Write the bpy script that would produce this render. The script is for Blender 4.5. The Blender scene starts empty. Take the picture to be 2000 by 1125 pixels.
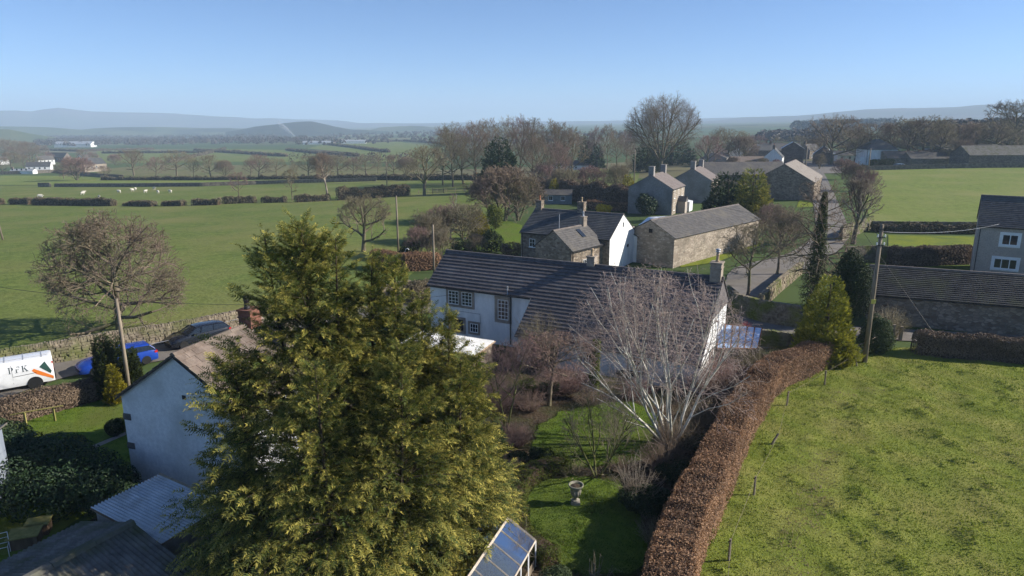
import bpy, math, random
import numpy as np
from mathutils import Vector
from mathutils.geometry import delaunay_2d_cdt
sc = bpy.context.scene
COL = sc.collection
R = math.radians

# ---------------------------------------------------------------- camera
CAM_H, PITCH, FOC = 17.0, R(13.6), 1333.0          # metres, radians, pixels of a 2000 px wide frame
cam_d = bpy.data.cameras.new('camera')
cam_d.sensor_width = 36.0
cam_d.lens = 36.0 * FOC / 2000.0
cam_d.clip_start, cam_d.clip_end = 0.5, 40000
cam = bpy.data.objects.new('camera', cam_d)
cam.location = (0, 0, CAM_H)
cam.rotation_euler = (math.pi / 2 - PITCH, 0, 0)
COL.objects.link(cam)
sc.camera = cam

# ---------------------------------------------------------------- sky, sun, exposure
SUN_EL, SUN_AZ = R(27), R(88)                       # azimuth clockwise from +Y (straight ahead)
world = bpy.data.worlds.new('World')
sc.world = world
world.use_nodes = True
wn = world.node_tree
wn.nodes.clear()
sky = wn.nodes.new('ShaderNodeTexSky')
sky.sky_type = 'NISHITA'
sky.sun_disc = False
sky.sun_elevation = SUN_EL
sky.sun_rotation = SUN_AZ
sky.altitude = 0
sky.air_density = 0.6
sky.dust_density = 0.15
sky.ozone_density = 6.0
bg = wn.nodes.new('ShaderNodeBackground')
bg.inputs['Strength'].default_value = 0.095
wo = wn.nodes.new('ShaderNodeOutputWorld')
wn.links.new(sky.outputs[0], bg.inputs[0])
wn.links.new(bg.outputs[0], wo.inputs[0])
sun_d = bpy.data.lights.new('sun', 'SUN')
sun_d.energy = 5.0
sun_d.angle = R(0.53)
sun_d.color = (1.0, 0.93, 0.82)
sun = bpy.data.objects.new('sun', sun_d)
sv = Vector((math.sin(SUN_AZ) * math.cos(SUN_EL), math.cos(SUN_AZ) * math.cos(SUN_EL), math.sin(SUN_EL)))
sun.rotation_euler = sv.to_track_quat('Z', 'Y').to_euler()
sun.location = (60, -10, 60)
COL.objects.link(sun)
sc.view_settings.view_transform = 'Standard'
sc.view_settings.look = 'None'
sc.view_settings.exposure = 0.75
sc.view_settings.gamma = 1.0
sc.view_settings.use_curve_mapping = False
sc.render.engine = 'CYCLES'
sc.cycles.max_bounces = 5
sc.cycles.diffuse_bounces = 2
sc.cycles.glossy_bounces = 2
sc.cycles.transmission_bounces = 4
sc.cycles.transparent_max_bounces = 8
sc.cycles.volume_bounces = 1
sc.cycles.use_denoising = True
sc.cycles.sample_clamp_indirect = 4.0
sc.cycles.use_adaptive_sampling = True
sc.cycles.adaptive_threshold = 0.02

# ---------------------------------------------------------------- lie of the land
def sstep(a, b, x):
    t = min(1.0, max(0.0, (x - a) / (b - a)))
    return t * t * (3 - 2 * t)
def pw(x, pts):
    if x <= pts[0][0]:
        return pts[0][1]
    for (a, b), (c, d) in zip(pts, pts[1:]):
        if x <= c:
            t = (x - a) / (c - a)
            return b + (d - b) * t
    return pts[-1][1]
DROP = [(75, 0), (110, .55), (140, 2.0), (180, 4.3), (240, 6.6), (360, 11), (500, 16), (800, 22), (1500, 30), (3000, 44), (9000, 60)]
RISE = [(120, 0), (200, 1.2), (400, 4.5), (1000, 17), (2000, 38), (5000, 85)]
def tz(x, y):
    s = 0.75 * y - 0.65 * x
    q = 0.5 * y + 0.87 * x
    return -pw(s, DROP) + pw(q, RISE)
def ray(px, py):
    u = (px - 1000) / FOC
    v = (562.5 - py) / FOC
    return u, math.cos(PITCH) + v * math.sin(PITCH), -math.sin(PITCH) + v * math.cos(PITCH)
def G(px, py, h=0.0):
    """point of the land (or h metres over it) seen at this place of the survey photograph"""
    d = ray(px, py)
    t, last = 5.0, 5.0
    while t < 12000:
        if CAM_H + d[2] * t <= tz(d[0] * t, d[1] * t) + h:
            break
        last = t
        t *= 1.02
    a, b = last, t
    for _ in range(30):
        m = (a + b) / 2
        if CAM_H + d[2] * m <= tz(d[0] * m, d[1] * m) + h:
            b = m
        else:
            a = m
    return Vector((d[0] * b, d[1] * b, tz(d[0] * b, d[1] * b)))
def at(x, y, h=0.0):
    return Vector((x, y, tz(x, y) + h))
def height_to(p, py):
    """height over point p that shows at image row py"""
    d = ray(1000, py)
    return CAM_H + p.y * d[2] / d[1] - p.z
def pxm(p):
    """metres per survey pixel at p"""
    return (p.y * math.cos(PITCH) + (CAM_H - p.z) * math.sin(PITCH)) / FOC

# ---------------------------------------------------------------- noise in numpy
def vnoise(x, y, seed=0):
    xi = np.floor(x).astype(np.int64)
    yi = np.floor(y).astype(np.int64)
    fx, fy = x - xi, y - yi
    fx = fx * fx * (3 - 2 * fx)
    fy = fy * fy * (3 - 2 * fy)
    def h(a, b):
        n = (a * 374761393 + b * 668265263 + seed * 1442695041) & 0x7fffffff
        n = ((n ^ (n >> 13)) * 1274126177) & 0x7fffffff
        return ((n ^ (n >> 16)) & 0xffff) / 65535.0
    return (h(xi, yi) * (1 - fx) + h(xi + 1, yi) * fx) * (1 - fy) + (h(xi, yi + 1) * (1 - fx) + h(xi + 1, yi + 1) * fx) * fy
def fbm(x, y, o=4, seed=0):
    s, a = 0, .5
    for i in range(o):
        s = s + a * vnoise(x * 2 ** i, y * 2 ** i, seed + i)
        a *= .5
    return s

# ---------------------------------------------------------------- materials
MATS = {}
def L_(nt, a, b):
    nt.links.new(a, b)
def nmat(name, c1, c2, scale=1.0, rough=0.9, c3=None, s3=0.15, f3=(.45, .7), bump=0.0, bscale=None, spec=0.2, metal=0.0, stretch=None, lo=.35, hi=.65, coat=0, objvar=0):
    """two colours mixed by noise in world space, a third by a larger noise; fine relief"""
    if name in MATS:
        return MATS[name]
    m = bpy.data.materials.new(name)
    m.use_nodes = True
    nt = m.node_tree
    b = nt.nodes['Principled BSDF']
    geo = nt.nodes.new('ShaderNodeNewGeometry')
    pos = geo.outputs['Position']
    if stretch:
        mp = nt.nodes.new('ShaderNodeMapping')
        mp.inputs['Scale'].default_value = stretch
        L_(nt, pos, mp.inputs[0])
        pos = mp.outputs[0]
    n1 = nt.nodes.new('ShaderNodeTexNoise')
    n1.inputs['Scale'].default_value = scale
    n1.inputs['Detail'].default_value = 6
    n1.inputs['Roughness'].default_value = .65
    L_(nt, pos, n1.inputs['Vector'])
    rp = nt.nodes.new('ShaderNodeValToRGB')
    rp.color_ramp.elements[0].position = lo
    rp.color_ramp.elements[1].position = hi
    rp.color_ramp.elements[0].color = (*c1, 1)
    rp.color_ramp.elements[1].color = (*c2, 1)
    L_(nt, n1.outputs['Fac'], rp.inputs[0])
    out = rp.outputs[0]
    if c3:
        n2 = nt.nodes.new('ShaderNodeTexNoise')
        n2.inputs['Scale'].default_value = s3
        n2.inputs['Detail'].default_value = 5
        L_(nt, pos, n2.inputs['Vector'])
        r2 = nt.nodes.new('ShaderNodeMapRange')
        r2.inputs[1].default_value, r2.inputs[2].default_value = f3
        L_(nt, n2.outputs['Fac'], r2.inputs[0])
        mx = nt.nodes.new('ShaderNodeMix')
        mx.data_type = 'RGBA'
        L_(nt, r2.outputs[0], mx.inputs[0])
        L_(nt, out, mx.inputs[6])
        mx.inputs[7].default_value = (*c3, 1)
        out = mx.outputs[2]
    if objvar:
        oi = nt.nodes.new('ShaderNodeObjectInfo')
        mo = nt.nodes.new('ShaderNodeMapRange')
        mo.inputs[3].default_value, mo.inputs[4].default_value = 1 - objvar, 1 + objvar
        L_(nt, oi.outputs['Random'], mo.inputs[0])
        vm = nt.nodes.new('ShaderNodeVectorMath')
        vm.operation = 'SCALE'
        L_(nt, out, vm.inputs[0])
        L_(nt, mo.outputs[0], vm.inputs['Scale'])
        out = vm.outputs[0]
    L_(nt, out, b.inputs['Base Color'])
    b.inputs['Roughness'].default_value = rough
    b.inputs['Specular IOR Level'].default_value = spec
    b.inputs['Metallic'].default_value = metal
    b.inputs['Coat Weight'].default_value = coat
    if bump:
        n3 = nt.nodes.new('ShaderNodeTexNoise')
        n3.inputs['Scale'].default_value = bscale or scale * 2
        n3.inputs['Detail'].default_value = 6
        L_(nt, pos, n3.inputs['Vector'])
        bp = nt.nodes.new('ShaderNodeBump')
        bp.inputs['Strength'].default_value = 1.0
        bp.inputs['Distance'].default_value = bump
        L_(nt, n3.outputs['Fac'], bp.inputs['Height'])
        L_(nt, bp.outputs[0], b.inputs['Normal'])
    MATS[name] = m
    return m
def leafmat(name, dark, light, tip=None, rough=.75, transl=.3, spec=.25):
    """leaf colour from the per-leaf attribute 'v' (variation) and 'tip' (young growth)"""
    if name in MATS:
        return MATS[name]
    m = bpy.data.materials.new(name)
    m.use_nodes = True
    nt = m.node_tree
    b = nt.nodes['Principled BSDF']
    at_ = nt.nodes.new('ShaderNodeAttribute')
    at_.attribute_name = 'v'
    rp = nt.nodes.new('ShaderNodeValToRGB')
    rp.color_ramp.elements[0].color = (*dark, 1)
    rp.color_ramp.elements[1].color = (*light, 1)
    L_(nt, at_.outputs['Fac'], rp.inputs[0])
    out = rp.outputs[0]
    if tip:
        t_ = nt.nodes.new('ShaderNodeAttribute')
        t_.attribute_name = 'tip'
        mx = nt.nodes.new('ShaderNodeMix')
        mx.data_type = 'RGBA'
        L_(nt, t_.outputs['Fac'], mx.inputs[0])
        L_(nt, out, mx.inputs[6])
        mx.inputs[7].default_value = (*tip, 1)
        out = mx.outputs[2]
    L_(nt, out, b.inputs['Base Color'])
    b.inputs['Roughness'].default_value = rough
    b.inputs['Specular IOR Level'].default_value = spec
    if transl:
        tr = nt.nodes.new('ShaderNodeBsdfTranslucent')
        L_(nt, out, tr.inputs[0])
        ms = nt.nodes.new('ShaderNodeMixShader')
        ms.inputs[0].default_value = transl
        L_(nt, b.outputs[0], ms.inputs[1])
        L_(nt, tr.outputs[0], ms.inputs[2])
        L_(nt, ms.outputs[0], nt.nodes['Material Output'].inputs[0])
    MATS[name] = m
    return m
def plain(name, c, rough=.5, spec=.4, metal=0, coat=0):
    return nmat(name, tuple(x * .93 for x in c), tuple(min(1, x * 1.05) for x in c), 3.0, rough, spec=spec, metal=metal, coat=coat)

# ---------------------------------------------------------------- objects
def link(o, parent=None):
    COL.objects.link(o)
    if parent is not None:
        o.parent = parent
    return o
def tag(o, label=None, cat=None, group=None, kind=None):
    if label: o['label'] = label
    if cat: o['category'] = cat
    if group: o['group'] = group
    if kind: o['kind'] = kind
    return o
def thing(name, label, cat, loc=(0, 0, 0), rz=0.0, group=None):
    o = bpy.data.objects.new(name, None)
    o.empty_display_size = .3
    o.location = loc
    o.rotation_euler = (0, 0, rz)
    link(o)
    return tag(o, label, cat, group)
def mesh_np(name, V, Fs, mat, parent=None, attrs=None, smooth=False):
    """V (n,3); Fs list of int arrays (m,k); attrs {name: per-vertex floats}"""
    V = np.asarray(V, dtype=np.float32)
    me = bpy.data.meshes.new(name)
    me.vertices.add(len(V))
    me.vertices.foreach_set('co', V.ravel())
    Fs = [np.asarray(f, dtype=np.int32) for f in Fs if len(f)]
    nl = sum(f.size for f in Fs)
    npoly = sum(len(f) for f in Fs)
    me.loops.add(nl)
    me.loops.foreach_set('vertex_index', np.concatenate([f.ravel() for f in Fs]))
    me.polygons.add(npoly)
    tot = np.concatenate([np.full(len(f), f.shape[1], dtype=np.int32) for f in Fs])
    me.polygons.foreach_set('loop_start', np.concatenate([[0], np.cumsum(tot)[:-1]]).astype(np.int32))
    me.polygons.foreach_set('loop_total', tot)
    me.polygons.foreach_set('use_smooth', np.full(npoly, smooth))
    for k, a in (attrs or {}).items():
        at_ = me.attributes.new(k, 'FLOAT', 'POINT')
        at_.data.foreach_set('value', np.asarray(a, dtype=np.float32))
    me.materials.append(mat)
    me.update(calc_edges=True)
    o = bpy.data.objects.new(name, me)
    return link(o, parent)
class MB:
    """collects simple solids; build() links them as one mesh object"""
    def __init__(s):
        s.v, s.f = [], []
    def face(s, *pts):
        i = len(s.v)
        s.v += [tuple(p) for p in pts]
        s.f.append(tuple(range(i, i + len(pts))))
        return s
    def hexa(s, b, t):
        """b, t: four points each, same winding (counter-clockwise seen from the top)"""
        i = len(s.v)
        s.v += [tuple(p) for p in b] + [tuple(p) for p in t]
        s.f += [(i + 3, i + 2, i + 1, i), (i + 4, i + 5, i + 6, i + 7)]
        for k in range(4):
            n = (k + 1) % 4
            s.f.append((i + k, i + n, i + 4 + n, i + 4 + k))
        return s
    def box(s, x0, x1, y0, y1, z0, z1):
        return s.hexa([(x0, y0, z0), (x1, y0, z0), (x1, y1, z0), (x0, y1, z0)], [(x0, y0, z1), (x1, y0, z1), (x1, y1, z1), (x0, y1, z1)])
    def pbox(s, o, u, n, u0, u1, z0, z1, d0, d1):
        """box on a wall face: o origin, u along, n outward"""
        o, u, n = Vector(o), Vector(u), Vector(n)
        P = lambda a, d, z: o + u * a + n * d + Vector((0, 0, z))
        return s.hexa([P(u0, d1, z0), P(u1, d1, z0), P(u1, d0, z0), P(u0, d0, z0)], [P(u0, d1, z1), P(u1, d1, z1), P(u1, d0, z1), P(u0, d0, z1)])
    def prism(s, prof, a0, a1, axis='x'):
        """prof: list of (p,q) points; extruded along an axis. x: (y,z); y: (x,z); z: (x,y)"""
        i, n = len(s.v), len(prof)
        mk = {'x': lambda p, a: (a, p[0], p[1]), 'y': lambda p, a: (p[0], a, p[1]), 'z': lambda p, a: (p[0], p[1], a)}[axis]
        s.v += [mk(p, a0) for p in prof] + [mk(p, a1) for p in prof]
        s.f += [tuple(range(i + n - 1, i - 1, -1)), tuple(range(i + n, i + 2 * n))]
        for k in range(n):
            m = (k + 1) % n
            s.f.append((i + k, i + m, i + n + m, i + n + k))
        return s
    def lathe(s, prof, c=(0, 0, 0), n=12):
        """prof: list of (r,z) from bottom to top"""
        i = len(s.v)
        for r, z in prof:
            for k in range(n):
                a = 2 * math.pi * k / n
                s.v.append((c[0] + r * math.cos(a), c[1] + r * math.sin(a), c[2] + z))
        for j in range(len(prof) - 1):
            for k in range(n):
                m = (k + 1) % n
                s.f.append((i + j * n + k, i + j * n + m, i + (j + 1) * n + m, i + (j + 1) * n + k))
        s.f.append(tuple(i + k for k in range(n - 1, -1, -1)))
        s.f.append(tuple(i + (len(prof) - 1) * n + k for k in range(n)))
        return s
    def tube(s, pts, rad, n=6):
        pts = [Vector(p) for p in pts]
        rad = rad if isinstance(rad, (list, tuple)) else [rad] * len(pts)
        i = len(s.v)
        for j, p in enumerate(pts):
            t = (pts[min(j + 1, len(pts) - 1)] - pts[max(j - 1, 0)]).normalized()
            ref = Vector((0, 0, 1)) if abs(t.z) < .9 else Vector((1, 0, 0))
            u = t.cross(ref).normalized()
            w = t.cross(u)
            for k in range(n):
                a = 2 * math.pi * k / n
                s.v.append(tuple(p + (u * math.cos(a) + w * math.sin(a)) * rad[j]))
        for j in range(len(pts) - 1):
            for k in range(n):
                m = (k + 1) % n
                s.f.append((i + j * n + k, i + (j + 1) * n + k, i + (j + 1) * n + m, i + j * n + m))
        s.f.append(tuple(i + k for k in range(n)))
        s.f.append(tuple(i + (len(pts) - 1) * n + k for k in range(n - 1, -1, -1)))
        return s
    def build(s, name, mat, parent=None, smooth=False, bevel=0):
        me = bpy.data.meshes.new(name)
        me.from_pydata(s.v, [], s.f)
        me.materials.append(mat)
        if smooth:
            me.polygons.foreach_set('use_smooth', [True] * len(me.polygons))
        me.update()
        o = bpy.data.objects.new(name, me)
        if bevel:
            md = o.modifiers.new('bevel', 'BEVEL')
            md.width = bevel
            md.segments = 2
            md.limit_method = 'ANGLE'
        return link(o, parent)
def copy_tree(o, parent=None):
    c = o.copy()
    link(c)
    c.parent = parent
    for ch in list(o.children):
        copy_tree(ch, c)
    return c
ORD = ['first', 'second', 'third', 'fourth', 'fifth', 'sixth', 'seventh', 'eighth', 'ninth', 'tenth', 'eleventh', 'twelfth', 'thirteenth', 'fourteenth', 'fifteenth', 'sixteenth', 'seventeenth', 'eighteenth', 'nineteenth', 'twentieth', 'twenty-first', 'twenty-second', 'twenty-third', 'twenty-fourth', 'twenty-fifth', 'twenty-sixth', 'twenty-seventh', 'twenty-eighth', 'twenty-ninth', 'thirtieth']

# ================================================================ the land
def ground_material():
    m = bpy.data.materials.new('far_farmland')
    m.use_nodes = True
    nt = m.node_tree
    b = nt.nodes['Principled BSDF']
    geo = nt.nodes.new('ShaderNodeNewGeometry')
    mp = nt.nodes.new('ShaderNodeMapping')
    mp.inputs['Scale'].default_value = (1 / 230, 1 / 150, 0)
    mp.inputs['Rotation'].default_value = (0, 0, .35)
    L_(nt, geo.outputs['Position'], mp.inputs[0])
    vo = nt.nodes.new('ShaderNodeTexVoronoi')
    vo.inputs['Scale'].default_value = 1
    vo.inputs['Randomness'].default_value = .8
    L_(nt, mp.outputs[0], vo.inputs['Vector'])
    sep = nt.nodes.new('ShaderNodeSeparateColor')
    L_(nt, vo.outputs['Color'], sep.inputs[0])
    rp = nt.nodes.new('ShaderNodeValToRGB')
    cr = rp.color_ramp
    cr.interpolation = 'CONSTANT'
    cr.elements[0].color = (.055, .09, .025, 1)
    cr.elements[1].position = .3
    cr.elements[1].color = (.075, .12, .032, 1)
    for p, c in ((.55, (.11, .125, .05, 1)), (.7, (.065, .105, .03, 1)), (.86, (.17, .15, .08, 1)), (.94, (.085, .07, .05, 1))):
        e = cr.elements.new(p)
        e.color = c
    L_(nt, sep.outputs[0], rp.inputs[0])
    n2 = nt.nodes.new('ShaderNodeTexNoise')
    n2.inputs['Scale'].default_value = .02
    n2.inputs['Detail'].default_value = 8
    L_(nt, geo.outputs['Position'], n2.inputs['Vector'])
    mr = nt.nodes.new('ShaderNodeMapRange')
    mr.inputs[1].default_value, mr.inputs[2].default_value = .3, .75
    mr.inputs[3].default_value, mr.inputs[4].default_value = 0, .55
    L_(nt, n2.outputs['Fac'], mr.inputs[0])
    mx = nt.nodes.new('ShaderNodeMix')
    mx.data_type = 'RGBA'
    L_(nt, mr.outputs[0], mx.inputs[0])
    L_(nt, rp.outputs[0], mx.inputs[6])
    mx.inputs[7].default_value = (.075, .085, .035, 1)
    L_(nt, mx.outputs[2], b.inputs['Base Color'])
    b.inputs['Roughness'].default_value = .95
    b.inputs['Specular IOR Level'].default_value = .1
    return m
def sheet(name, mat, xs, ys, zf):
    nx, ny = len(xs), len(ys)
    V = np.array([(x, y, zf(x, y)) for y in ys for x in xs])
    i = np.arange((nx - 1) * (ny - 1))
    a = (i // (nx - 1)) * nx + i % (nx - 1)
    return mesh_np(name, V, [np.stack([a, a + 1, a + 1 + nx, a + nx], 1)], mat, smooth=True)
gx = [8500 * math.sinh(t * 6.2) / math.sinh(6.2) for t in np.linspace(-1, 1, 161)]
gy = [-120 + 9400 * math.sinh(t * 4.6) / math.sinh(4.6) for t in np.linspace(0, 1, 150)]
tag(sheet('ground', ground_material(), gx, gy, lambda x, y: tz(x, y) - .06), kind='structure')

def patch(name, mat, pts, off, step, disp=None, kind='structure', lid=True):
    """a sheet laid over the land inside a polygon of world points"""
    pts = [Vector((p[0], p[1])) for p in pts]
    x0, x1 = min(p.x for p in pts), max(p.x for p in pts)
    y0, y1 = min(p.y for p in pts), max(p.y for p in pts)
    bd = []
    for a, b in zip(pts, pts[1:] + pts[:1]):
        n = max(1, int((b - a).length / step))
        bd += [a + (b - a) * (i / n) for i in range(n)]
    nb = len(bd)
    inner = [Vector((x, y)) for x in np.arange(x0 + step / 2, x1, step) for y in np.arange(y0 + step / 2, y1, step)]
    def inside(p):
        c = False
        for a, b in zip(pts, pts[1:] + pts[:1]):
            if (a.y > p.y) != (b.y > p.y) and p.x < (b.x - a.x) * (p.y - a.y) / (b.y - a.y) + a.x:
                c = not c
        return c
    inner = [p for p in inner if inside(p)]
    v, e, f, *_ = delaunay_2d_cdt(bd + inner, [], [list(range(nb))], 1, 1e-5)
    V = np.array([(p.x, p.y, tz(p.x, p.y) + off) for p in v])
    if disp:
        V[:, 2] += disp(V[:, 0], V[:, 1])
    F = np.array([q for q in f if len(q) == 3])
    # face up
    a, b, c = V[F[:, 0]], V[F[:, 1]], V[F[:, 2]]
    up = np.cross(b - a, c - a)[:, 2] < 0
    F[up] = F[up][:, ::-1]
    return tag(mesh_np(name, V, [F], mat, smooth=True), kind=kind)
def px_poly(pts):
    return [G(*p) for p in pts]
def ribbon(path, w):
    """outline of a lane of width w along world points"""
    P_ = [Vector((p[0], p[1])) for p in path]
    out_l, out_r = [], []
    for i, p in enumerate(P_):
        t = (P_[min(i + 1, len(P_) - 1)] - P_[max(i - 1, 0)]).normalized()
        n = Vector((-t.y, t.x)) * (w[i] if isinstance(w, list) else w) / 2
        out_l.append(p + n)
        out_r.append(p - n)
    return out_l + out_r[::-1]
def smooth_path(pts, n=5):
    P_ = [Vector((p[0], p[1])) for p in pts]
    P_ = [P_[0] * 2 - P_[1]] + P_ + [P_[-1] * 2 - P_[-2]]
    out = []
    for i in range(1, len(P_) - 2):
        a, b, c, d = P_[i - 1:i + 3]
        for k in range(n):
            t = k / n
            out.append(.5 * ((2 * b) + (c - a) * t + (2 * a - 5 * b + 4 * c - d) * t * t + (3 * b - a - 3 * c + d) * t ** 3))
    return out + [P_[-2]]

M_pasture = nmat('pasture_grass', (.088, .12, .026), (.15, .19, .045), .9, .95, c3=(.18, .18, .06), s3=.06, f3=(.42, .72), bump=.12, bscale=2.2, spec=.1)
M_meadow = nmat('meadow_grass', (.115, .155, .032), (.185, .225, .052), .8, .95, c3=(.2, .21, .065), s3=.06, bump=.14, bscale=1.6, spec=.1)
M_verge = nmat('verge_grass', (.13, .17, .018), (.2, .22, .025), 1.2, .95, c3=(.1, .14, .03), s3=.3, bump=.04, bscale=6, spec=.1)
M_lawn = nmat('lawn_grass', (.075, .125, .014), (.125, .175, .024), 2.2, .95, c3=(.11, .125, .03), s3=.25, bump=.03, bscale=14, spec=.1)
M_soil = nmat('garden_soil', (.045, .033, .022), (.09, .066, .045), 3.0, .95, c3=(.05, .06, .02), s3=.5, bump=.08, bscale=6, spec=.1)
M_tarmac = nmat('lane_tarmac', (.15, .135, .12), (.21, .19, .17), 1.2, .9, c3=(.17, .15, .12), s3=.2, bump=.01, bscale=25, spec=.2)
M_rough = nmat('rough_grass', (.12, .12, .045), (.19, .165, .08), .35, .95, c3=(.1, .12, .035), s3=.05, bump=.1, bscale=1.5, spec=.1)

# pastures to the left, in the valley, and to the right beyond the road
patch('left_pasture', M_pasture, px_poly([(-700, 760), (-40, 745), (120, 700), (300, 672), (470, 632), (640, 600), (760, 568), (850, 500), (960, 440), (1000, 398), (960, 380), (760, 372), (500, 396), (200, 398), (-700, 397)]), .0, 6)
patch('sheep_pasture', M_pasture, px_poly([(-500, 398), (200, 399), (500, 396), (760, 372), (960, 380), (985, 362), (880, 348), (700, 358), (400, 363), (100, 362), (-500, 362)]), .02, 12)
patch('valley_strip', M_meadow, px_poly([(-300, 361), (100, 361), (400, 362), (700, 357), (880, 347), (700, 344), (420, 348), (200, 344), (-300, 341)]), .03, 20)
patch('rush_field', M_rough, px_poly([(180, 343), (420, 347), (700, 343), (860, 343), (860, 328), (600, 322), (300, 322), (200, 330)]), .05, 25)
patch('valley_field_a', M_pasture, px_poly([(190, 318), (330, 318), (345, 294), (190, 294)]), .1, 60)
patch('valley_field_b', M_pasture, px_poly([(330, 318), (520, 316), (690, 318), (700, 300), (560, 293), (400, 290)]), .1, 60)
patch('valley_field_c', M_pasture, px_poly([(690, 317), (860, 316), (870, 288), (760, 275), (640, 281), (600, 290), (700, 299)]), .1, 80)
patch('roadside_field', M_meadow, px_poly([(1703, 440), (1690, 395), (1690, 345), (1700, 331), (1800, 327), (2100, 325), (2500, 330), (2500, 442), (1910, 441)]), .0, 5)
patch('orchard_field', M_pasture, px_poly([(1050, 372), (1240, 372), (1250, 336), (1180, 330), (1080, 334)]), .04, 8)
patch('cottage_garden_lawn', M_lawn, px_poly([(860, 500), (940, 492), (1015, 486), (1020, 440), (985, 430), (930, 452), (905, 470)]), .03, 3)
patch('green_by_lane', M_lawn, px_poly([(1400, 560), (1430, 600), (1482, 585), (1560, 525), (1570, 510), (1500, 530), (1420, 545)]), .012, 2)
patch('barn_verge', M_verge, px_poly([(1330, 522), (1400, 512), (1490, 476), (1492, 468), (1320, 512)]), .012, 2)
patch('road_verge', M_verge, px_poly([(1556, 405), (1592, 405), (1590, 360), (1582, 338), (1575, 338), (1570, 365)]), .012, 4)
patch('right_house_lawn', M_verge, px_poly([(1735, 487), (1905, 489), (1905, 462), (1735, 459)]), .012, 3)
patch('right_house_yard', M_lawn, px_poly([(1660, 545), (2100, 560), (2100, 490), (1660, 490)]), .0, 4)
patch('left_garden_lawn', M_lawn, [(-40, 30), (-33, 39.5), (-17, 44), (-14, 41), (-18.6, 30.4), (-20, 22), (-40, 20)], .0, 2)
patch('garden_ground', M_soil, [(-20, 14), (-18.2, 30), (-13, 41), (-6.8, 53), (13, 45.5), (22, 49), (20, 45), (13.2, 36.5), (9.8, 29), (6.8, 22), (4, 14)], .0, 1.2,
      disp=lambda x, y: (fbm(x * .9, y * .9, 3, 5) - .45) * .05)

patch('garden_path', nmat('path_stone', (.22, .2, .17), (.32, .29, .25), 5, .95), px_poly([(178, 872), (186, 876), (246, 850), (246, 844)]), .03, .5)
# lane and road
LANE = smooth_path([G(-260, 820), G(-60, 775), G(110, 722), G(300, 690), G(450, 655), (-15, 60), (-4, 63.5), (8, 62), (22, 66), G(1470, 528), G(1570, 500), G(1615, 470)], 4)
patch('lane', M_tarmac, ribbon(LANE, 4.4), .02, 1.5)
ROAD = smooth_path([G(1440, 560), G(1560, 512), G(1622, 470), G(1622, 430), G(1612, 395), G(1604, 368), G(1596, 345), G(1588, 331), G(1578, 322), G(1540, 313)], 4)
patch('road', M_tarmac, ribbon(ROAD, [4.2] * 9 + [5.0] * (len(ROAD) - 9)), .035, 2.5)
patch('road_junction', M_tarmac, px_poly([(1530, 522), (1585, 502), (1650, 476), (1645, 445), (1598, 445), (1572, 480), (1525, 500)]), .028, 2)
patch('village_yard', M_tarmac, px_poly([(1555, 340), (1650, 338), (1640, 318), (1545, 314)]), .045, 6)
patch('right_lane', M_tarmac, [(17, 49.3), (27, 53), (60, 47.5), (60, 50.2), (30, 56), (22, 61), (20, 60), (20, 55)], .02, 2)

# far hills: ridges with real slopes
M_fell = nmat('fell_moor', (.07, .06, .045), (.13, .11, .07), .004, .95, c3=(.06, .075, .03), s3=.0012, spec=.1)
M_hillwood = nmat('hill_woodland', (.018, .024, .012), (.05, .045, .026), .03, .95, c3=(.03, .045, .015), s3=.003, spec=.1)
M_hillfield = nmat('hill_pasture', (.06, .085, .028), (.12, .12, .05), .006, .95, c3=(.04, .045, .02), s3=.004, f3=(.5, .6), spec=.1)
def hill(name, crest, depth, mat, n=70, rough=.05, seed=1):
    """crest: list of (px, py, distance): a ridge whose crest lies there; it falls away towards and away from us"""
    pts = []
    for px, py, dist in crest:
        d = ray(px, py)
        t = dist / math.hypot(d[0], d[1])
        pts.append(Vector((d[0] * t, d[1] * t, CAM_H + d[2] * t)))
    V, F = [], []
    prof = [(-1.0, 0), (-.75, .12), (-.5, .35), (-.28, .66), (-.12, .9), (0, 1), (.25, .85), (.6, .4), (1, 0)]
    ts = np.linspace(0, len(pts) - 1, n)
    for i, t in enumerate(ts):
        k = min(int(t), len(pts) - 2)
        f = t - k
        f = f * f * (3 - 2 * f)
        c = pts[k].lerp(pts[k + 1], f)
        fwd = Vector((c.x, c.y, 0)).normalized()
        for j, (a, h) in enumerate(prof):
            p = c + fwd * (a * depth)
            base = tz(p.x, p.y) - 3
            p.z = base + (c.z - base) * h
            nn = float(fbm(np.array([p.x / depth * 2.5]), np.array([p.y / depth * 2.5]), 4, seed)[0]) - .47
            p.z += nn * rough * depth * (.25 + h) * (0 if j in (0, 8) else 1)
            V.append(p)
    m = len(prof)
    for i in range(n - 1):
        for j in range(m - 1):
            a = i * m + j
            F.append((a, a + m, a + m + 1, a + 1))
    return tag(mesh_np(name, np.array(V), [np.array(F)], mat, smooth=True), kind='structure')
hill('fell_range', [(-300, 230, 7000), (-60, 216, 7000), (30, 214, 7000), (60, 217, 7000), (115, 212, 7000), (180, 219, 7000), (270, 220, 7000), (360, 226, 7000), (450, 227, 7000), (560, 229, 7000), (660, 234, 7000), (740, 242, 7000), (900, 247, 7000)], 1500, M_fell, 110, .03, 3)
hill('distant_ridge', [(640, 243, 6200), (800, 240, 6200), (1000, 238, 6200), (1180, 236, 6200), (1340, 233, 6200), (1480, 228, 6200), (1640, 224, 6200)], 1000, M_fell, 60, .02, 9)
hill('right_fell', [(1320, 242, 5000), (1480, 231, 5000), (1600, 222, 5000), (1690, 214, 5000), (1780, 212, 5000), (1870, 207, 5000), (1960, 203, 5000), (2080, 198, 5000), (2300, 190, 5000)], 1300, M_fell, 80, .03, 5)
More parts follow.
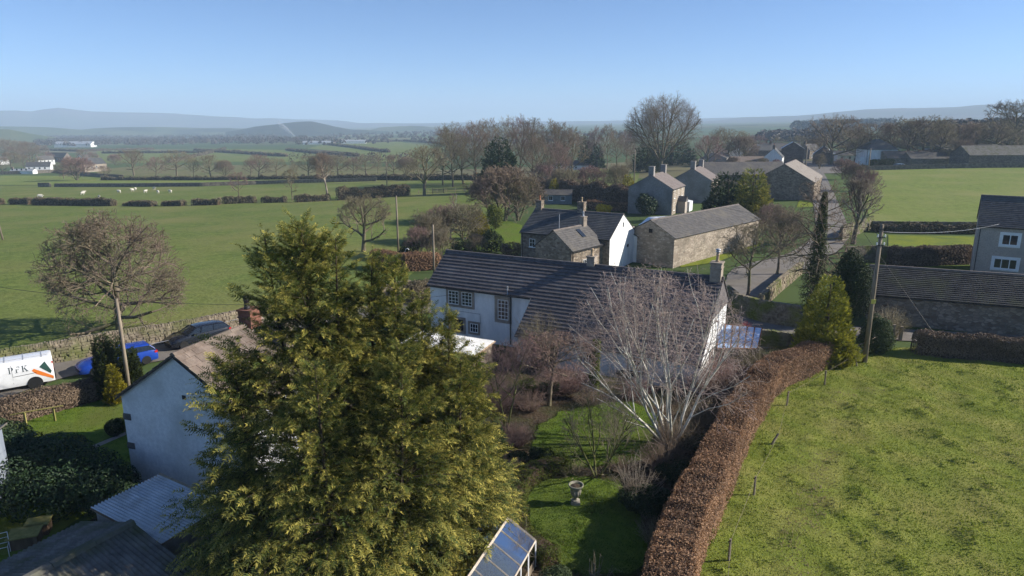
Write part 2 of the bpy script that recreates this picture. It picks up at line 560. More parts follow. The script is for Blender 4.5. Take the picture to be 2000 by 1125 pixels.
hill('right_low_ridge', [(1340, 250, 2500), (1480, 244, 2500), (1600, 240, 2500), (1760, 236, 2500), (2000, 230, 2500), (2250, 226, 2500)], 700, M_hillfield, 60, .02, 6)
hill('wooded_hill', [(440, 258, 2900), (500, 246, 2900), (545, 241, 2900), (610, 238, 2900), (645, 244, 2900), (690, 252, 2900), (760, 256, 2900)], 420, M_hillwood, 60, .03, 7)
hill('wooded_low_hill', [(690, 262, 3300), (740, 250, 3300), (800, 246, 3300), (860, 250, 3300), (960, 248, 3300), (1100, 252, 3300)], 350, M_hillfield, 50, .03, 8)
hill('valley_ridge', [(-200, 250, 3600), (0, 246, 3600), (60, 247, 3600), (160, 252, 3600), (320, 250, 3600), (450, 249, 3600), (540, 252, 3600)], 600, M_hillfield, 60, .03, 11)
hill('near_valley_rise', [(-200, 254, 2300), (-40, 252, 2300), (20, 254, 2300), (60, 262, 2300), (110, 270, 2300)], 300, M_hillfield, 40, .02, 12)

# ================================================================ vegetation builders
M_bark = nmat('tree_bark', (.1, .08, .06), (.21, .175, .13), 3, .95, c3=(.12, .13, .05), s3=.6, bump=.02, bscale=18, spec=.1)
M_twig = nmat('tree_twigs', (.15, .11, .085), (.26, .2, .15), 1.2, .95, c3=(.19, .175, .11), s3=.12, spec=.1)
M_twig_purple = nmat('purple_twigs', (.18, .115, .105), (.3, .2, .18), 1.2, .95, c3=(.22, .17, .13), s3=.4, spec=.1)
M_twig_olive = nmat('olive_twigs', (.16, .14, .09), (.29, .25, .16), 1.2, .95, c3=(.2, .165, .12), s3=.3, spec=.1)
M_twig_pale = nmat('pale_twigs', (.19, .16, .13), (.34, .29, .23), 1.5, .95, c3=(.16, .13, .1), s3=.5, spec=.1)
M_conbark = nmat('conifer_bark', (.045, .034, .024), (.09, .07, .05), 4, .95, spec=.1)
M_birch = nmat('birch_bark', (.42, .4, .34), (.72, .7, .62), 5, .8, c3=(.25, .23, .15), s3=1.2, spec=.2)
M_twig_birch = nmat('birch_twigs', (.27, .2, .18), (.45, .36, .32), 1.2, .95, c3=(.34, .28, .23), s3=.4, spec=.1)
M_ivy_bark = nmat('mossy_bark', (.07, .075, .03), (.16, .16, .06), 4, .95, bump=.02, spec=.1)

def tubes(polys, sides):
    """polys: list of (points, radii); returns V, F of open tapered tubes"""
    VV, FF, off = [], [], 0
    by = {}
    for p, r in polys:
        by.setdefault(len(p), []).append((p, r))
    for k, lst in by.items():
        if k < 2:
            continue
        P_ = np.array([p for p, r in lst], dtype=np.float32)
        Rr = np.array([r for p, r in lst], dtype=np.float32)
        m = len(lst)
        T = np.empty_like(P_)
        T[:, 1:-1] = P_[:, 2:] - P_[:, :-2]
        T[:, 0] = P_[:, 1] - P_[:, 0]
        T[:, -1] = P_[:, -1] - P_[:, -2]
        T /= np.linalg.norm(T, axis=2, keepdims=True) + 1e-9
        ref = np.zeros_like(T)
        d0 = P_[:, -1] - P_[:, 0]
        vert = np.abs(d0[:, 2]) > .8 * np.linalg.norm(d0, axis=1)
        ref[vert] = (1, 0, 0)
        ref[~vert] = (0, 0, 1)
        U = np.cross(T, ref)
        U /= np.linalg.norm(U, axis=2, keepdims=True) + 1e-9
        W = np.cross(T, U)
        a = np.arange(sides) * 2 * np.pi / sides
        V = P_[:, :, None] + Rr[:, :, None, None] * (U[:, :, None] * np.cos(a)[None, None, :, None] + W[:, :, None] * np.sin(a)[None, None, :, None])
        VV.append(V.reshape(-1, 3))
        i = np.arange(m)[:, None, None] * k * sides + np.arange(k - 1)[None, :, None] * sides
        s0 = np.arange(sides)[None, None, :]
        s1 = (s0 + 1) % sides
        F = np.stack([i + s0, i + s0 + sides, i + s1 + sides, i + s1], -1).reshape(-1, 4) + off
        FF.append(F)
        off += m * k * sides
    if not VV:
        return np.zeros((0, 3)), np.zeros((0, 4), int)
    return np.concatenate(VV), np.concatenate(FF)

class Tree:
    """bare tree grown inside an ellipsoid crown"""
    def __init__(s, seed, height, crown_r, crown_base, trunk_r, fork=.3, levels=5, counts=(9, 7, 6, 5, 4), ang=(50, 45, 45, 42, 40), ratio=(.8, .55, .5, .5, .55),
                 trop=(.0, .10, .06, .03, .0), wob=(.06, .14, .18, .22, .25), lean=(0, 0), twig_r=.009, stems=1, spread=0, droop=0, thin=1.0, bole=0, segs=(8, 5, 4, 3, 2, 1)):
        s.rng = random.Random(seed)
        s.h, s.cr, s.cb = height, crown_r, crown_base
        s.cz = (height + crown_base) / 2
        s.cv = (height - crown_base) / 2
        s.levels, s.counts, s.ang, s.ratio, s.trop, s.wob = levels, counts, ang, ratio, trop, wob
        s.twig_r, s.droop, s.thin = twig_r, droop, thin
        s.lean = Vector((lean[0], lean[1], 0))
        s.parts = [[] for _ in range(levels + 1)]
        s.multi = stems > 1
        s.segs = segs
        if bole:
            s.parts[0].append(([Vector((0, 0, -.2)), Vector((0, 0, bole * .5)), Vector((0, 0, bole * 1.1))], [trunk_r * 1.15, trunk_r, trunk_r * .9]))
        for k in range(stems):
            a = 2 * math.pi * (k + s.rng.random() * .5) / stems
            spr = spread * (math.sqrt((k + .2) / stems) * 1.15 if bole else 1)
            if bole:
                a = k * 2.4
            d = Vector((math.cos(a) * spr, math.sin(a) * spr, 1)) + s.lean
            p0 = Vector((math.cos(a) * trunk_r * .8, math.sin(a) * trunk_r * .8 * (.4 if bole else 1), bole - .15)) if stems > 1 else Vector((0, 0, -.15))
            L = ((height - bole) * (.80 if stems == 1 else .95)) / max(.6, d.normalized().z) * (1 if k == 0 else .8 + .25 * s.rng.random())
            s.fork = fork
            s.branch(p0, d.normalized(), L, trunk_r * (1 if stems == 1 else .5 if bole else .7), 0)
    def inside(s, p, slack):
        z = (p.z - s.cz) / s.cv
        if p.z < s.cz:
            z *= .9
        q = (p.x - s.lean.x * p.z) ** 2 + (p.y - s.lean.y * p.z) ** 2
        return q / (s.cr * s.cr) + z * z < slack
    def branch(s, p, d, L, r, lv):
        rng = s.rng
        n = s.segs[lv]
        step = L / n
        pts, rad = [p.copy()], [r]
        dirs = [d]
        w, tr = s.wob[min(lv, 4)], s.trop[min(lv, 4)]
        slack = rng.uniform(.72, 1.1)
        end = max(s.twig_r, r * (.18 if lv == 0 else .25))
        for i in range(n):
            d = Vector((d.x + rng.gauss(0, w), d.y + rng.gauss(0, w), d.z + rng.gauss(0, w) + tr - (s.droop if lv >= 2 else 0) * (.3 + .25 * i)))
            d.normalize()
            q = p + d * step
            if ((lv > 0 and i > 0) or (s.multi and i > 3)) and not s.inside(q, slack):
                break
            p = q
            pts.append(p.copy())
            dirs.append(d)
            rad.append(r + (end - r) * (i + 1) / n)
        s.parts[lv].append((pts, rad))
        if lv >= s.levels:
            return
        nb = s.counts[min(lv, len(s.counts) - 1)]
        nb = max(2, int(nb * (.7 + .6 * rng.random()) * (len(pts) - 1) / n + .5)) if lv else nb
        t0 = s.fork if lv == 0 else .2
        az = rng.random() * 6.28
        for j in range(nb):
            t = t0 + (1 - t0) * (j + rng.random() * .8) / nb
            f = min(t, .999) * (len(pts) - 1)
            k = int(f)
            pos = pts[k].lerp(pts[k + 1], f - k)
            rr = rad[k] + (rad[k + 1] - rad[k]) * (f - k)
            dd = dirs[k + 1]
            az += 2.4 + rng.uniform(-.5, .5)
            an = R(s.ang[min(lv, 4)] * rng.uniform(.7, 1.25))
            if lv == 0:
                an *= 1.25 - .7 * (t - t0) / (1 - t0)
            ref = Vector((0, 0, 1)) if abs(dd.z) < .95 else Vector((1, 0, 0))
            u = dd.cross(ref).normalized()
            v = dd.cross(u)
            cd = dd * math.cos(an) + (u * math.cos(az) + v * math.sin(az)) * math.sin(an)
            if lv == 0:
                cl = s.cr * 1.5 * s.ratio[0] * (1.15 - .45 * (t - t0) / (1 - t0))
            else:
                cl = L * s.ratio[min(lv, 4)] * (1.2 - .6 * t) * rng.uniform(.75, 1.2)
            cr_ = max(s.twig_r, min(rr * .75, r * (.5, .45, .42, .5, .6)[min(lv, 4)]) * s.thin)
            s.branch(pos, cd.normalized(), cl, cr_, lv + 1)
    def meshes(s, split=2, near=True):
        Vt, Ft, off = [], [], 0
        for lv in range(split):
            V, F = tubes(s.parts[lv], (8, 6, 5)[min(lv, 2)])
            Vt.append(V); Ft.append(F + off); off += len(V)
        Vc, Fc, off = [], [], 0
        for lv in range(split, s.levels + 1):
            V, F = tubes(s.parts[lv], 4 if (near and lv == split) else 3)
            Vc.append(V); Fc.append(F + off); off += len(V)
        return (np.concatenate(Vt), np.concatenate(Ft)), (np.concatenate(Vc), np.concatenate(Fc))
def bare_tree(name, label, loc, tree, bark=None, twig=None, rz=0, group=None, split=2, cat='tree'):
    t = thing(name, label, cat, loc, rz, group)
    a, b = tree.meshes(split)
    mesh_np('trunk', a[0], [a[1]], bark or M_bark, t, smooth=True)
    mesh_np('crown', b[0], [b[1]], twig or M_twig, t, smooth=True)
    return t

def unit(n, rg):
    v = rg.normal(size=(n, 3))
    return v / np.linalg.norm(v, axis=1, keepdims=True)
def leaf_quads(C, N, size, rg, flat=.5, aspect=.55, curl=.25):
    """leaf-sized lozenges at C, facing roughly along N"""
    n = len(C)
    nrm = N + unit(n, rg) * flat
    nrm /= np.linalg.norm(nrm, axis=1, keepdims=True)
    t = unit(n, rg)
    u = np.cross(nrm, t)
    u /= np.linalg.norm(u, axis=1, keepdims=True) + 1e-9
    w = np.cross(nrm, u)
    s = (size * rg.uniform(.6, 1.3, n))[:, None]
    V = np.stack([C - u * s, C - w * s * aspect + nrm * s * curl, C + u * s, C + w * s * aspect + nrm * s * curl], 1).reshape(-1, 3)
    F = np.arange(4 * n).reshape(-1, 4)
    v = np.repeat(rg.random(n), 4)
    return V, F, v
def blob_points(n, lobes, rg, shell=.35):
    """points (and outward normals) through the outer part of a union of ellipsoids: lobes (x,y,z,rx,ry,rz)"""
    lobes = np.array(lobes, dtype=float)
    wts = (lobes[:, 3] * lobes[:, 4] + lobes[:, 3] * lobes[:, 5] + lobes[:, 4] * lobes[:, 5])
    pick = rg.choice(len(lobes), n, p=wts / wts.sum())
    d = unit(n, rg)
    rad = 1 - shell * rg.random(n) ** 1.5
    L = lobes[pick]
    C = L[:, :3] + d * L[:, 3:6] * rad[:, None]
    N = d / L[:, 3:6]
    N /= np.linalg.norm(N, axis=1, keepdims=True)
    keep = C[:, 2] > 0.02
    return C[keep], N[keep]
def lumpy(c, r, n, k, rg, lo=.35, hi=.6, flat=1.0):
    """a main ellipsoid with k smaller lobes on its surface"""
    out = [(c[0], c[1], c[2], r[0] * .86, r[1] * .86, r[2] * .86)]
    for d in unit(k, rg):
        f = rg.uniform(lo, hi)
        out.append((c[0] + d[0] * r[0] * .62, c[1] + d[1] * r[1] * .62, c[2] + d[2] * r[2] * .62, r[0] * f, r[1] * f, r[2] * f * flat))
    return out
def leafy_shrub(name, label, loc, lobes, n, size, mat, seed, cat='shrub', rz=0, group=None, stem=True, flat=.6, shell=.4, aspect=.55):
    rg = np.random.default_rng(seed)
    t = thing(name, label, cat, loc, rz, group)
    C, N = blob_points(n, lobes, rg, shell)
    V, F, v = leaf_quads(C, N, size, rg, flat, aspect)
    mesh_np('foliage', V, [F], mat, t, {'v': v})
    if stem:
        rn = random.Random(seed)
        m = MB()
        cx = sum(l[0] for l in lobes) / len(lobes)
        cy = sum(l[1] for l in lobes) / len(lobes)
        top = max(l[2] for l in lobes)
        rr = max(l[3] for l in lobes)
        for k in range(5):
            a = rn.random() * 6.28
            e = Vector((cx + math.cos(a) * rr * .6, cy + math.sin(a) * rr * .6, top * rn.uniform(.7, 1)))
            m.tube([(cx, cy, -.1), Vector((cx, cy, 0)).lerp(e, .5) + Vector((0, 0, .1)), e], [.05, .035, .01], 5)
        m.build('stem', M_bark, t, smooth=True)
    return t
def twig_shrub(name, label, loc, r, h, n, mat, seed, cat='shrub', rz=0, group=None, arch=.5, rad=.012, sub=4, extra=None, spread=1.0):
    """many-stemmed bare shrub: stems rise from the base and branch"""
    rn = random.Random(seed)
    t = thing(name, label, cat, loc, rz, group)
    stems, tw = [], []
    for k in range(n):
        a = rn.random() * 6.283
        rr = r * math.sqrt(rn.random()) * spread
        top = Vector((math.cos(a) * rr, math.sin(a) * rr, h * (1 - .5 * (rr / r) ** 2) * rn.uniform(.75, 1.08)))
        b = Vector((math.cos(a) * rr * .25 + rn.gauss(0, r * .05), math.sin(a) * rr * .25 + rn.gauss(0, r * .05), -.05))
        mid = b.lerp(top, .55) + Vector((rn.gauss(0, r * .06), rn.gauss(0, r * .06), h * .12 * arch))
        q = [b, b.lerp(mid, .55) + Vector((rn.gauss(0, .04), rn.gauss(0, .04), 0)), mid, top]
        stems.append((q, [rad * 1.6, rad * 1.3, rad, rad * .5]))
        for j in range(max(3, int(sub * .65))):
            f = rn.uniform(.3, .98)
            i = min(int(f * 3), 2)
            p = q[i].lerp(q[i + 1], f * 3 - i)
            l = h * rn.uniform(.12, .34)
            d = Vector((rn.gauss(0, 1), rn.gauss(0, 1), rn.gauss(.5, .6))).normalized()
            e = p + d * l
            tw.append(([p, e], [rad * .65, rad * .4]))
    V, F = tubes(stems, 3)
    mesh_np('stems', V, [F], mat, t, smooth=True)
    V, F = tubes(tw, 3)
    mesh_np('twigs', V, [F], extra or mat, t, smooth=True)
    return t

# ---- conifers
def spray_mesh(P0, D, N, L, rg, pairs=5, width=.34, leaf_w=.15, droop=.25):
    """flat fern-like sprays: P0 base points, D direction, N facing, L length -> V, F, tip value per vertex"""
    n = len(P0)
    D = D / (np.linalg.norm(D, axis=1, keepdims=True) + 1e-9)
    S = np.cross(N, D)
    S /= np.linalg.norm(S, axis=1, keepdims=True) + 1e-9
    Nn = np.cross(D, S)
    VV, tip = [], []
    Lc = L[:, None]
    def pt(t):
        return P0 + D * Lc * t + np.array([0, 0, -1.0]) * Lc * droop * t * t
    for k in range(pairs):
        t0 = .12 + .78 * k / pairs
        wl = width * (1.15 - .85 * k / pairs)
        for sd in (-1, 1):
            j = rg.uniform(.7, 1.25, n)[:, None]
            b0 = pt(t0)
            b1 = pt(t0 + leaf_w)
            e = pt(t0 + .22) + S * sd * Lc * wl * j + Nn * Lc * rg.normal(0, .07, n)[:, None]
            VV += [b0, b1, e]
            tip += [.15 + .35 * t0, .15 + .35 * t0, .55 + .45 * t0]
    e0 = pt(.75)
    VV += [e0 - S * Lc * .05, e0 + S * Lc * .05, pt(1.12)]
    tip += [.6, .6, 1.0]
    V = np.stack(VV, 1)
    k = V.shape[1]
    return V.reshape(-1, 3), np.arange(n * k).reshape(-1, 3), np.tile(np.array(tip), n), k
def conifer_crown(leaders, rg, nbranch, nspray, slen, power=.75, rise=.25, tipdroop=.5, pairs=5, leaf_w=.15, inner=.3, width=.34, low=.03, fexp=1.15, tuft=0, plume=.3):
    """leaders: (x,y,z0,height,base radius, lean x, lean y, share). Returns foliage arrays and limb polylines"""
    P0, D, N, L, limbs, bright = [], [], [], [], [], []
    for (lx, ly, z0, h, br, ax, ay, share) in leaders:
        nb = int(nbranch * share)
        for k in range(nb):
            f = low + (1 - low) * ((k + rg.random()) / nb) ** fexp
            z = z0 + (h - z0) * f
            az = rg.uniform(0, 2 * np.pi)
            ln = br * max(.03, (1 - f)) ** power * rg.uniform(.72, 1.12) * (.5 + .85 * float(vnoise(np.array([az * 1.6 + lx * 3]), np.array([z * .8 + ly]), 17)[0])) + .18
            o = np.array([lx + ax * f, ly + ay * f, z])
            out = np.array([math.cos(az), math.sin(az), 0])
            ris = rise * (.6 + f * 1.5) * rg.uniform(.35, 1.6)
            def bp(t):
                return o + out * ln * t + np.array([0, 0, 1]) * (ln * ris * t - ln * tipdroop * .5 * t * t * (1 - f))
            limbs.append(([Vector(bp(t)) for t in (0, .35, .7, .97)], [.008 + .009 * ln, .006 + .006 * ln, .005 + .003 * ln, .004]))
            ns = max(3, int(nspray * ln))
            ts = inner + (1 - inner) * rg.random(ns) ** .7
            for t in ts:
                q = bp(t)
                q2 = bp(t + .05)
                dd = q2 - q
                dd /= np.linalg.norm(dd)
                side = rg.uniform(-1.1, 1.1) * (1.1 - .7 * t)
                lat = np.array([-out[1], out[0], 0])
                d = dd + lat * side * .9 + np.array([0, 0, rg.normal(.12 + .2 * f, .35)])
                off = lat * side * ln * plume * rg.random() + rg.normal(0, .035 + .03 * ln, 3)
                P0.append(q + off)
                D.append(d)
                N.append(np.array([0, 0, 1.0]) + out * rg.uniform(0, .9) + rg.normal(0, .35, 3))
                L.append(slen * rg.uniform(.6, 1.35) * (.65 + .35 * min(1, ln)))
                bright.append(t)
        # loose sprays close round the stem so that it does not stand bare
        for k in range(int(tuft * share)):
            f = rg.random() ** .8
            az = rg.uniform(0, 2 * np.pi)
            out = np.array([math.cos(az), math.sin(az), 0])
            q = np.array([lx + ax * f, ly + ay * f, z0 + (h - z0) * f]) + out * rg.uniform(.02, .35) * (1.15 - f)
            P0.append(q)
            D.append(out * rg.uniform(.3, 1) + np.array([0, 0, rg.uniform(.1, 1.1)]))
            N.append(out + rg.normal(0, .5, 3))
            L.append(slen * rg.uniform(.6, 1.3))
            bright.append(rg.uniform(.5, 1))
    P0, D, N, L, br_ = map(np.array, (P0, D, N, L, bright))
    V, F, tip, k = spray_mesh(P0, D, N, L, rg, pairs, width, leaf_w)
    v = np.repeat(rg.random(len(P0)) * .7 + .3 * rg.random(len(P0)), k)
    tip = np.clip(tip ** 1.6 * np.repeat(.25 + .9 * br_ ** 2, k) * np.repeat(rg.uniform(.0, 1.9, len(P0)), k), 0, 1)
    return V, F, v, tip, limbs
def conifer(name, label, loc, leaders, seed, mat, nbranch, nspray, slen, cat='tree', group=None, trunk_r=.2, rz=0, bark=None, **kw):
    rg = np.random.default_rng(seed)
    t = thing(name, label, cat, loc, rz, group)
    V, F, v, tip, limbs = conifer_crown(leaders, rg, nbranch, nspray, slen, **kw)
    mesh_np('crown', V, [F], mat, t, {'v': v, 'tip': tip})
    tr = []
    for (lx, ly, z0, h, br, ax, ay, share) in leaders:
        n = 6
        tr.append(([Vector((lx * (.35 + .65 * min(1, i / 2)), ly * (.35 + .65 * min(1, i / 2)), -.2)) if i == 0 else Vector((lx + ax * i / n, ly + ay * i / n, z0 + (h - z0) * i / n)) for i in range(n + 1)],
                   [trunk_r * (1 - .95 * i / n) * (.6 + .4 * share) + .01 for i in range(n + 1)]))
    V1, F1 = tubes(tr, 8)
    V2, F2 = tubes(limbs, 4)
    mesh_np('trunk', np.concatenate([V1, V2]), [np.concatenate([F1, F2 + len(V1)])], bark or M_conbark, t, smooth=True)
    return t

def dense_cone(name, label, p, h, r, mat, seed, n, slen, power=.6, lump=.3, cat='tree', group=None, base=.02, up=.75):
    """close-textured conifer: short upswept sprays through the outer part of a lumpy cone"""
    n = int(n * .8)
    rg = np.random.default_rng(seed)
    t = thing(name, label, cat, p, rg.random() * 6.28, group)
    f = base + (1 - base) * (1 - np.sqrt(1 - rg.random(n) * .995))
    az = rg.random(n) * 2 * np.pi
    nz = vnoise(az * 2.2 + 3 * np.sin(f * 9 + seed), f * h * 1.1 + seed, seed) * .6 + vnoise(az * 5, f * h * 2.6, seed + 1) * .4
    depth = .45 + .55 * rg.random(n) ** .45
    rad = r * (1 - f) ** power * (1 - lump + 2 * lump * nz) * depth
    # pull in towards the ground a little, like a clipped skirt
    out = np.column_stack([np.cos(az), np.sin(az), np.zeros(n)])
    P0 = out * rad[:, None] + np.column_stack([np.zeros(n), np.zeros(n), f * h])
    D = out * .7 + np.array([0, 0, up]) + rg.normal(0, .3, (n, 3))
    N = out + rg.normal(0, .4, (n, 3))
    L = slen * rg.uniform(.6, 1.35, n) * (.6 + .4 * (1 - f))
    V, F, tip, k = spray_mesh(P0, D, N, L, rg, 3, .4, .26, .05)
    v = np.repeat(rg.random(n) * .8 + .2 * nz, k)
    tip = np.clip(tip * np.repeat(np.clip((depth - .5) * 2, 0, 1) * rg.uniform(.2, 1.2, n), k), 0, 1)
    mesh_np('crown', V, [F], mat, t, {'v': v, 'tip': tip})
    MB().tube([(0, 0, -.2), (0, 0, h * .5), (0, 0, h * .93)], [max(.06, r * .09), max(.04, r * .06), .015], 7).build('trunk', M_conbark, t, smooth=True)
    return t
def dcone(px, py, top, wpx, mat, seed, name, label, n=2600, sl=.3, **k):
    p = G(px, py)
    return dense_cone(name, label, p, height_to(p, top), wpx / 2 * pxm(p), mat, seed, n, sl, **k)
# ---- hedges
def hedge(name, label, path, w, h, mat, core_mat, per_m2, size, seed, cat='hedge', group=None, wob=.08, ragged=.12, flat=.7, taper=.9, stubs=False, aspect=.55, hs=None):
    """path: world points along the middle; leaves over the sides, top and ends of a slightly lumpy bank"""
    rg = np.random.default_rng(seed)
    P_ = [Vector((p[0], p[1])) for p in path]
    cum = [0]
    for a, b in zip(P_, P_[1:]):
        cum.append(cum[-1] + (b - a).length)
    Lt = cum[-1]
    t = thing(name, label, cat, at(P_[0].x, P_[0].y), 0, group)
    o = t.location
    def frame(s):
        s = np.clip(s, 0, Lt - 1e-4)
        k = np.clip(np.searchsorted(cum, s, side='right') - 1, 0, len(P_) - 2)
        A = np.array([[p.x, p.y] for p in P_])
        c = np.array(cum)
        f = ((s - c[k]) / (c[k + 1] - c[k]))[:, None]
        pos = A[k] * (1 - f) + A[k + 1] * f
        tg = A[k + 1] - A[k]
        tg /= np.linalg.norm(tg, axis=1, keepdims=True)
        # soften corners
        return pos, tg, np.stack([-tg[:, 1], tg[:, 0]], 1)
    def hh(s):
        base = np.interp(s, np.linspace(0, Lt, len(hs)), hs) if hs else h
        return base * (1 + wob * 2 * (vnoise(s * .7, s * 0 + seed, seed) - .5) + wob * (vnoise(s * 2.3, s * 0 + 3, seed) - .5))
    def ww(s, z):
        return w / 2 * (1 + wob * 2 * (vnoise(s * .9, z * 1.5 + 9, seed + 1) - .5))
    def place(s, u, z):
        pos, tg, nn = frame(s)
        xy = pos + nn * u[:, None]
        zz = np.array([tz(a, b) for a, b in xy])
        return np.column_stack([xy[:, 0] - o.x, xy[:, 1] - o.y, zz + z - o.z])
    area = Lt * (2 * h + w) + 2 * w * h
    n = int(area * per_m2)
    s = rg.random(n) * (Lt + 2 * w * .4) - w * .4
    r = rg.random(n)
    fs = h / (2 * h + w)
    ends = (s < 0) | (s > Lt)
    side = np.where(r < fs, -1, np.where(r < 2 * fs, 1, 0))
    H_ = hh(np.clip(s, 0, Lt))
    z = np.where(side == 0, H_ + rg.normal(0, ragged, n) * .5, H_ * rg.random(n) ** .8)
    u = np.where(side == 0, rg.uniform(-1, 1, n) * w / 2 * taper, side * ww(s, z) * (1 - (1 - taper) * z / h) + rg.normal(0, ragged, n) * .4)
    # round the shoulders
    ed = np.clip((z - H_ * .8) / (H_ * .2), 0, 1)
    u = np.where(side != 0, u * (1 - .16 * ed * ed), u)
    z = np.where(side == 0, z - .12 * h * np.abs(u / (w / 2)) ** 4, z)
    over = np.where(s < 0, -s, np.where(s > Lt, s - Lt, 0)) / (w * .4)
    u = u * np.sqrt(np.clip(1 - over ** 2, 0, 1))
    z = z * (1 - .25 * over ** 3)
    C = place(np.clip(s, 0, Lt), u, z)
    pos, tg, nn = frame(np.clip(s, 0, Lt))
    ext = np.where(s < 0, s, np.where(s > Lt, s - Lt, 0))
    C[:, :2] += tg * ext[:, None]
    N = np.column_stack([nn * side[:, None], np.where(side == 0, 1.0, .25)]) + np.column_stack([tg * np.sign(ext)[:, None], np.zeros(n)])
    N /= np.linalg.norm(N, axis=1, keepdims=True)
    V, F, v = leaf_quads(C, N, size, rg, flat, aspect)
    pn = np.clip((fbm(s * .55 + 7, z * 1.6 + side * 5, 3, seed) - .28) * 2.2, 0, 1)
    v = np.clip(v * .6 + np.repeat(pn, 4) * .5 - .05, 0, 1)
    mesh_np('leaves', V, [F], mat, t, {'v': v})['kind'] = 'stuff'
    # woody core
    ns = max(2, int(Lt / max(.8, size * 7)))
    ss = np.linspace(0, Lt, ns)
    prof = [(-.43, 0), (-.44, .5), (-.41, .88), (-.2, .96), (.2, .96), (.41, .88), (.44, .5), (.43, 0)]
    rings = [place(ss, np.full(ns, a * w), hh(ss) * b) for a, b in prof]
    V = np.stack(rings, 1).reshape(-1, 3)
    k = len(prof)
    F = [(i * k + j, i * k + j + 1, (i + 1) * k + j + 1, (i + 1) * k + j) for i in range(ns - 1) for j in range(k - 1)]
    mesh_np('core', V, [np.array(F), np.array([list(range(k))[::-1], list(range((ns - 1) * k, ns * k))])], core_mat, t)
    return t
M_hedgecore = nmat('hedge_core', (.05, .035, .024), (.1, .07, .05), 14, .95, bump=.04, bscale=20, spec=.05)
M_beech = leafmat('beech_leaves', (.13, .074, .044), (.45, .265, .145), transl=.2, rough=.6)
M_hawthorn = leafmat('hawthorn_twigs', (.08, .056, .038), (.26, .19, .13), transl=.0)
M_hawthorn_g = leafmat('hawthorn_far', (.075, .066, .04), (.22, .18, .11), transl=.0)
M_gold = leafmat('golden_conifer', (.016, .042, .011), (.085, .125, .026), tip=(.68, .56, .12), transl=.32)
M_lime = leafmat('lime_cypress', (.03, .055, .01), (.13, .16, .02), tip=(.66, .58, .07), transl=.35)
M_goldbright = leafmat('bright_gold_conifer', (.07, .09, .01), (.16, .15, .012), tip=(.6, .46, .03), transl=.25)
M_darkcon = leafmat('dark_conifer', (.006, .018, .007), (.022, .045, .016), tip=(.06, .09, .03), transl=.15)
M_yew = leafmat('yew_green', (.008, .02, .006), (.03, .05, .012), tip=(.09, .1, .02), transl=.15)
M_laurel = leafmat('laurel_leaves', (.012, .028, .011), (.04, .075, .028), rough=.55, transl=.15, spec=.25)
M_box = leafmat('box_leaves', (.05, .07, .01), (.15, .17, .025), transl=.25)
M_ivy = leafmat('ivy_leaves', (.03, .045, .012), (.1, .12, .03), rough=.5, transl=.15)
M_shrubgreen = leafmat('garden_evergreen', (.03, .05, .018), (.09, .12, .05), transl=.2)
M_blossom = leafmat('yellow_blossom', (.5, .33, .02), (.8, .58, .05), transl=.25)

# ================================================================ building helpers
def stonemat(name, c1, c2, joint, scale=2.6, rough=.95, bump=.03, stain=(.1, .09, .06)):
    m = bpy.data.materials.new(name)
    m.use_nodes = True
    nt = m.node_tree
    b = nt.nodes['Principled BSDF']
    geo = nt.nodes.new('ShaderNodeNewGeometry')
    mp = nt.nodes.new('ShaderNodeMapping')
    mp.inputs['Scale'].default_value = (1, 1, 1.8)
    L_(nt, geo.outputs['Position'], mp.inputs[0])
    vo = nt.nodes.new('ShaderNodeTexVoronoi')
    vo.inputs['Scale'].default_value = scale
    L_(nt, mp.outputs[0], vo.inputs['Vector'])
    ve = nt.nodes.new('ShaderNodeTexVoronoi')
    ve.feature = 'DISTANCE_TO_EDGE'
    ve.inputs['Scale'].default_value = scale
    L_(nt, mp.outputs[0], ve.inputs['Vector'])
    sep = nt.nodes.new('ShaderNodeSeparateColor')
    L_(nt, vo.outputs['Color'], sep.inputs[0])
    rp = nt.nodes.new('ShaderNodeValToRGB')
    rp.color_ramp.elements[0].color = (*c1, 1)
    rp.color_ramp.elements[1].color = (*c2, 1)
    L_(nt, sep.outputs[0], rp.inputs[0])
    mr = nt.nodes.new('ShaderNodeMapRange')
    mr.inputs[1].default_value, mr.inputs[2].default_value = .02, .09
    L_(nt, ve.outputs['Distance'], mr.inputs[0])
    mx = nt.nodes.new('ShaderNodeMix')
    mx.data_type = 'RGBA'
    L_(nt, mr.outputs[0], mx.inputs[0])
    mx.inputs[6].default_value = (*joint, 1)
    L_(nt, rp.outputs[0], mx.inputs[7])
    n2 = nt.nodes.new('ShaderNodeTexNoise')
    n2.inputs['Scale'].default_value = .5
    n2.inputs['Detail'].default_value = 8
    L_(nt, geo.outputs['Position'], n2.inputs['Vector'])
    m2 = nt.nodes.new('ShaderNodeMapRange')
    m2.inputs[1].default_value, m2.inputs[2].default_value = .45, .75
    m2.inputs[4].default_value = .5
    L_(nt, n2.outputs['Fac'], m2.inputs[0])
    mz = nt.nodes.new('ShaderNodeMix')
    mz.data_type = 'RGBA'
    L_(nt, m2.outputs[0], mz.inputs[0])
    L_(nt, mx.outputs[2], mz.inputs[6])
    mz.inputs[7].default_value = (*stain, 1)
    L_(nt, mz.outputs[2], b.inputs['Base Color'])
    b.inputs['Roughness'].default_value = rough
    b.inputs['Specular IOR Level'].default_value = .15
    bp = nt.nodes.new('ShaderNodeBump')
    bp.inputs['Distance'].default_value = bump
    L_(nt, mr.outputs[0], bp.inputs['Height'])
    L_(nt, bp.outputs[0], b.inputs['Normal'])
    return m
M_render_w = nmat('white_render', (.66, .67, .66), (.82, .82, .8), 1.6, .9, c3=(.5, .5, .47), s3=.7, f3=(.5, .78), stretch=(1, 1, .4), bump=.012, bscale=10, spec=.15)
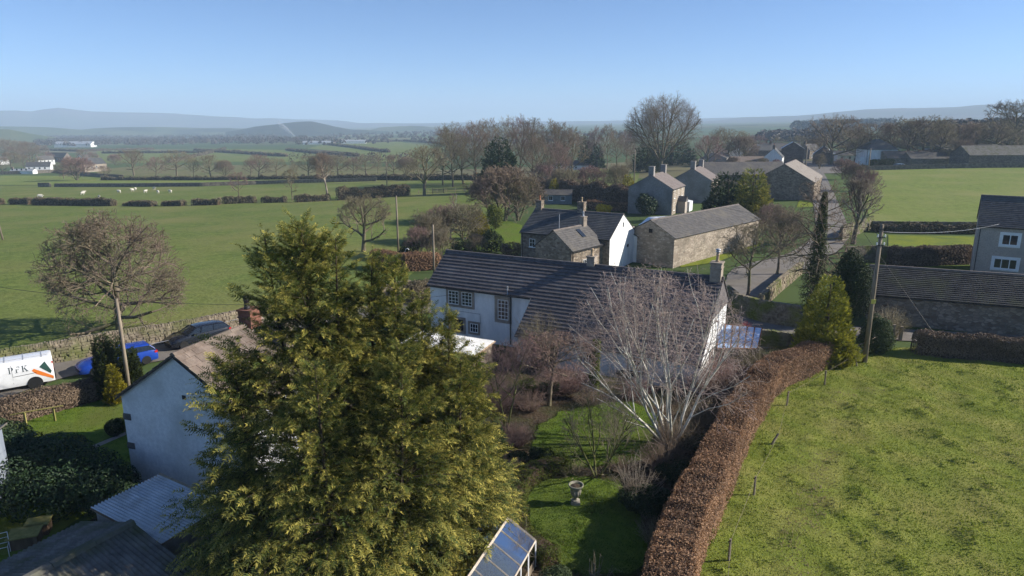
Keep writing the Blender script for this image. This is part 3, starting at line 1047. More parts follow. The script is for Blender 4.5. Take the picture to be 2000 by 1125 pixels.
M_roughcast = nmat('pale_roughcast', (.62, .63, .64), (.76, .77, .77), 6, .95, c3=(.46, .47, .46), s3=.6, f3=(.45, .8), bump=.02, bscale=22, spec=.1)
M_pebble_g = nmat('grey_pebbledash', (.25, .23, .21), (.34, .32, .3), 4, .95, c3=(.2, .185, .17), s3=.4, bump=.015, bscale=20, spec=.1)
M_pebble_b = nmat('brown_pebbledash', (.34, .29, .25), (.52, .45, .39), 9, .95, c3=(.36, .32, .28), s3=.7, bump=.02, bscale=25, spec=.1)
M_stone = stonemat('rubble_stone', (.16, .12, .09), (.36, .3, .235), (.2, .175, .145))
M_stone_pale = stonemat('pale_rubble_stone', (.26, .21, .165), (.48, .41, .33), (.3, .265, .22))
M_stone_dark = stonemat('dark_rubble_stone', (.12, .1, .085), (.27, .22, .18), (.13, .115, .1), 2.0)
M_dressed = nmat('dressed_sandstone', (.26, .215, .17), (.38, .325, .265), 3, .9, c3=(.2, .17, .14), s3=.9, bump=.01, bscale=12, spec=.15)
M_slate = nmat('weathered_slate', (.07, .066, .064), (.13, .122, .115), 2.2, .75, c3=(.15, .135, .11), s3=.5, f3=(.5, .75), bump=.015, bscale=9, spec=.3)
M_slate_blue = nmat('blue_slate', (.05, .052, .055), (.095, .097, .1), 2.5, .65, c3=(.12, .115, .105), s3=.5, f3=(.5, .75), bump=.015, bscale=9, spec=.35)
M_slate_moss = nmat('mossy_slate', (.02, .022, .026), (.06, .06, .06), 1.6, .9, c3=(.055, .06, .04), s3=.7, f3=(.5, .7), bump=.02, bscale=7, spec=.25)
M_tile = nmat('concrete_tile', (.075, .068, .07), (.13, .115, .114), 3.5, .8, objvar=.16, c3=(.15, .135, .13), s3=.9, f3=(.5, .8), bump=.008, bscale=16, spec=.25)
M_stoneslate = nmat('sandstone_roof_slate', (.13, .1, .083), (.22, .175, .145), 2.4, .9, objvar=.22, c3=(.17, .145, .115), s3=1.1, bump=.015, bscale=12, spec=.15)
M_ridge = nmat('ridge_tile', (.12, .1, .09), (.2, .17, .15), 3, .85, spec=.2)
M_white = plain('white_paint', (.78, .79, .79), .5)
M_dark = plain('dark_gap', (.012, .012, .013), .9, .1)
M_wood_grey = nmat('weathered_timber', (.16, .13, .1), (.3, .25, .19), 4, .9, stretch=(1, 1, .15), bump=.01, bscale=30, spec=.1)
M_wood_pale = nmat('pale_timber', (.38, .32, .25), (.55, .48, .39), 4, .85, spec=.1)
M_wood_brown = nmat('brown_timber', (.09, .06, .04), (.17, .12, .08), 4, .85, stretch=(1, 1, .2), spec=.15)
M_wood_green = nmat('green_tinged_timber', (.17, .16, .05), (.28, .25, .09), 4, .9, stretch=(1, 1, .3), spec=.1)
M_brick = nmat('red_brick', (.15, .07, .05), (.25, .12, .085), 9, .9, c3=(.14, .08, .06), s3=2, bump=.01, bscale=20, spec=.1)
M_terracotta = nmat('terracotta', (.32, .12, .06), (.45, .2, .11), 5, .8, c3=(.2, .1, .07), s3=3, spec=.2)
M_claypot = nmat('buff_clay', (.36, .26, .16), (.5, .38, .25), 4, .85, spec=.2)
M_lead = nmat('lead_grey', (.3, .31, .33), (.45, .46, .48), 3, .5, spec=.4, metal=.3)
M_corr = nmat('galvanised_sheet', (.36, .38, .4), (.52, .54, .56), 1.5, .5, c3=(.3, .29, .28), s3=.8, f3=(.5, .75), spec=.4, metal=.35, stretch=(1, 1, 1))
M_asb = nmat('asbestos_sheet', (.1, .095, .09), (.19, .18, .165), 2.2, .95, c3=(.085, .09, .05), s3=.9, f3=(.45, .7), bump=.02, bscale=9, spec=.1)
M_bluewall = nmat('pale_blue_boards', (.16, .19, .24), (.25, .28, .33), 3, .8, stretch=(1, 1, .2), spec=.15)
M_gutter = plain('dark_gutter', (.03, .03, .032), .5, .3)
def glassmat(name, c, rough=.06):
    m = bpy.data.materials.new(name)
    m.use_nodes = True
    b = m.node_tree.nodes['Principled BSDF']
    b.inputs['Base Color'].default_value = (*c, 1)
    b.inputs['Roughness'].default_value = rough
    b.inputs['Specular IOR Level'].default_value = .8
    return m
M_glass = glassmat('window_glass', (.02, .024, .03))
M_carglass = glassmat('car_glass', (.012, .016, .02), .04)
M_clearglass = bpy.data.materials.new('clear_glass')
M_clearglass.use_nodes = True
_n = M_clearglass.node_tree
_n.nodes.clear()
_g, _t, _d, _m1, _m2, _f, _o = [_n.nodes.new(x) for x in ('ShaderNodeBsdfGlossy', 'ShaderNodeBsdfTransparent', 'ShaderNodeBsdfDiffuse', 'ShaderNodeMixShader', 'ShaderNodeMixShader', 'ShaderNodeFresnel', 'ShaderNodeOutputMaterial')]
_g.inputs['Roughness'].default_value = .08
_d.inputs[0].default_value = (.34, .37, .4, 1)
_t.inputs[0].default_value = (.82, .87, .9, 1)
_m1.inputs[0].default_value = .12
_f.inputs[0].default_value = 1.3
_n.links.new(_t.outputs[0], _m1.inputs[1]); _n.links.new(_d.outputs[0], _m1.inputs[2])
_n.links.new(_f.outputs[0], _m2.inputs[0]); _n.links.new(_m1.outputs[0], _m2.inputs[1]); _n.links.new(_g.outputs[0], _m2.inputs[2])
_n.links.new(_m2.outputs[0], _o.inputs[0])

FACE = {'f': lambda L, D: ((0, 0, 0), (1, 0, 0), (0, -1, 0)), 'b': lambda L, D: ((0, D, 0), (1, 0, 0), (0, 1, 0)),
        'l': lambda L, D: ((0, 0, 0), (0, 1, 0), (-1, 0, 0)), 'r': lambda L, D: ((L, 0, 0), (0, 1, 0), (1, 0, 0))}
def window(parent, face, u, z, w, h, nx=2, ny=2, surround=None, frame=None, sill=True, sw=.14, bar=.035, fr=.06):
    """stone surround proud of the wall, painted frame with bars, dark glass set back inside it"""
    o, ud, n = face
    frame = frame or M_white
    m = MB()
    m.pbox(o, ud, n, u, u + fr, z, z + h, .01, .035)
    m.pbox(o, ud, n, u + w - fr, u + w, z, z + h, .01, .035)
    m.pbox(o, ud, n, u + fr, u + w - fr, z, z + fr, .01, .035)
    m.pbox(o, ud, n, u + fr, u + w - fr, z + h - fr, z + h, .01, .035)
    for i in range(1, nx):
        c = u + w * i / nx
        m.pbox(o, ud, n, c - bar / 2, c + bar / 2, z + fr, z + h - fr, .012, .032)
    for j in range(1, ny):
        c = z + h * j / ny
        m.pbox(o, ud, n, u + fr, u + w - fr, c - bar / 2, c + bar / 2, .012, .029)
    win = m.build('window', frame, parent)
    MB().pbox(o, ud, n, u + fr * .5, u + w - fr * .5, z + fr * .5, z + h - fr * .5, .002, .016).build('pane', M_glass, win)
    if surround:
        m = MB()
        m.pbox(o, ud, n, u - sw, u, z - sw, z + h + sw, .0, .06)
        m.pbox(o, ud, n, u + w, u + w + sw, z - sw, z + h + sw, .0, .06)
        m.pbox(o, ud, n, u, u + w, z - sw, z, .0, .075 if sill else .06)
        m.pbox(o, ud, n, u, u + w, z + h, z + h + sw, .0, .06)
        m.build('surround', surround, win)
    elif sill:
        MB().pbox(o, ud, n, u - .06, u + w + .06, z - .09, z - .002, .0, .1).build('sill', M_white if sill is True else sill, win)
    return win
def door(parent, face, u, w, h, mat, z=0):
    o, ud, n = face
    d = MB().pbox(o, ud, n, u, u + w, z, z + h, .0, .03).build('door', mat, parent)
    MB().pbox(o, ud, n, u + w - .15, u + w - .1, z + h * .45, z + h * .5, .03, .07).build('handle', M_lead, d)
    m = MB()
    m.pbox(o, ud, n, u - .1, u, z, z + h + .1, 0, .05)
    m.pbox(o, ud, n, u + w, u + w + .1, z, z + h + .1, 0, .05)
    m.pbox(o, ud, n, u, u + w, z + h, z + h + .1, 0, .05)
    m.build('frame', M_white, d)
    return d
def slope_courses(x0, x1, ye, ze, yr, zr, course=.32, th=.03, lap=.035, xs=None):
    """one MB per course, from the eave (ye,ze) up to the ridge (yr,zr): each course a slab whose lower edge sits proud"""
    sl = math.hypot(yr - ye, zr - ze)
    n = max(1, round(sl / course))
    uy, uz = (yr - ye) / sl, (zr - ze) / sl
    ny, nz = (-uz, uy) if uy > 0 else (uz, -uy)
    if nz < 0:
        ny, nz = -ny, -nz
    out = []
    for i in range(n):
        a, b = sl * i / n, sl * (i + 1) / n
        def P(t, d):
            return (ye + uy * t + ny * d, ze + uz * t + nz * d)
        prof = [P(a, .0), P(b, .0), P(b, th), P(a, th + lap)]
        if xs:
            X0, X1 = xs(P(a, 0)[1])
        else:
            X0, X1 = x0, x1
        out.append(MB().prism(prof, X0, X1, 'x'))
    return out
def merge(mbs):
    r = MB()
    for m in mbs:
        k = len(r.v)
        r.v += m.v
        r.f += [tuple(i + k for i in f) for f in m.f]
    return r
def chimney(parent, x, y, z0, z1, w, d, mat, pots=1, potmat=None, cap=True, cowl=False):
    m = MB().box(x - w / 2, x + w / 2, y - d / 2, y + d / 2, z0, z1)
    m.box(x - w / 2 - .06, x + w / 2 + .06, y - d / 2 - .06, y + d / 2 + .06, z1, z1 + .1)
    m.box(x - w / 2 - .04, x + w / 2 + .04, y - d / 2 - .04, y + d / 2 + .04, z1 - .35, z1 - .27)
    c = m.build('chimney', mat, parent, bevel=.015)
    for k in range(pots):
        px_ = x + (k - (pots - 1) / 2) * .35
        MB().lathe([(.13, 0), (.14, .05), (.105, .1), (.1, .45), (.13, .48), (.13, .55)], (px_, y, z1 + .1), 10).build('chimney_pot', potmat or M_terracotta, c, smooth=True)
        if cowl:
            MB().lathe([(.09, 0), (.09, .12), (.17, .13), (.17, .2), (.1, .21), (.1, .26), (.18, .27), (.18, .33), (.05, .38)], (px_, y, z1 + .65), 10).build('cowl', M_lead, c, smooth=True)
    return c
def house(name, label, O, ang, L, D, eave, ridge, wallM, roofM, cat='house', group=None, ov=.22, verge=.1, course=.34, wins=(), chims=(), doors=(), gutters=True, surround=None, ridgeM=None, frame=None, quoins=None, lap=.035):
    z0 = tz(O[0], O[1])
    t = thing(name, label, cat, (O[0], O[1], z0), R(ang), group)
    mid = D / 2
    m = MB()
    b = -.6
    m.prism([(0, b), (D, b), (D, eave), (mid, ridge - .03), (0, eave)], 0, L, 'x')
    m.build('wall', wallM, t)
    k = (ridge - eave) / mid
    mbs = slope_courses(-verge, L + verge, -ov, eave - ov * k + .02, mid, ridge + .02, course, lap=lap) + slope_courses(-verge, L + verge, D + ov, eave - ov * k + .02, mid, ridge + .02, course, lap=lap)
    rf = merge(mbs).build('roof', roofM, t)
    MB().prism([(mid - .16, ridge - .02), (mid + .16, ridge - .02), (mid + .1, ridge + .1), (mid - .1, ridge + .1)], -verge - .02, L + verge + .02, 'x').build('ridge', ridgeM or M_ridge, rf)
    for w in wins:
        fc = FACE[w[0]](L, D)
        window(t, fc, *w[1:5], *(w[5:7] if len(w) > 6 else (2, 2)), surround=surround, frame=frame)
    for d in doors:
        door(t, FACE[d[0]](L, D), *d[1:])
    for c in chims:
        chimney(t, *c[0], **(c[1] if len(c) > 1 else {}))
    if gutters:
        e = eave - ov * k - .02
        g = MB()
        g.box(-verge, L + verge, -ov - .09, -ov + .0, e - .06, e + .02)
        g.box(-verge, L + verge, D + ov, D + ov + .09, e - .06, e + .02)
        g.tube([(.25, -.06, e), (.25, -.06, 0)], .04, 6)
        g.build('gutter', M_gutter, t)
    if quoins:
        i = 0
        z = 0.0
        q = MB()
        while z < eave - .3:
            a, c_ = (.55, .3) if i % 2 else (.3, .55)
            q.box(-.025, a, -.025, c_, z + .01, z + .33)
            q.box(-.025, a, D - c_, D + .025, z + .01, z + .33)
            z += .36
            i += 1
        q.build('quoins', quoins, t)
    return t

# ---------------------------------------------------------------- the white longhouse in the middle
def longhouse():
    O, ang = Vector((-6.7, 54.4)), -27.4
    L, D, eave, ridge, OUT, S0 = 22.6, 5.6, 4.3, 6.45, 2.9, 9.5
    t = thing('farmhouse', 'long white rendered farmhouse with dark ridged tile roof sweeping low on the right', 'house', (O.x, O.y, 0), R(ang))
    mid = D / 2
    k = (ridge - eave) / mid
    zo = eave - OUT * k
    m = MB()
    m.prism([(0, -.5), (D, -.5), (D, eave), (mid, ridge - .03), (0, eave)], 0, L, 'x')
    m.build('wall', M_render_w, t)
    m = MB()
    m.prism([(-OUT, -.5), (-.002, -.5), (-.002, eave - .03), (-OUT, zo)], S0, L - .004, 'x')
    m.build('outshut_wall', M_render_w, t)
    MB().prism([(-.1, eave - .16), (D + .1, eave - .16), (mid, ridge - .06)], -.1, L + .1, 'x').build('roof', M_tile, t)
    rf = t.children[-1]
    up = slope_courses(-.15, L + .15, -.25, eave - .25 * k + .03, mid, ridge + .03, .34, .03, .055)
    for c in up:
        c.build('tile_course', M_tile, rf)
    ov = .25
    lowc = slope_courses(S0 - .15, L + .15, -OUT - ov, zo - ov * k + .03, -.25, eave - .25 * k + .03, .34, .03, .055)
    for c in lowc:
        c.build('tile_course', M_tile, rf)
    for c in slope_courses(-.15, L + .15, D + .25, eave - .25 * k + .03, mid, ridge + .03, .34, .03, .055):
        c.build('tile_course', M_tile, rf)
    n = 46
    for i in range(n):
        a = -.17 + (L + .34) * i / n
        b = -.17 + (L + .34) * (i + 1) / n - .012
        MB().prism([(mid - .15, ridge + .0), (mid + .15, ridge + .0), (mid + .09, ridge + .13), (mid - .09, ridge + .13)], a, b, 'x').build('ridge_tile', M_tile, rf)
    g = MB()
    e = eave - .25 * k
    g.box(-.15, S0 - .3, -.36, -.26, e - .07, e + .02)
    g.build('gutter', M_gutter, t)
    MB().tube([(S0 - 2.05, -.08, e), (S0 - 2.05, -.08, .1)], .045, 6).build('downpipe', M_gutter, t)
    MB().tube([(S0 - 2.2, -.28, e + .05), (S0 - 2.2, -.28, e + .75)], .05, 6).build('vent_pipe', M_lead, t)
    F_ = FACE['f'](L, D)
    window(t, F_, 1.75, 2.75, .98, 1.12, 3, 4, M_dressed, sw=.2, bar=.04)
    window(t, F_, 3.0, 2.75, .98, 1.12, 3, 4, M_dressed, sw=.2, bar=.04)
    window(t, F_, 6.3, 2.05, .95, 1.6, 3, 5, M_dressed, sw=.26, bar=.04)
    window(t, F_, 2.2, .55, .95, 1.0, 2, 2, M_dressed, frame=M_wood_brown, sw=.18)
    window(t, F_, 3.75, .62, .75, .75, 3, 2, M_dressed, sw=.16)
    fo = ((0, -OUT, 0), (1, 0, 0), (0, -1, 0))
    for u in (11.6, 14.6, 18.0):
        window(t, fo, u, .75, .9, .8, 2, 2, M_dressed, sw=.16)
    window(t, FACE['r'](L, D), .3, .6, .8, 1.1, 2, 3, M_dressed, sw=.14)
    chimney(t, L - .38, mid, ridge - .5, ridge + 1.05, .75, .85, M_dressed, 1, M_claypot, cowl=True)
    chimney(t, 12.9, mid + .1, ridge - .5, ridge + .62, .62, .62, M_dressed, 1, M_claypot)
    # stone verge copings on the right gable and the flue lean-to ledge
    MB().prism([(-OUT - .25, zo - .25 * k - .02), (mid, ridge - .04), (D + .25, eave - .25 * k - .02), (D + .25, eave - .25 * k - .16), (mid, ridge - .2), (-OUT - .25, zo - .25 * k - .16)], L + .006, L + .1, 'x').build('verge', M_gutter, t)
    m = MB()
    for zz in (.9, 2.2):
        m.box(-.06, .0, -.0, .35, zz, zz + .3)
    m.build('quoin', M_dressed, t)
    # thin cable run across the front wall
    MB().tube([(.1, -.03, 2.3), (1.6, -.03, 2.25), (4.7, -.03, 2.22), (4.75, -.03, 1.4)], .012, 4).build('cable', M_gutter, t)
    return t
longhouse()

# ---------------------------------------------------------------- left cottage with pale gable
def left_cottage():
    ang = 18.0
    a = R(ang)
    # local x runs along the ridge, away from us; the gable towards us is the face x = 0
    t = thing('cottage', 'cottage with pale roughcast gable end and brown stone-slate roof left of the big conifer', 'house', (-18.5, 30.2, 0), math.pi / 2 - a)
    W, L, eave, ridge = 7.0, 6.0, 4.5, 6.85
    # local y points left, so the house spans y from -W to 0
    m = MB()
    m.prism([(-W, -.5), (0, -.5), (0, eave), (-W / 2, ridge - .03), (-W, eave)], 0, L, 'x')
    m.build('wall', M_roughcast, t)
    k = (ridge - eave) / (W / 2)
    rf = MB().prism([(-W - .2, eave - .2 * k + .0), (-W / 2, ridge), (.2, eave - .2 * k + .0), (.2, eave - .2 * k + .03), (-W / 2, ridge + .04), (-W - .2, eave - .2 * k + .03)], -.12, L + .1, 'x').build('roof', M_stoneslate, t)
    rn = random.Random(4)
    for (ye, yr) in ((-W - .22, -W / 2), (.22, -W / 2)):
        sl = math.hypot(W / 2 + .22, (W / 2 + .22) * k)
        n = 9
        uy, uz = (yr - ye) / sl, (W / 2 + .22) * k / sl
        ny, nz = (-uz, uy) if uy > 0 else (uz, -uy)
        ze = eave - .22 * k + .035
        for i in range(n):
            x = -.14 - (.2 if i % 2 else 0)
            while x < L + .1:
                w = rn.uniform(.42, .68)
                x0, x1 = max(-.14, x), min(L + .12, x + w)
                x += w
                if x1 - x0 < .08:
                    continue
                s0, s1 = sl * i / n, sl * (i + 1.12) / n
                s1 = min(s1, sl)
                j = rn.uniform(-.004, .012)
                def P(s, d):
                    return (ye + uy * s + ny * d, ze + uz * s + nz * d)
                MB().prism([P(s0, .028 + j), P(s1, .002 + j), P(s1, .028 + j), P(s0, .062 + j)], x0 + .006, x1 - .006, 'x').build('roof_slate', M_stoneslate, rf)
    for i in range(10):
        MB().prism([(-W / 2 - .17, ridge + .02), (-W / 2 + .17, ridge + .02), (-W / 2 + .05, ridge + .15), (-W / 2 - .05, ridge + .15)], -.14 + i * .62, -.14 + (i + 1) * .62 - .012, 'x').build('ridge_tile', M_stoneslate, rf)
    m = MB()
    m.prism([(-W - .24, eave - .24 * k - .09), (-W / 2, ridge - .09), (.24, eave - .24 * k - .09), (.24, eave - .24 * k + .01), (-W / 2, ridge + .0), (-W - .24, eave - .24 * k + .01)], -.16, -.122, 'x')
    m.build('bargeboard', M_gutter, t)
    c = chimney(t, 5.15, -W / 2, ridge - .6, ridge + .75, .85, .75, M_brick, 0)
    MB().lathe([(.16, 0), (.17, .05), (.14, .12), (.13, .42), (.17, .44), (.17, .5), (.13, .52), (.2, .6), (.2, .64), (.06, .72)], (5.0, -W / 2, ridge + .85), 12).build('chimney_pot', plain('black_clay', (.035, .03, .032), .5), c, smooth=True)
    chimney(t, 5.5, -W / 2 - 1.6, ridge - 1.9, ridge + .1, .7, 1.0, M_stone, 0)
    for z in (.15, 1.75, 3.25):
        MB().box(-.03, .45, -.42, .03, z, z + .32).build('quoin', M_slate, t)
    MB().box(-.025, .02, -3.85, -3.65, 4.75, 4.95).build('vent', M_gutter, t)
    window(t, ((0, 0, 0), (1, 0, 0), (0, 1, 0)), 1.4, 2.9, .9, 1.0, 2, 2, M_dressed)
    window(t, ((0, 0, 0), (1, 0, 0), (0, 1, 0)), 3.9, 2.9, .9, 1.0, 2, 2, M_dressed)
    return t
left_cottage()

# ---------------------------------------------------------------- sheds in the foreground left
def corrugated(mbname, parent, mat, P00, P10, P11, P01, pitch, amp, rows=1, th=.004):
    """sheet between four corners; ridges run from the P00-P10 edge to the P01-P11 edge; one mesh per sheet"""
    P00, P10, P11, P01 = map(Vector, (P00, P10, P11, P01))
    n = (P10 - P00).cross(P01 - P00).normalized()
    if n.z < 0:
        n = -n
    W = (P10 - P00).length
    ns = max(1, round(W / .9))
    for r_ in range(rows):
        for s_ in range(ns):
            a0, a1 = s_ / ns, (s_ + 1) / ns + .004
            k = max(6, int(W / ns / pitch * 6))
            V = []
            b0, b1 = r_ / rows, min(1, (r_ + 1) / rows + .01)
            for i in range(k + 1):
                a = a0 + (a1 - a0) * i / k
                h = math.sin(a * W / pitch * 2 * math.pi) * amp + amp + (ns - s_) % 2 * th + (r_ * .014)
                for b in (b0, b1):
                    V.append((P00.lerp(P10, a)).lerp(P01.lerp(P11, a), b) + n * h)
            F = [(2 * i, 2 * i + 2, 2 * i + 3, 2 * i + 1) for i in range(k)]
            mesh_np(mbname, np.array(V), [np.array(F)], mat, parent, smooth=True)
def shed_tin():
    t = thing('tin_shed', 'low shed with pale corrugated metal roof beside the roughcast gable', 'shed', (0, 0, 0))
    A, B, C, D_ = Vector((-16.6, 24.1, 2.25)), Vector((-14.9, 26.2, 2.55)), Vector((-11.1, 23.9, 2.55)), Vector((-12.6, 21.7, 2.25))
    w = MB()
    cx = (A + B + C + D_) / 4
    sh = [cx + (p - cx) * .93 for p in (A, D_, C, B)]
    w.hexa([(p.x, p.y, -.3) for p in sh], [(p.x, p.y, p.z - .03) for p in sh])
    w.build('wall', M_pebble_g, t)
    corrugated('roof_sheet', t, M_corr, A, B, C, D_, .13, .024, 1)
    m = MB()
    m.tube([B + Vector((0, 0, .03)), C + Vector((0, 0, .03))], .07, 4)
    m.build('flashing', M_wood_grey, t)
    m = MB()
    m.tube([A, B], .035, 4)
    m.tube([D_, C], .035, 4)
    m.tube([A - Vector((0, 0, .04)), D_ - Vector((0, 0, .04))], .045, 4)
    m.build('fascia', M_wood_brown, t)
    return t
def shed_asbestos():
    t = thing('workshop', 'shed with dark mossy corrugated asbestos roof in the near left corner', 'shed', (0, 0, 0))
    r0, r1 = Vector((-13.9, 22.3, 2.75)), Vector((-16.6, 17.2, 2.75))
    d = (r1 - r0).normalized()
    n = Vector((d.y, -d.x, 0))
    if n.x < 0:
        n = -n
    e0, e1 = r0 + n * 3.4 + Vector((0, 0, -1.0)), r1 + n * 3.4 + Vector((0, 0, -1.0))
    f0, f1 = r0 - n * 3.4 + Vector((0, 0, -1.0)), r1 - n * 3.4 + Vector((0, 0, -1.0))
    corrugated('roof_sheet', t, M_asb, r0, r1, e1, e0, .17, .03, 2)
    corrugated('roof_sheet', t, M_asb, r0, r1, f1, f0, .17, .03, 2)
    nseg = 4
    for i in range(nseg):
        a, b = r0.lerp(r1, i / nseg), r0.lerp(r1, (i + 1) / nseg - .004)
        m = MB()
        m.hexa([a + n * .2 + Vector((0, 0, .0)), b + n * .2 + Vector((0, 0, .0)), b - n * .2, a - n * .2], [a + n * .1 + Vector((0, 0, .13)), b + n * .1 + Vector((0, 0, .13)), b - n * .1 + Vector((0, 0, .13)), a - n * .1 + Vector((0, 0, .13))])
        m.build('ridge_cap', M_asb, t)
    w = MB()
    i0, i1 = -d * -.15, -d * .15
    q = [r0 + n * 3.2 + d * .15, r0 - n * 3.2 + d * .15, r1 - n * 3.2 - d * .15, r1 + n * 3.2 - d * .15]
    w.hexa([(p.x, p.y, -.3) for p in q], [(p.x, p.y, 1.75) for p in q])
    for e, s_ in ((r0, .15), (r1, -.15)):
        p = e + d * s_
        w.face(p + n * 3.2 + Vector((0, 0, -1)), p - n * 3.2 + Vector((0, 0, -1)), p + Vector((0, 0, -.05)))
    w.build('wall', M_pebble_g, t)
    return t
shed_tin()
shed_asbestos()
t = thing('garden_shed', 'pale blue boarded shed cut by the left edge of the photo', 'shed', (-22.6, 25.4, 0), R(8))
for i in range(14):
    MB().box(-2.2 + i * .16, -2.2 + (i + 1) * .16 - .012, 0, .03, 0, 2.6 + (i * .07)).build('board', M_bluewall, t)
MB().box(-2.2, .04, .03, 3, -.2, 2.6).build('wall', M_bluewall, t)
MB().hexa([(-2.5, -.25, 2.62), (.2, -.25, 3.75), (.2, 3.2, 3.75), (-2.5, 3.2, 2.62)], [(-2.5, -.25, 2.7), (.2, -.25, 3.83), (.2, 3.2, 3.83), (-2.5, 3.2, 2.7)]).build('roof', M_slate, t)
MB().hexa([(-2.2, .031, 2.58), (.04, .031, 2.58), (.04, 3, 2.58), (-2.2, 3, 2.58)], [(-2.2, .031, 2.64), (.04, .031, 3.6), (.04, 3, 3.6), (-2.2, 3, 2.64)]).build('gable', M_bluewall, t)

# outbuilding with pale wavy roof in front of the farmhouse
t = thing('outhouse', 'small outhouse with bright corrugated lean-to roof against the white farmhouse', 'outbuilding', (0, 0, 0))
A, B, C, D_ = Vector((-6.6, 48.6, 2.0)), Vector((-1.2, 46.0, 2.0)), Vector((-2.5, 43.6, 1.75)), Vector((-8.0, 46.2, 1.75))
corrugated('roof_sheet', t, nmat('pale_sheet', (.6, .6, .58), (.74, .74, .72), 2, .7, spec=.3), A, B, C, D_, .2, .03, 1)
cx = (A + B + C + D_) / 4
sh = [cx + (p - cx) * .94 for p in (A, D_, C, B)]
MB().hexa([(p.x, p.y, -.3) for p in sh], [(p.x, p.y, p.z - .02) for p in sh]).build('wall', M_stone, t)
m = MB()
m.tube([C - Vector((0, 0, .05)), D_ - Vector((0, 0, .05))], .07, 4)
m.tube([B - Vector((0, 0, .03)), C - Vector((0, 0, .03))], .06, 4)
m.build('fascia', M_claypot, t)

# glazed lean-to roof right of the farmhouse gable
t = thing('glass_lean_to', 'lean-to with blue-tinted glazed roof and rusty bars right of the farmhouse gable', 'outbuilding', (0, 0, 0))
A, B, C, D_ = Vector((15.3, 48.6, 2.5)), Vector((18.4, 48.1, 2.35)), Vector((17.3, 45.7, 1.55)), Vector((14.4, 45.6, 1.6))
M_pglass = nmat('polycarbonate', (.3, .43, .66), (.46, .58, .78), 1.5, .25, spec=.6)
M_rust = nmat('rusty_bar', (.16, .07, .035), (.26, .13, .07), 8, .9, spec=.1)
n = 6
for i in range(n):
    a, b = i / n + .012, (i + 1) / n - .012
    q = [A.lerp(B, a), A.lerp(B, b), D_.lerp(C, b), D_.lerp(C, a)]
    MB().hexa(q[::-1], [p + Vector((0, 0, .015)) for p in q[::-1]]).build('pane', M_pglass, t)
for i in range(n + 1):
    f = i / n
    MB().tube([A.lerp(B, f) + Vector((0, 0, .02)), D_.lerp(C, f) + Vector((0, 0, .02))], .045, 4).build('glazing_bar', M_rust, t)
m = MB()
m.tube([A, B], .05, 4).tube([D_, C], .05, 4)
m.build('frame', M_rust, t)
sh = [D_, C, B, A]
cx = (A + B + C + D_) / 4
sh = [cx + (p - cx) * .95 for p in sh]
MB().hexa([(p.x, p.y, -.3) for p in sh], [(p.x, p.y, p.z - .05) for p in sh]).build('wall', M_stone, t)

# ---------------------------------------------------------------- cottage group behind the farmhouse
def polar(p, q):
    return math.degrees(math.atan2(q[1] - p[1], q[0] - p[0]))
H1 = house('stone_cottage', 'long stone cottage with dark slate roof and white right gable behind the farmhouse', (1.1, 83.5), -30, 11.7, 8.0, 4.0, 6.4, M_stone, M_slate_blue, chims=[((.5, 4.0, 5.9, 7.4, .8, .75, M_stone), dict(pots=1)), ((6.3, 4.0, 5.9, 7.5, .85, .75, M_stone), dict(pots=1, potmat=M_claypot))],
           wins=[('f', 1.2, 2.2, .8, 1.0, 2, 2)], surround=None, course=.3)
MB().prism([(.0, -.5), (8.0, -.5), (8.0, 4.0), (4.0, 6.37), (.0, 4.0)], 11.71, 11.75, 'x').build('gable_render', M_render_w, H1)
window(H1, ((11.75, 0, 0), (0, 1, 0), (1, 0, 0)), 3.9, 4.9, .28, .55, 1, 1, None, M_gutter, sill=False)
window(H1, ((11.75, 0, 0), (0, 1, 0), (1, 0, 0)), 5.6, 2.2, .5, .35, 1, 1, None, M_gutter, sill=False)
H2 = house('stone_outbuilding', 'small stone outbuilding with slate roof and rooflight in front of the stone cottage', (6.5, 73.3), 50, 6.3, 5.0, 3.5, 5.4, M_stone, M_slate, chims=[((5.8, 2.5, 5.0, 6.3, .7, .6, M_dressed), dict(pots=1, potmat=M_lead))],
           wins=[('f', 2.2, .9, .7, 1.2, 2, 2)], doors=[('f', 3.6, .9, 2.0, M_white)], cat='outbuilding', course=.3, surround=M_dressed)
sl_ = (5.4 - 3.5) / 2.5
MB().prism([(1.0, 3.5 + 1.0 * sl_ + .1), (2.0, 3.5 + 2.0 * sl_ + .1), (2.0, 3.5 + 2.0 * sl_ + .17), (1.0, 3.5 + 1.0 * sl_ + .17)], 3.6, 4.3, 'x').build('rooflight', M_glass, H2)
MB().tube([(3.0, 3.9, 3.9), (3.0, 3.9, 6.8)], .05, 6).build('flue', M_lead, H2)
H3 = house('stone_barn', 'long stone barn with slate roof and sunlit side wall by the lane', (19.4, 80.6), 46, 23.0, 6.8, 3.65, 5.45, M_stone_pale, M_slate, cat='barn', course=.32, gutters=False)
MB().pbox((0, 0, 0), (0, 1, 0), (-1, 0, 0), 3.1, 3.6, 3.9, 4.4, 0, .04).build('vent', M_dark, H3)
H3b = H1
H4 = house('slate_wing', 'small slate roofed lean-to with louvred window beyond the white gable', (15.6, 84.2), 60, 2.6, 3.0, 3.2, 4.0, M_render_w, M_slate, cat='outbuilding', wins=[('f', .7, 1.6, 1.2, 1.2, 1, 5)])

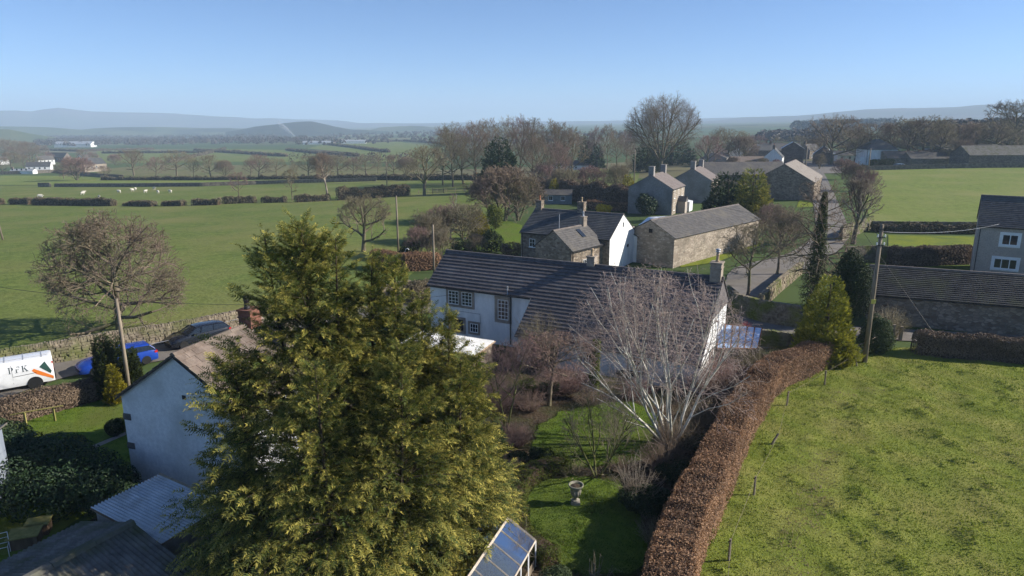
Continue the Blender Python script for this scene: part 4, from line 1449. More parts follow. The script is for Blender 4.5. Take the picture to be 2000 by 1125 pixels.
# ---------------------------------------------------------------- pair of grey houses
def grey_house(lbl, O, ang, L, D, e, r_):
    h = house('rendered_house', lbl, O, ang, L, D, e, r_, M_pebble_g, nmat('brown_tile_roof', (.15, .125, .115), (.23, .195, .18), 2, .85, c3=(.19, .165, .15), s3=.6, spec=.2), course=.4, gutters=True,
              chims=[((.5, D / 2, r_ - 1.6, r_ + 1.5, .9, 1.0, M_pebble_g), dict(pots=0)), ((L - .5, D / 2, r_ - 1, r_ + 1.4, .9, 1.0, M_pebble_g), dict(pots=0))],
              wins=[('f', 1.3, 3.0, .9, 1.5, 1, 2), ('f', 4.4, 3.0, .75, 1.5, 1, 2), ('f', 7.2, 3.0, .9, 1.5, 1, 2), ('f', 1.3, .7, .9, 1.5, 1, 2), ('f', 7.2, .7, .9, 1.5, 1, 2)])
    MB().box(.006, L - .006, -.03, -.001, -.5, e - .02).build('facade', M_stone_pale, h)
    return h
ga = grey_house('nearer of the two grey rendered houses with brown tiled roofs', (30.3, 129.5), 63, 9.6, 8.6, 4.9, 7.4)
gb = grey_house('farther of the two grey rendered houses with brown tiled roofs', (43.5, 150), 63, 9.2, 8.6, 4.9, 7.4)
p = MB()
p.box(4.0, 5.7, -1.6, -.031, -.4, 2.2).build('porch', M_pebble_b, ga)
MB().prism([(3.8, 2.2), (5.9, 2.2), (4.85, 3.2)], -1.75, -.03, 'y').build('porch_roof', M_slate, ga)
MB().prism([(-1.9, 0), (-.2, 0), (-.2, 2.2), (-1.9, 1.9)], 6.5, 9.3, 'x').build('lean_to', M_white, ga)

# ---------------------------------------------------------------- barns beside the road
house('roadside_barn', 'stone barn beside the road with sunlit right roof slope', (66.8, 152), 62, 22, 13, 4.0, 7.8, M_stone, nmat('pale_slate', (.2, .175, .15), (.3, .265, .23), 1.2, .85, spec=.2), cat='barn', course=.5, gutters=False)
house('cross_barn', 'long dark slated barn running left from the roadside barn', (52.5, 185), 8, 24, 11, 3.6, 6.6, M_stone_dark, M_slate, cat='barn', course=.5, gutters=False)

# ---------------------------------------------------------------- village beyond: (label, px, py, width m, depth, eave, ridge, angle, wall, roof)
FAR = [
    ('far_house', 'distant stone house with two chimneys above the village roofs', 1483, 312, 15, 7, 5.2, 8.2, 4, M_stone_dark, M_slate_blue, 2),
    ('far_house', 'distant grey cottage at the left end of the village street', 1408, 316, 11, 7, 4.0, 7.0, 20, M_pebble_g, M_slate, 1),
    ('far_house', 'distant white cottage half hidden behind the village roofs', 1512, 304, 10, 7, 4.4, 7.6, -10, M_render_w, M_slate_blue, 1),
    ('far_barn', 'distant low stone byre with brown roof before the chimneyed house', 1472, 326, 18, 7, 2.6, 4.6, 6, M_stone, M_stoneslate, 0),
    ('far_house', 'distant stone cottage right behind the bright metal roof', 1592, 310, 9, 7, 4.2, 7.2, 30, M_stone, M_slate, 1),
    ('far_house', 'long distant slate roofed terrace behind the chimneyed stone house', 1530, 309, 20, 8, 4.6, 8.0, 2, M_stone_dark, M_slate, 0),
    ('far_house', 'distant cottage with dark roof and pale left gable near the road bend', 1528, 324, 9, 7, 3.6, 7.0, 64, M_render_w, M_slate_blue, 1),
    ('far_barn', 'distant tall barn with bright metal roof closing the road', 1567, 318, 9, 9, 6.2, 9.0, 70, M_stone_dark, M_corr, 0),
    ('far_house', 'distant low white gabled cottage left of the village roofs', 1450, 313, 7, 6, 4.0, 7.5, 66, M_render_w, M_slate, 0),
    ('far_barn', 'grey low shed with shallow gable left of the village', 1425, 322, 16, 12, 3.4, 5.6, 62, M_pebble_g, M_slate, 0),
    ('far_house', 'distant cottage with pale grey roof edges right of the road end', 1627, 318, 11, 8, 3.6, 7.0, 66, M_stone_dark, M_corr, 1),
    ('bungalow', 'low bungalow with brown roof and white window band beyond the orchard', 1120, 332, 22, 8, 2.6, 4.8, 4, M_render_w, M_tile, 0),
    ('garage', 'flat little garage right of the white hipped house', 1748, 320, 11, 6, 3.0, 4.2, 3, M_render_w, M_stoneslate, 0),
    ('byre', 'old stone byre with sagging stone-slate roof along the field wall', 1783, 321, 20, 8, 2.6, 5.0, 2, M_stone, M_stoneslate, 0),
    ('byre', 'second stone byre with open cart bay beside the field wall', 1822, 321, 17, 7, 2.4, 4.4, 1, M_stone, M_slate, 0),
    ('shed', 'pale tin shed behind the grey bush at the farm', 1848, 313, 15, 8, 3.2, 4.6, 0, M_corr, M_corr, 0),
    ('farm_shed', 'dark stone shed with rooflight at the right edge of the far field', 1960, 324, 26, 10, 4.0, 7.0, 4, M_stone_dark, M_asb, 0),
    ('bungalow', 'pale low bungalow between the bare trees right of the road', 1662, 314, 12, 7, 2.6, 4.4, 0, M_render_w, M_slate, 0),
]
for nm, lb, px, py, L, D, e, r_, ang, wm, rm, nc in FAR:
    p = G(px, py)
    ch = []
    if nc >= 1: ch.append(((.6, D / 2, r_ - .8, r_ + 1.4, .9, .9, M_stone_dark), dict(pots=1)))
    if nc >= 2: ch.append(((L - .6, D / 2, r_ - .8, r_ + 1.4, .9, .9, M_stone_dark), dict(pots=1)))
    ws = [('f', u, 1.0, 1.0, 1.1, 2, 1) for u in np.arange(1.5, L - 1.6, 3.4)] if nm in ('bungalow', 'far_house', 'garage') else []
    a = R(ang)
    house(nm, lb, (p.x - L / 2 * math.cos(a), p.y - L / 2 * math.sin(a)), ang, L, D, e, r_, wm, rm, cat='house' if 'house' in nm or nm == 'bungalow' else 'barn', wins=ws, chims=ch, course=.6, gutters=False)

# white hipped house
p = G(1720, 321)
t = thing('hipped_house', 'white rendered square house with dark hipped slate roof beyond the bright field', 'house', p, R(-4))
MB().box(-5.5, 5.5, 0, 10, -1, 5.7).build('wall', M_render_w, t)
MB().face((-5.9, -.4, 5.65), (5.9, -.4, 5.65), (.6, 4.2, 9.4), (-.6, 4.2, 9.4)).face((5.9, -.4, 5.65), (5.9, 10.4, 5.65), (.6, 6, 9.4), (.6, 4.2, 9.4)).face((5.9, 10.4, 5.65), (-5.9, 10.4, 5.65), (-.6, 6, 9.4), (.6, 6, 9.4)).face((-5.9, 10.4, 5.65), (-5.9, -.4, 5.65), (-.6, 4.2, 9.4), (-.6, 6, 9.4)).face((-.6, 4.2, 9.4), (.6, 4.2, 9.4), (.6, 6, 9.4), (-.6, 6, 9.4)).build('roof', M_slate_blue, t)
MB().box(-5.9, 5.9, -.4, 10.4, 5.5, 5.648).build('eaves', M_gutter, t)
for u in (-4.6, .9):
    window(t, ((0, 0, 0), (1, 0, 0), (0, -1, 0)), u + 1.5, .4, 1.0, 1.5, 1, 1, frame=M_gutter, sill=False)
window(t, ((-5.5, 0, 0), (0, 1, 0), (-1, 0, 0)), 1.5, 1.0, 1.2, 1.3, 2, 1)
MB().box(-7.5, -5.502, .5, 5, -1, 2.6).build('side_porch', M_render_w, t)
MB().tube([(-5.4, -.1, 5.5), (-5.4, -.1, 0)], .07, 6).build('downpipe', M_gutter, t)
# open-fronted farm building
p = G(1912, 318)
t = thing('open_farm_building', 'wide open-fronted farm building with dark interior and rooflights', 'barn', p, R(2))
MB().box(-12, 12, 9, 9.3, -1, 5).box(-12, -11.7, 0, 9, -1, 5).box(11.7, 12, 0, 9, -1, 5).build('wall', M_stone_dark, t)
MB().hexa([(-12.6, -.6, 4.4), (12.6, -.6, 4.4), (12.6, 9.6, 6.4), (-12.6, 9.6, 6.4)], [(-12.6, -.6, 4.6), (12.6, -.6, 4.6), (12.6, 9.6, 6.6), (-12.6, 9.6, 6.6)]).build('roof', M_asb, t)
for x in (-3, 4):
    MB().hexa([(x, 2, 5.14), (x + 2.2, 2, 5.14), (x + 2.2, 4.5, 5.63), (x, 4.5, 5.63)], [(x, 2, 5.2), (x + 2.2, 2, 5.2), (x + 2.2, 4.5, 5.69), (x, 4.5, 5.69)]).build('rooflight', M_pglass, t)
for x in (-6, 0, 6):
    MB().box(x - .15, x + .15, -.1, .2, -1, 4.45).build('post', M_wood_grey, t)
# blue-green summerhouse in the middle gardens
p = G(1090, 398)
t = house('summerhouse', 'small grey-blue timber summerhouse with white window frames in the back garden', (p.x - 3, p.y), -6, 6, 3, 2.1, 3.0, nmat('bluegrey_boards', (.12, .15, .16), (.2, .23, .24), 3, .8), M_slate, cat='shed', wins=[('f', .9, .8, .9, 1.0, 2, 1), ('f', 3.6, .8, .9, 1.0, 2, 1)], gutters=False)

# ---------------------------------------------------------------- right-hand house and long barn
H5 = house('pebbledash_house', 'brown pebbledashed house with white windows cut by the right edge', (52.0, 75.6), -33, 11, 7.5, 6.0, 8.9, M_pebble_b, M_slate, course=.3, wins=[], gutters=True, frame=M_white)
M_reflect = glassmat('bright_glass', (.06, .09, .03))
F5 = FACE['f'](11, 7.5)
def white_window(par, u, z, w, h, nx):
    win = window(par, F5, u, z, w, h, nx, 1, None, M_white, sill=True, bar=.09, fr=.12)
    m = MB()
    sw = .2
    m.pbox(*F5, u - sw, u, z - sw, z + h + sw, .0, .03)
    m.pbox(*F5, u + w, u + w + sw, z - sw, z + h + sw, .0, .03)
    m.pbox(*F5, u, u + w, z - sw, z, .0, .031)
    m.pbox(*F5, u, u + w, z + h, z + h + sw, .0, .03)
    m.build('surround', M_white, win)
white_window(H5, 2.3, 3.9, 1.55, 1.25, 2)
white_window(H5, 1.9, 1.25, 2.2, 1.2, 3)
MB().tube([(3.6, -.2, .35), (6.2, -.2, .4), (6.4, -.2, .8), (6.4, -.15, 5.8)], .06, 6).build('downpipe', M_white, H5)
H6 = house('long_barn', 'long low stone barn with dark mossy slate roof along the lane at right', (31.3, 57.6), -21.5, 26, 6.0, 2.6, 4.5, M_stone, M_slate_moss, cat='barn', course=.24, gutters=True, lap=.05)

# ================================================================ the big conifer in the foreground
conifer('golden_conifer', 'huge golden-green conifer with several leaders filling the near left foreground', (-6.3, 23.2, 0),
        [(-1.0, .9, .2, 13.4, 6.0, -.2, .0, 1.0), (-1.9, .7, 6.0, 13.1, 1.6, -.6, .1, .2), (-.2, .9, 7.0, 13.0, 1.5, .2, .0, .2), (.8, 1.3, .5, 12.2, 4.0, .35, 0, .55), (1.7, 1.2, .5, 12.1, 3.3, .3, .2, .5),
         (2.7, 1.6, .3, 10.6, 3.0, .2, .1, .5), (3.6, 1.8, .3, 9.9, 3.1, .3, .1, .6), (2.2, -1.2, .3, 9.6, 3.6, .4, -.2, .65), (4.2, .6, .2, 8.6, 2.3, .2, 0, .45), (-2.8, -.6, .2, 9.2, 3.4, -.6, -.2, .6), (0, -2.0, .2, 9.4, 3.2, 0, -.6, .55), (4.7, 2.2, .2, 8.0, 1.9, .2, .2, .3)],
        11, M_gold, 340, 21, .38, trunk_r=.13, pairs=4, rise=.5, tipdroop=.95, power=.95, inner=.12, fexp=.95, tuft=900, plume=.25, leaf_w=.125, width=.32)

# ================================================================ bare trees standing alone
def tree_at(px, py):
    return G(px, py)
bare_tree('field_tree', 'broad round-crowned bare tree behind the stone wall at left', G(236, 652), Tree(3, 10.2, 5.7, -.6, .34, fork=.13, levels=5, counts=(20, 9, 8, 6, 3), ang=(74, 48, 45, 42, 40), ratio=(.9, .6, .56, .55, .6), trop=(.0, .05, .05, .03, .0), twig_r=.014))
bare_tree('field_tree', 'open bare tree with spreading limbs beside the tall pole in the left pasture', G(710, 491), Tree(8, 8.0, 4.6, 1.6, .34, fork=.2, levels=5, counts=(11, 7, 6, 5, 3), ang=(58, 45, 42, 40, 40), twig_r=.014), twig=M_twig_olive)
bare_tree('field_tree', 'large bare oak at the field gate before the tall wood', G(829, 382), Tree(15, 14.5, 8.8, 2.2, .5, fork=.22, levels=5, counts=(10, 7, 6, 5, 3), ang=(60, 45, 42, 40, 40), twig_r=.02), twig=M_twig_olive)
bare_tree('dome_tree', 'tall dome-crowned bare tree rising over the roofs against the sky', G(1290, 338), Tree(21, height_to(G(1290, 338), 178), 76 * pxm(G(1290, 338)), 3.5, .8, fork=.18, levels=4, counts=(10, 7, 6, 5), ang=(42, 40, 40, 40, 40), segs=(8, 5, 3, 2, 1), ratio=(.55, .58, .54, .5, .5), trop=(.01, .04, .05, .04, .02), stems=10, spread=.9, bole=5.0, twig_r=.015, thin=.85, wob=(.05, .12, .15, .18, .2)))
bare_tree('lime_tree', 'bare tree with pale upswept twigs on the right of the road', G(1666, 476), Tree(27, 9.6, 3.8, 2.6, .38, fork=.3, levels=5, counts=(11, 7, 6, 5, 3), ang=(40, 38, 38, 36, 35), trop=(.0, .2, .15, .1, .05), twig_r=.014), twig=M_twig_pale)
bare_tree('green_tree', 'small bare tree on the grass triangle behind the farmhouse chimney', G(1460, 578), Tree(33, 7.6, 4.2, 2.4, .2, fork=.36, levels=5, counts=(10, 7, 6, 5, 3), ang=(60, 50, 45, 42, 40), twig_r=.011, lean=(.06, .02)), twig=M_twig_olive)
bare_tree('green_tree', 'second small bare tree beside the lane on the grass triangle', G(1517, 536), Tree(36, 8.4, 4.0, 2.0, .18, fork=.28, levels=5, counts=(12, 7, 5, 5, 3), ang=(72, 50, 45, 42, 40), twig_r=.012), twig=M_twig)
bare_tree('leaning_tree', 'tall leaning bare tree in the hedge across the left pasture', G(640, 388), Tree(41, 13.5, 4.2, 3.5, .34, fork=.4, levels=4, counts=(9, 7, 6, 5), ang=(45, 42, 42, 40, 40), twig_r=.03, lean=(-.12, 0)), bark=M_twig_pale)
bare_tree('hedgerow_tree', 'thin young bare tree in the pasture hedge left of the leaning tree', G(571, 392), Tree(43, 9.5, 2.8, 2.5, .17, fork=.35, levels=4, counts=(9, 6, 5, 4), twig_r=.026), twig=M_twig_olive)
bare_tree('hedgerow_tree', 'leftmost bare tree in the hedge across the left pasture', G(467, 392), Tree(44, 9.0, 3.4, 2.6, .2, fork=.35, levels=4, counts=(9, 6, 5, 4), twig_r=.026), twig=M_twig_purple)
# birch in the garden
bare_tree('birch_tree', 'many-stemmed silver birch with white limbs in front of the farmhouse', G(1306, 872), Tree(55, 10.3, 5.3, .6, .12, fork=.16, levels=4, counts=(8, 6, 5, 5), ang=(30, 36, 46, 50, 50), ratio=(.75, .55, .5, .5, .5), trop=(.02, .1, -.02, -.08, -.1), wob=(.09, .12, .2, .24, .25), stems=8, spread=.46, droop=.1, lean=(-.12, .0), twig_r=.0065, thin=.75),
          bark=M_birch, twig=M_twig_birch, split=2)
bare_tree('vase_tree', 'small vase-shaped bare tree with mossy stems on the garden lawn', G(1166, 930), Tree(57, 4.5, 2.1, .4, .09, fork=.12, levels=4, counts=(6, 6, 5, 5), ang=(30, 32, 35, 38, 40), trop=(.0, .08, .06, .03, 0), stems=4, spread=.45, twig_r=.005), bark=M_ivy_bark, twig=M_twig_olive)
bare_tree('weeping_cherry', 'umbrella-headed weeping tree with purple twigs in front of the outhouse', G(1072, 792), Tree(61, 4.6, 3.6, 2.0, .16, fork=.6, levels=5, counts=(14, 9, 7, 5, 3), ang=(78, 50, 45, 42, 40), trop=(.0, .0, -.03, -.06, -.08), droop=.06, twig_r=.007), bark=M_bark, twig=M_twig_purple)
bare_tree('garden_tree', 'slim bare garden tree left of the weeping tree', G(990, 838), Tree(63, 5.6, 2.2, 1.6, .08, fork=.3, levels=5, counts=(9, 6, 5, 4, 2), ang=(45, 45, 42, 40, 40), twig_r=.006, stems=2, spread=.1), bark=M_ivy_bark, twig=M_twig_purple)

# ================================================================ woods and rows of bare trees farther off: a few kinds, copied one by one
KINDS = {}
def kind(key, *a, bark=None, twig=None, **k):
    t_ = Tree(*a, **k)
    KINDS[key] = (t_.meshes(2, False), bark or M_bark, twig or M_twig, {})
for i in range(4):
    kind('broad%d' % i, 100 + i, 10, 6.2, 1.5, .32, fork=.2, levels=4, counts=(12, 8, 7, 6), ang=(58, 45, 42, 40, 40), segs=(6, 4, 3, 2, 1), twig_r=.018, twig=(M_twig, M_twig_purple, M_twig_olive, M_twig)[i])
for i in range(4):
    kind('tall%d' % i, 120 + i, 14, 5.0, 2.0, .24, fork=.2, levels=4, counts=(17, 8, 6, 5), ang=(48, 40, 40, 40, 40), segs=(6, 4, 3, 2, 1), trop=(0, .09, .07, .05, .03), twig_r=.014, twig=(M_twig, M_twig_olive, M_twig_purple, M_twig)[i])
for i in range(3):
    kind('bush%d' % i, 140 + i, 6, 4.0, .3, .16, fork=.08, levels=4, counts=(10, 8, 6, 5), ang=(45, 40, 40, 40, 40), stems=3, spread=.3, segs=(5, 4, 3, 2, 1), twig_r=.017, twig=(M_twig_purple, M_twig, M_twig_olive)[i])
REF_H = {'b': 10, 't': 14, 'u': 6}
def plant(key, name, label, p, h, wide=1.0, rz=0.0, group=None, cat='tree'):
    (a, b), bk, tw, cache = KINDS[key]
    t = thing(name, label, cat, p, rz, group)
    ref = 6 if key.startswith('bush') else (14 if key.startswith('tall') else 10)
    s_ = h / ref
    t.scale = (s_ * wide, s_ * wide, s_)
    for nm, msh, mt in (('trunk', a, bk), ('crown', b, tw)):
        if nm not in cache:
            o = mesh_np(nm, msh[0], [msh[1]], mt, t, smooth=True)
            cache[nm] = o.data
        else:
            o = link(bpy.data.objects.new(nm, cache[nm]), t)
    return t
rn = random.Random(77)
def row(specs, name, phrase, group, kinds):
    """specs: (px, py base, py top, width factor); sorted left to right; labels count from the left"""
    specs = sorted(specs)
    for i, sp in enumerate(specs):
        p = G(sp[0], sp[1])
        h = max(2.0, height_to(p, sp[2]))
        k = kinds[i % len(kinds)] if len(sp) < 5 else sp[4]
        plant(k, name, phrase % (ORD[i] if len(specs) > 1 else ''), p, h, sp[3] if len(sp) > 3 else 1.0, rn.random() * 6.28, group)
row([(865, 362, 245, .9), (885, 365, 236, 1), (905, 360, 240, 1), (930, 362, 232, .9), (955, 356, 228, .9), (985, 356, 224, .9), (1012, 358, 222, .9), (1040, 360, 226, .9), (1066, 362, 230, .9), (1092, 362, 236, 1), (1115, 360, 246, 1.0), (1050, 368, 262, 1.0), (1085, 370, 270, 1.0)],
    'wood_tree', '%s tall bare tree from the left in the wood left of the dome-crowned tree', 'tall trees of the wood', ['tall0', 'tall1', 'tall2', 'tall3'])
row([(262, 343, 290, 1.0), (305, 345, 305, 1), (345, 345, 292, 1.1), (378, 347, 300, 1.0), (412, 346, 300, 1), (440, 345, 312, 1), (490, 343, 310, .9), (505, 346, 300, 1.1), (540, 345, 306, 1), (572, 347, 312, 1), (602, 345, 302, 1), (632, 344, 298, 1), (660, 344, 300, 1.1), (690, 342, 306, 1), (715, 342, 300, 1.1), (738, 340, 296, .8), (770, 342, 300, 1), (795, 342, 305, 1)],
    'valley_tree', '%s bare tree from the left in the row along the pale rushy field', 'bare trees along the rushy field', ['broad0', 'broad1', 'broad2', 'tall1', 'broad3', 'bush1'])
row([(150, 352, 305, 1.3), (205, 349, 322, 1), (125, 349, 318, 1), (95, 318, 296, 1), (165, 318, 290, 1.1), (182, 320, 296, .9), (225, 322, 300, 1), (262, 322, 304, 1.2)],
    'hamlet_tree', '%s bare tree from the left around the far-off hamlet', 'bare trees round the hamlet', ['broad1', 'broad0', 'bush0', 'broad3'])
row([(-10, 312, 272, 1.2), (12, 310, 270, 1.2), (36, 312, 274, 1.1), (60, 314, 276, 1.1), (22, 330, 296, 1.1), (48, 330, 300, 1), (5, 338, 306, 1), (66, 318, 288, 1.1), (85, 306, 282, 1.1), (-20, 326, 290, 1.3), (30, 318, 284, 1.2), (58, 306, 276, 1.2), (78, 330, 306, 1.0), (16, 302, 272, 1.3), (45, 302, 274, 1.3)],
    'hamlet_wood_tree', '%s bare tree from the left in the dark clump behind the far-off hamlet', 'trees behind the hamlet', ['broad0', 'broad2', 'broad3'])
row([(1625, 322, 222, 1.2), (1600, 318, 262, 1.2), (1668, 318, 244, 1.5), (1700, 316, 236, 1.5), (1735, 314, 238, 1.5), (1772, 318, 226, 1.3), (1800, 318, 224, 1.2), (1828, 318, 226, 1.2), (1858, 314, 238, 1.5), (1880, 314, 242, 1.5), (1905, 312, 236, 1.6), (1938, 312, 232, 1.5), (1965, 300, 240, 1.5), (1650, 312, 252, 1.6)],
    'avenue_tree', '%s bare tree from the left in the belt beyond the farm and hipped house', 'bare trees beyond the farm', ['tall0', 'broad0', 'broad2', 'tall1', 'broad3'])
plant('broad0', 'edge_tree', 'tallest bare tree at the right edge beside the farm shed', G(1972, 305), height_to(G(1972, 305), 192), 1.1, 1.0)
row([(1420, 318, 250, 1.2), (1395, 322, 246, 1.2), (1448, 320, 264, 1.0), (1378, 330, 262, 1.0), (1475, 306, 262, 1.2), (1520, 300, 264, 1.3), (1555, 300, 262, 1.3), (1590, 304, 270, 1.3)],
    'village_tree', '%s bare tree from the left among the village roofs', 'bare trees among the village roofs', ['broad1', 'tall1', 'broad2', 'bush1'])
row([(1432, 332, 306, .9), (1462, 336, 312, .9), (1490, 334, 308, 1.0), (1515, 334, 310, .8), (1600, 330, 300, .8), (1545, 318, 290, .9), (1440, 345, 318, .8)],
    'village_bush', '%s bare garden bush from the left before the village roofs', 'bare bushes before the village', ['bush1', 'bush0', 'bush2'])
row([(1165, 330, 244, .8), (1185, 330, 240, .8), (1205, 326, 252, 1.0), (1225, 322, 250, 1.0), (1235, 330, 268, 1.0), (1145, 328, 262, .8)],
    'bungalow_tree', '%s tall bare tree from the left behind the low bungalow', 'bare trees behind the bungalow', ['tall1', 'tall2', 'tall0'])
row([(1668, 372, 318, .9), (1645, 350, 308, 1.0), (1690, 392, 330, .8)],
    'roadside_bush', '%s bare thicket from the left on the right verge of the road', 'thickets on the right verge', ['bush0', 'bush1', 'bush0'])
row([(1870, 322, 272, 1.0)], 'grey_bush', 'silver-grey bare bush in front of the farm%s', None, ['bush1'])
row([(1062, 372, 318, .9), (1100, 388, 326, .9), (1150, 384, 322, .9), (1205, 384, 318, .7), (1180, 362, 326, .9), (1075, 350, 308, .9), (1128, 372, 336, 1.0), (1225, 352, 306, .9)],
    'orchard_tree', '%s bare orchard tree from the left beyond the slate cottage', 'bare orchard trees', ['bush0', 'tall2', 'bush2', 'tall1'])
row([(985, 432, 322, 1.2), (1012, 430, 340, 1.1), (955, 420, 345, .9)], 'thicket', '%s bare purple-twigged thicket from the left above the cottage roof', 'thickets above the cottage roof', ['bush0', 'bush1', 'bush2'])
row([(870, 470, 398, 1.0), (905, 474, 396, 1.1), (838, 498, 410, .8), (820, 505, 440, .8), (860, 510, 448, .9), (930, 505, 455, .8)], 'garden_bush', '%s bare garden bush from the left beyond the farmhouse roof', 'bare bushes beyond the farmhouse', ['bush0', 'bush2', 'bush1'])
bare_tree('white_stemmed_tree', 'small white-stemmed tree in the garden beyond the farmhouse roof', G(880, 468), Tree(66, 7.5, 2.2, 1.5, .12, fork=.2, levels=4, counts=(5, 5, 4, 4), ang=(35, 35, 35, 35, 35), twig_r=.014), bark=M_birch, twig=M_twig_purple)
row([(1490, 470, 400, .9), (1525, 490, 415, .9), (1540, 470, 410, .8), (1505, 452, 396, .9)], 'lane_thicket', '%s bare scrubby tree from the left between the barn and the road', 'scrub between barn and road', ['tall2', 'bush0', 'bush1'])
# gardens behind: shaded hedge mass
# evergreen trees
def cone(px, py, top, wpx, mat, seed, name, label, nb=90, ns=8, sl=None, group=None, power=.75, **k):
    p = G(px, py)
    h = height_to(p, top)
    r_ = wpx / 2 * pxm(p)
    sl = sl or max(.3, h * .07)
    return conifer(name, label, p, [(0, 0, h * .02, h, r_, 0, 0, 1.0)], seed, mat, nb, ns / max(.5, r_) * 2.2, sl, trunk_r=h * .02, power=power, group=group, pairs=3, leaf_w=.24, **k)
dcone(975, 376, 262, 84, M_darkcon, 201, 'dark_conifer', 'broad dark evergreen conifer in front of the bare wood', 4500, 1.2, power=.5)
dcone(1143, 330, 262, 34, M_darkcon, 202, 'spruce_tree', 'pointed dark spruce standing left behind the bungalow', 2000, 1.1)
dcone(1165, 330, 276, 32, M_darkcon, 203, 'spruce_tree', 'shorter dark spruce to the right of the pointed spruce', 1600, 1.1)
dcone(1418, 432, 330, 92, M_darkcon, 204, 'cypress_tree', 'dark bushy cypress left of the gold-tinged one by the grey houses', 4000, .8, power=.38)
dcone(1465, 440, 322, 76, M_gold, 205, 'cypress_tree', 'gold-tinged green cypress to the right of the grey houses', 4000, .8, power=.42)
dcone(1606, 706, 528, 122, M_lime, 206, 'golden_cypress', 'pointed golden-green cypress at the far end of the beech hedge', 9000, .34, power=.62)
dcone(1225, 390, 338, 30, M_goldbright, 207, 'golden_bush', 'bright golden conifer left of the grey house gable', 1500, .6, power=.5)
dcone(1082, 392, 345, 24, M_goldbright, 208, 'golden_bush', 'small golden conifer among the hedges behind the summerhouse', 1200, .6)
dcone(937, 466, 408, 44, M_goldbright, 209, 'golden_bush', 'bright yellow conical conifer in the cottage garden', 2200, .45, power=.7)
dcone(1310, 322, 268, 100, M_darkcon, 210, 'holly_tree', 'dark evergreen mass at the foot of the dome-crowned tree', 3500, 1.4, power=.35)
dcone(1263, 336, 272, 60, M_yew, 211, 'holly_tree', 'dark evergreen left of the dome-crowned tree trunk', 2500, 1.3, power=.4)
dcone(1808, 316, 294, 34, M_darkcon, 212, 'holly_tree', 'low dark evergreen behind the stone byre', 1500, 1.2, power=.35)
# ivy-clad bare larch by the junction
p = G(1588, 596)
Lt = Tree(71, 13.0, 3.4, .8, .2, fork=.2, levels=4, counts=(32, 7, 5, 2), ang=(85, 50, 45, 40, 40), trop=(.0, -.01, -.02, -.03, 0), twig_r=.012)
lt = bare_tree('larch_tree', 'tall bare larch with ivy-clad trunk beside the junction', p, Lt, twig=M_twig)
rg = np.random.default_rng(71)
n = 9000
zz = rg.random(n) ** .8 * 10.8
aa = rg.random(n) * 6.283
rr = (1.25 - .1 * zz) * (.45 + .7 * rg.random(n)) * (.7 + .6 * vnoise(zz * 1.5, aa * 1.2, 5))
C = np.column_stack([rr * np.cos(aa), rr * np.sin(aa), zz])
N = np.column_stack([np.cos(aa), np.sin(aa), np.full(n, .3)])
V, F, v = leaf_quads(C, N, .09, rg, .6)
mesh_np('ivy', V, [F], M_ivy, lt, {'v': v})
# ivy-clad stump in the garden
p = G(1158, 778)
t = thing('ivy_trunk', 'ivy-clad pollard trunk between the weeping tree and the birch', 'tree', p)
MB().tube([(0, 0, -.1), (.05, 0, 1.5), (.12, 0, 3.6)], [.22, .17, .1], 8).build('trunk', M_ivy_bark, t, smooth=True)
n = 5000
zz = rg.random(n) * 3.9
rr = .28 * (.7 + .6 * rg.random(n)) * (1 - .06 * zz)
aa = rg.random(n) * 6.283
C = np.column_stack([rr * np.cos(aa) + .033 * zz, rr * np.sin(aa), zz])
N = np.column_stack([np.cos(aa), np.sin(aa), np.full(n, .3)])
V, F, v = leaf_quads(C, N, .06, rg, .6)
mesh_np('ivy', V, [F], M_box, t, {'v': v})

# ================================================================ hedges
def offset_path(pts, d):
    P_ = [Vector((p[0], p[1])) for p in pts]
    out = []
    for i, p in enumerate(P_):
        t_ = (P_[min(i + 1, len(P_) - 1)] - P_[max(i - 1, 0)]).normalized()
        out.append(p + Vector((-t_.y, t_.x)) * d)
    return out
base_r = smooth_path([(5.6, 18.5), G(1367, 1123), G(1410, 1010), G(1461, 881), G(1496, 812), G(1530, 768), G(1575, 742), G(1625, 722)], 5)
BEECH = offset_path(base_r, .9)
hedge('beech_hedge', 'long clipped copper beech hedge curving between garden and paddock', BEECH, 1.8, 1.9, M_beech, M_hedgecore, 520, .047, 301, ragged=.11, wob=.1)
hedge('lane_hedge', 'bare clipped hawthorn hedge at the top of the paddock, right of the pole', [G(1795, 692), G(1900, 700), G(2040, 712)], 1.5, 1.75, M_hawthorn, M_hedgecore, 420, .06, 302, ragged=.12)
hedge('drive_hedge', 'brown twiggy hedge along the drive below the white van', [G(-80, 850), G(20, 822), G(110, 797), G(190, 775), G(228, 765)], 1.5, 1.25, M_hawthorn, M_hedgecore, 420, .06, 303, ragged=.14)
hedge('garden_hedge', 'brown beech hedge in the field corner beyond the conifer', [G(735, 522), G(790, 528), G(850, 524)], 1.8, 2.0, M_beech, M_hedgecore, 150, .09, 304, ragged=.14)
hedge('garden_hedge', 'rounded brown shrub hedge beside the lane left of the farmhouse', [G(800, 592), G(838, 586)], 1.8, 1.9, M_hawthorn_g, M_hedgecore, 150, .09, 305, ragged=.2)
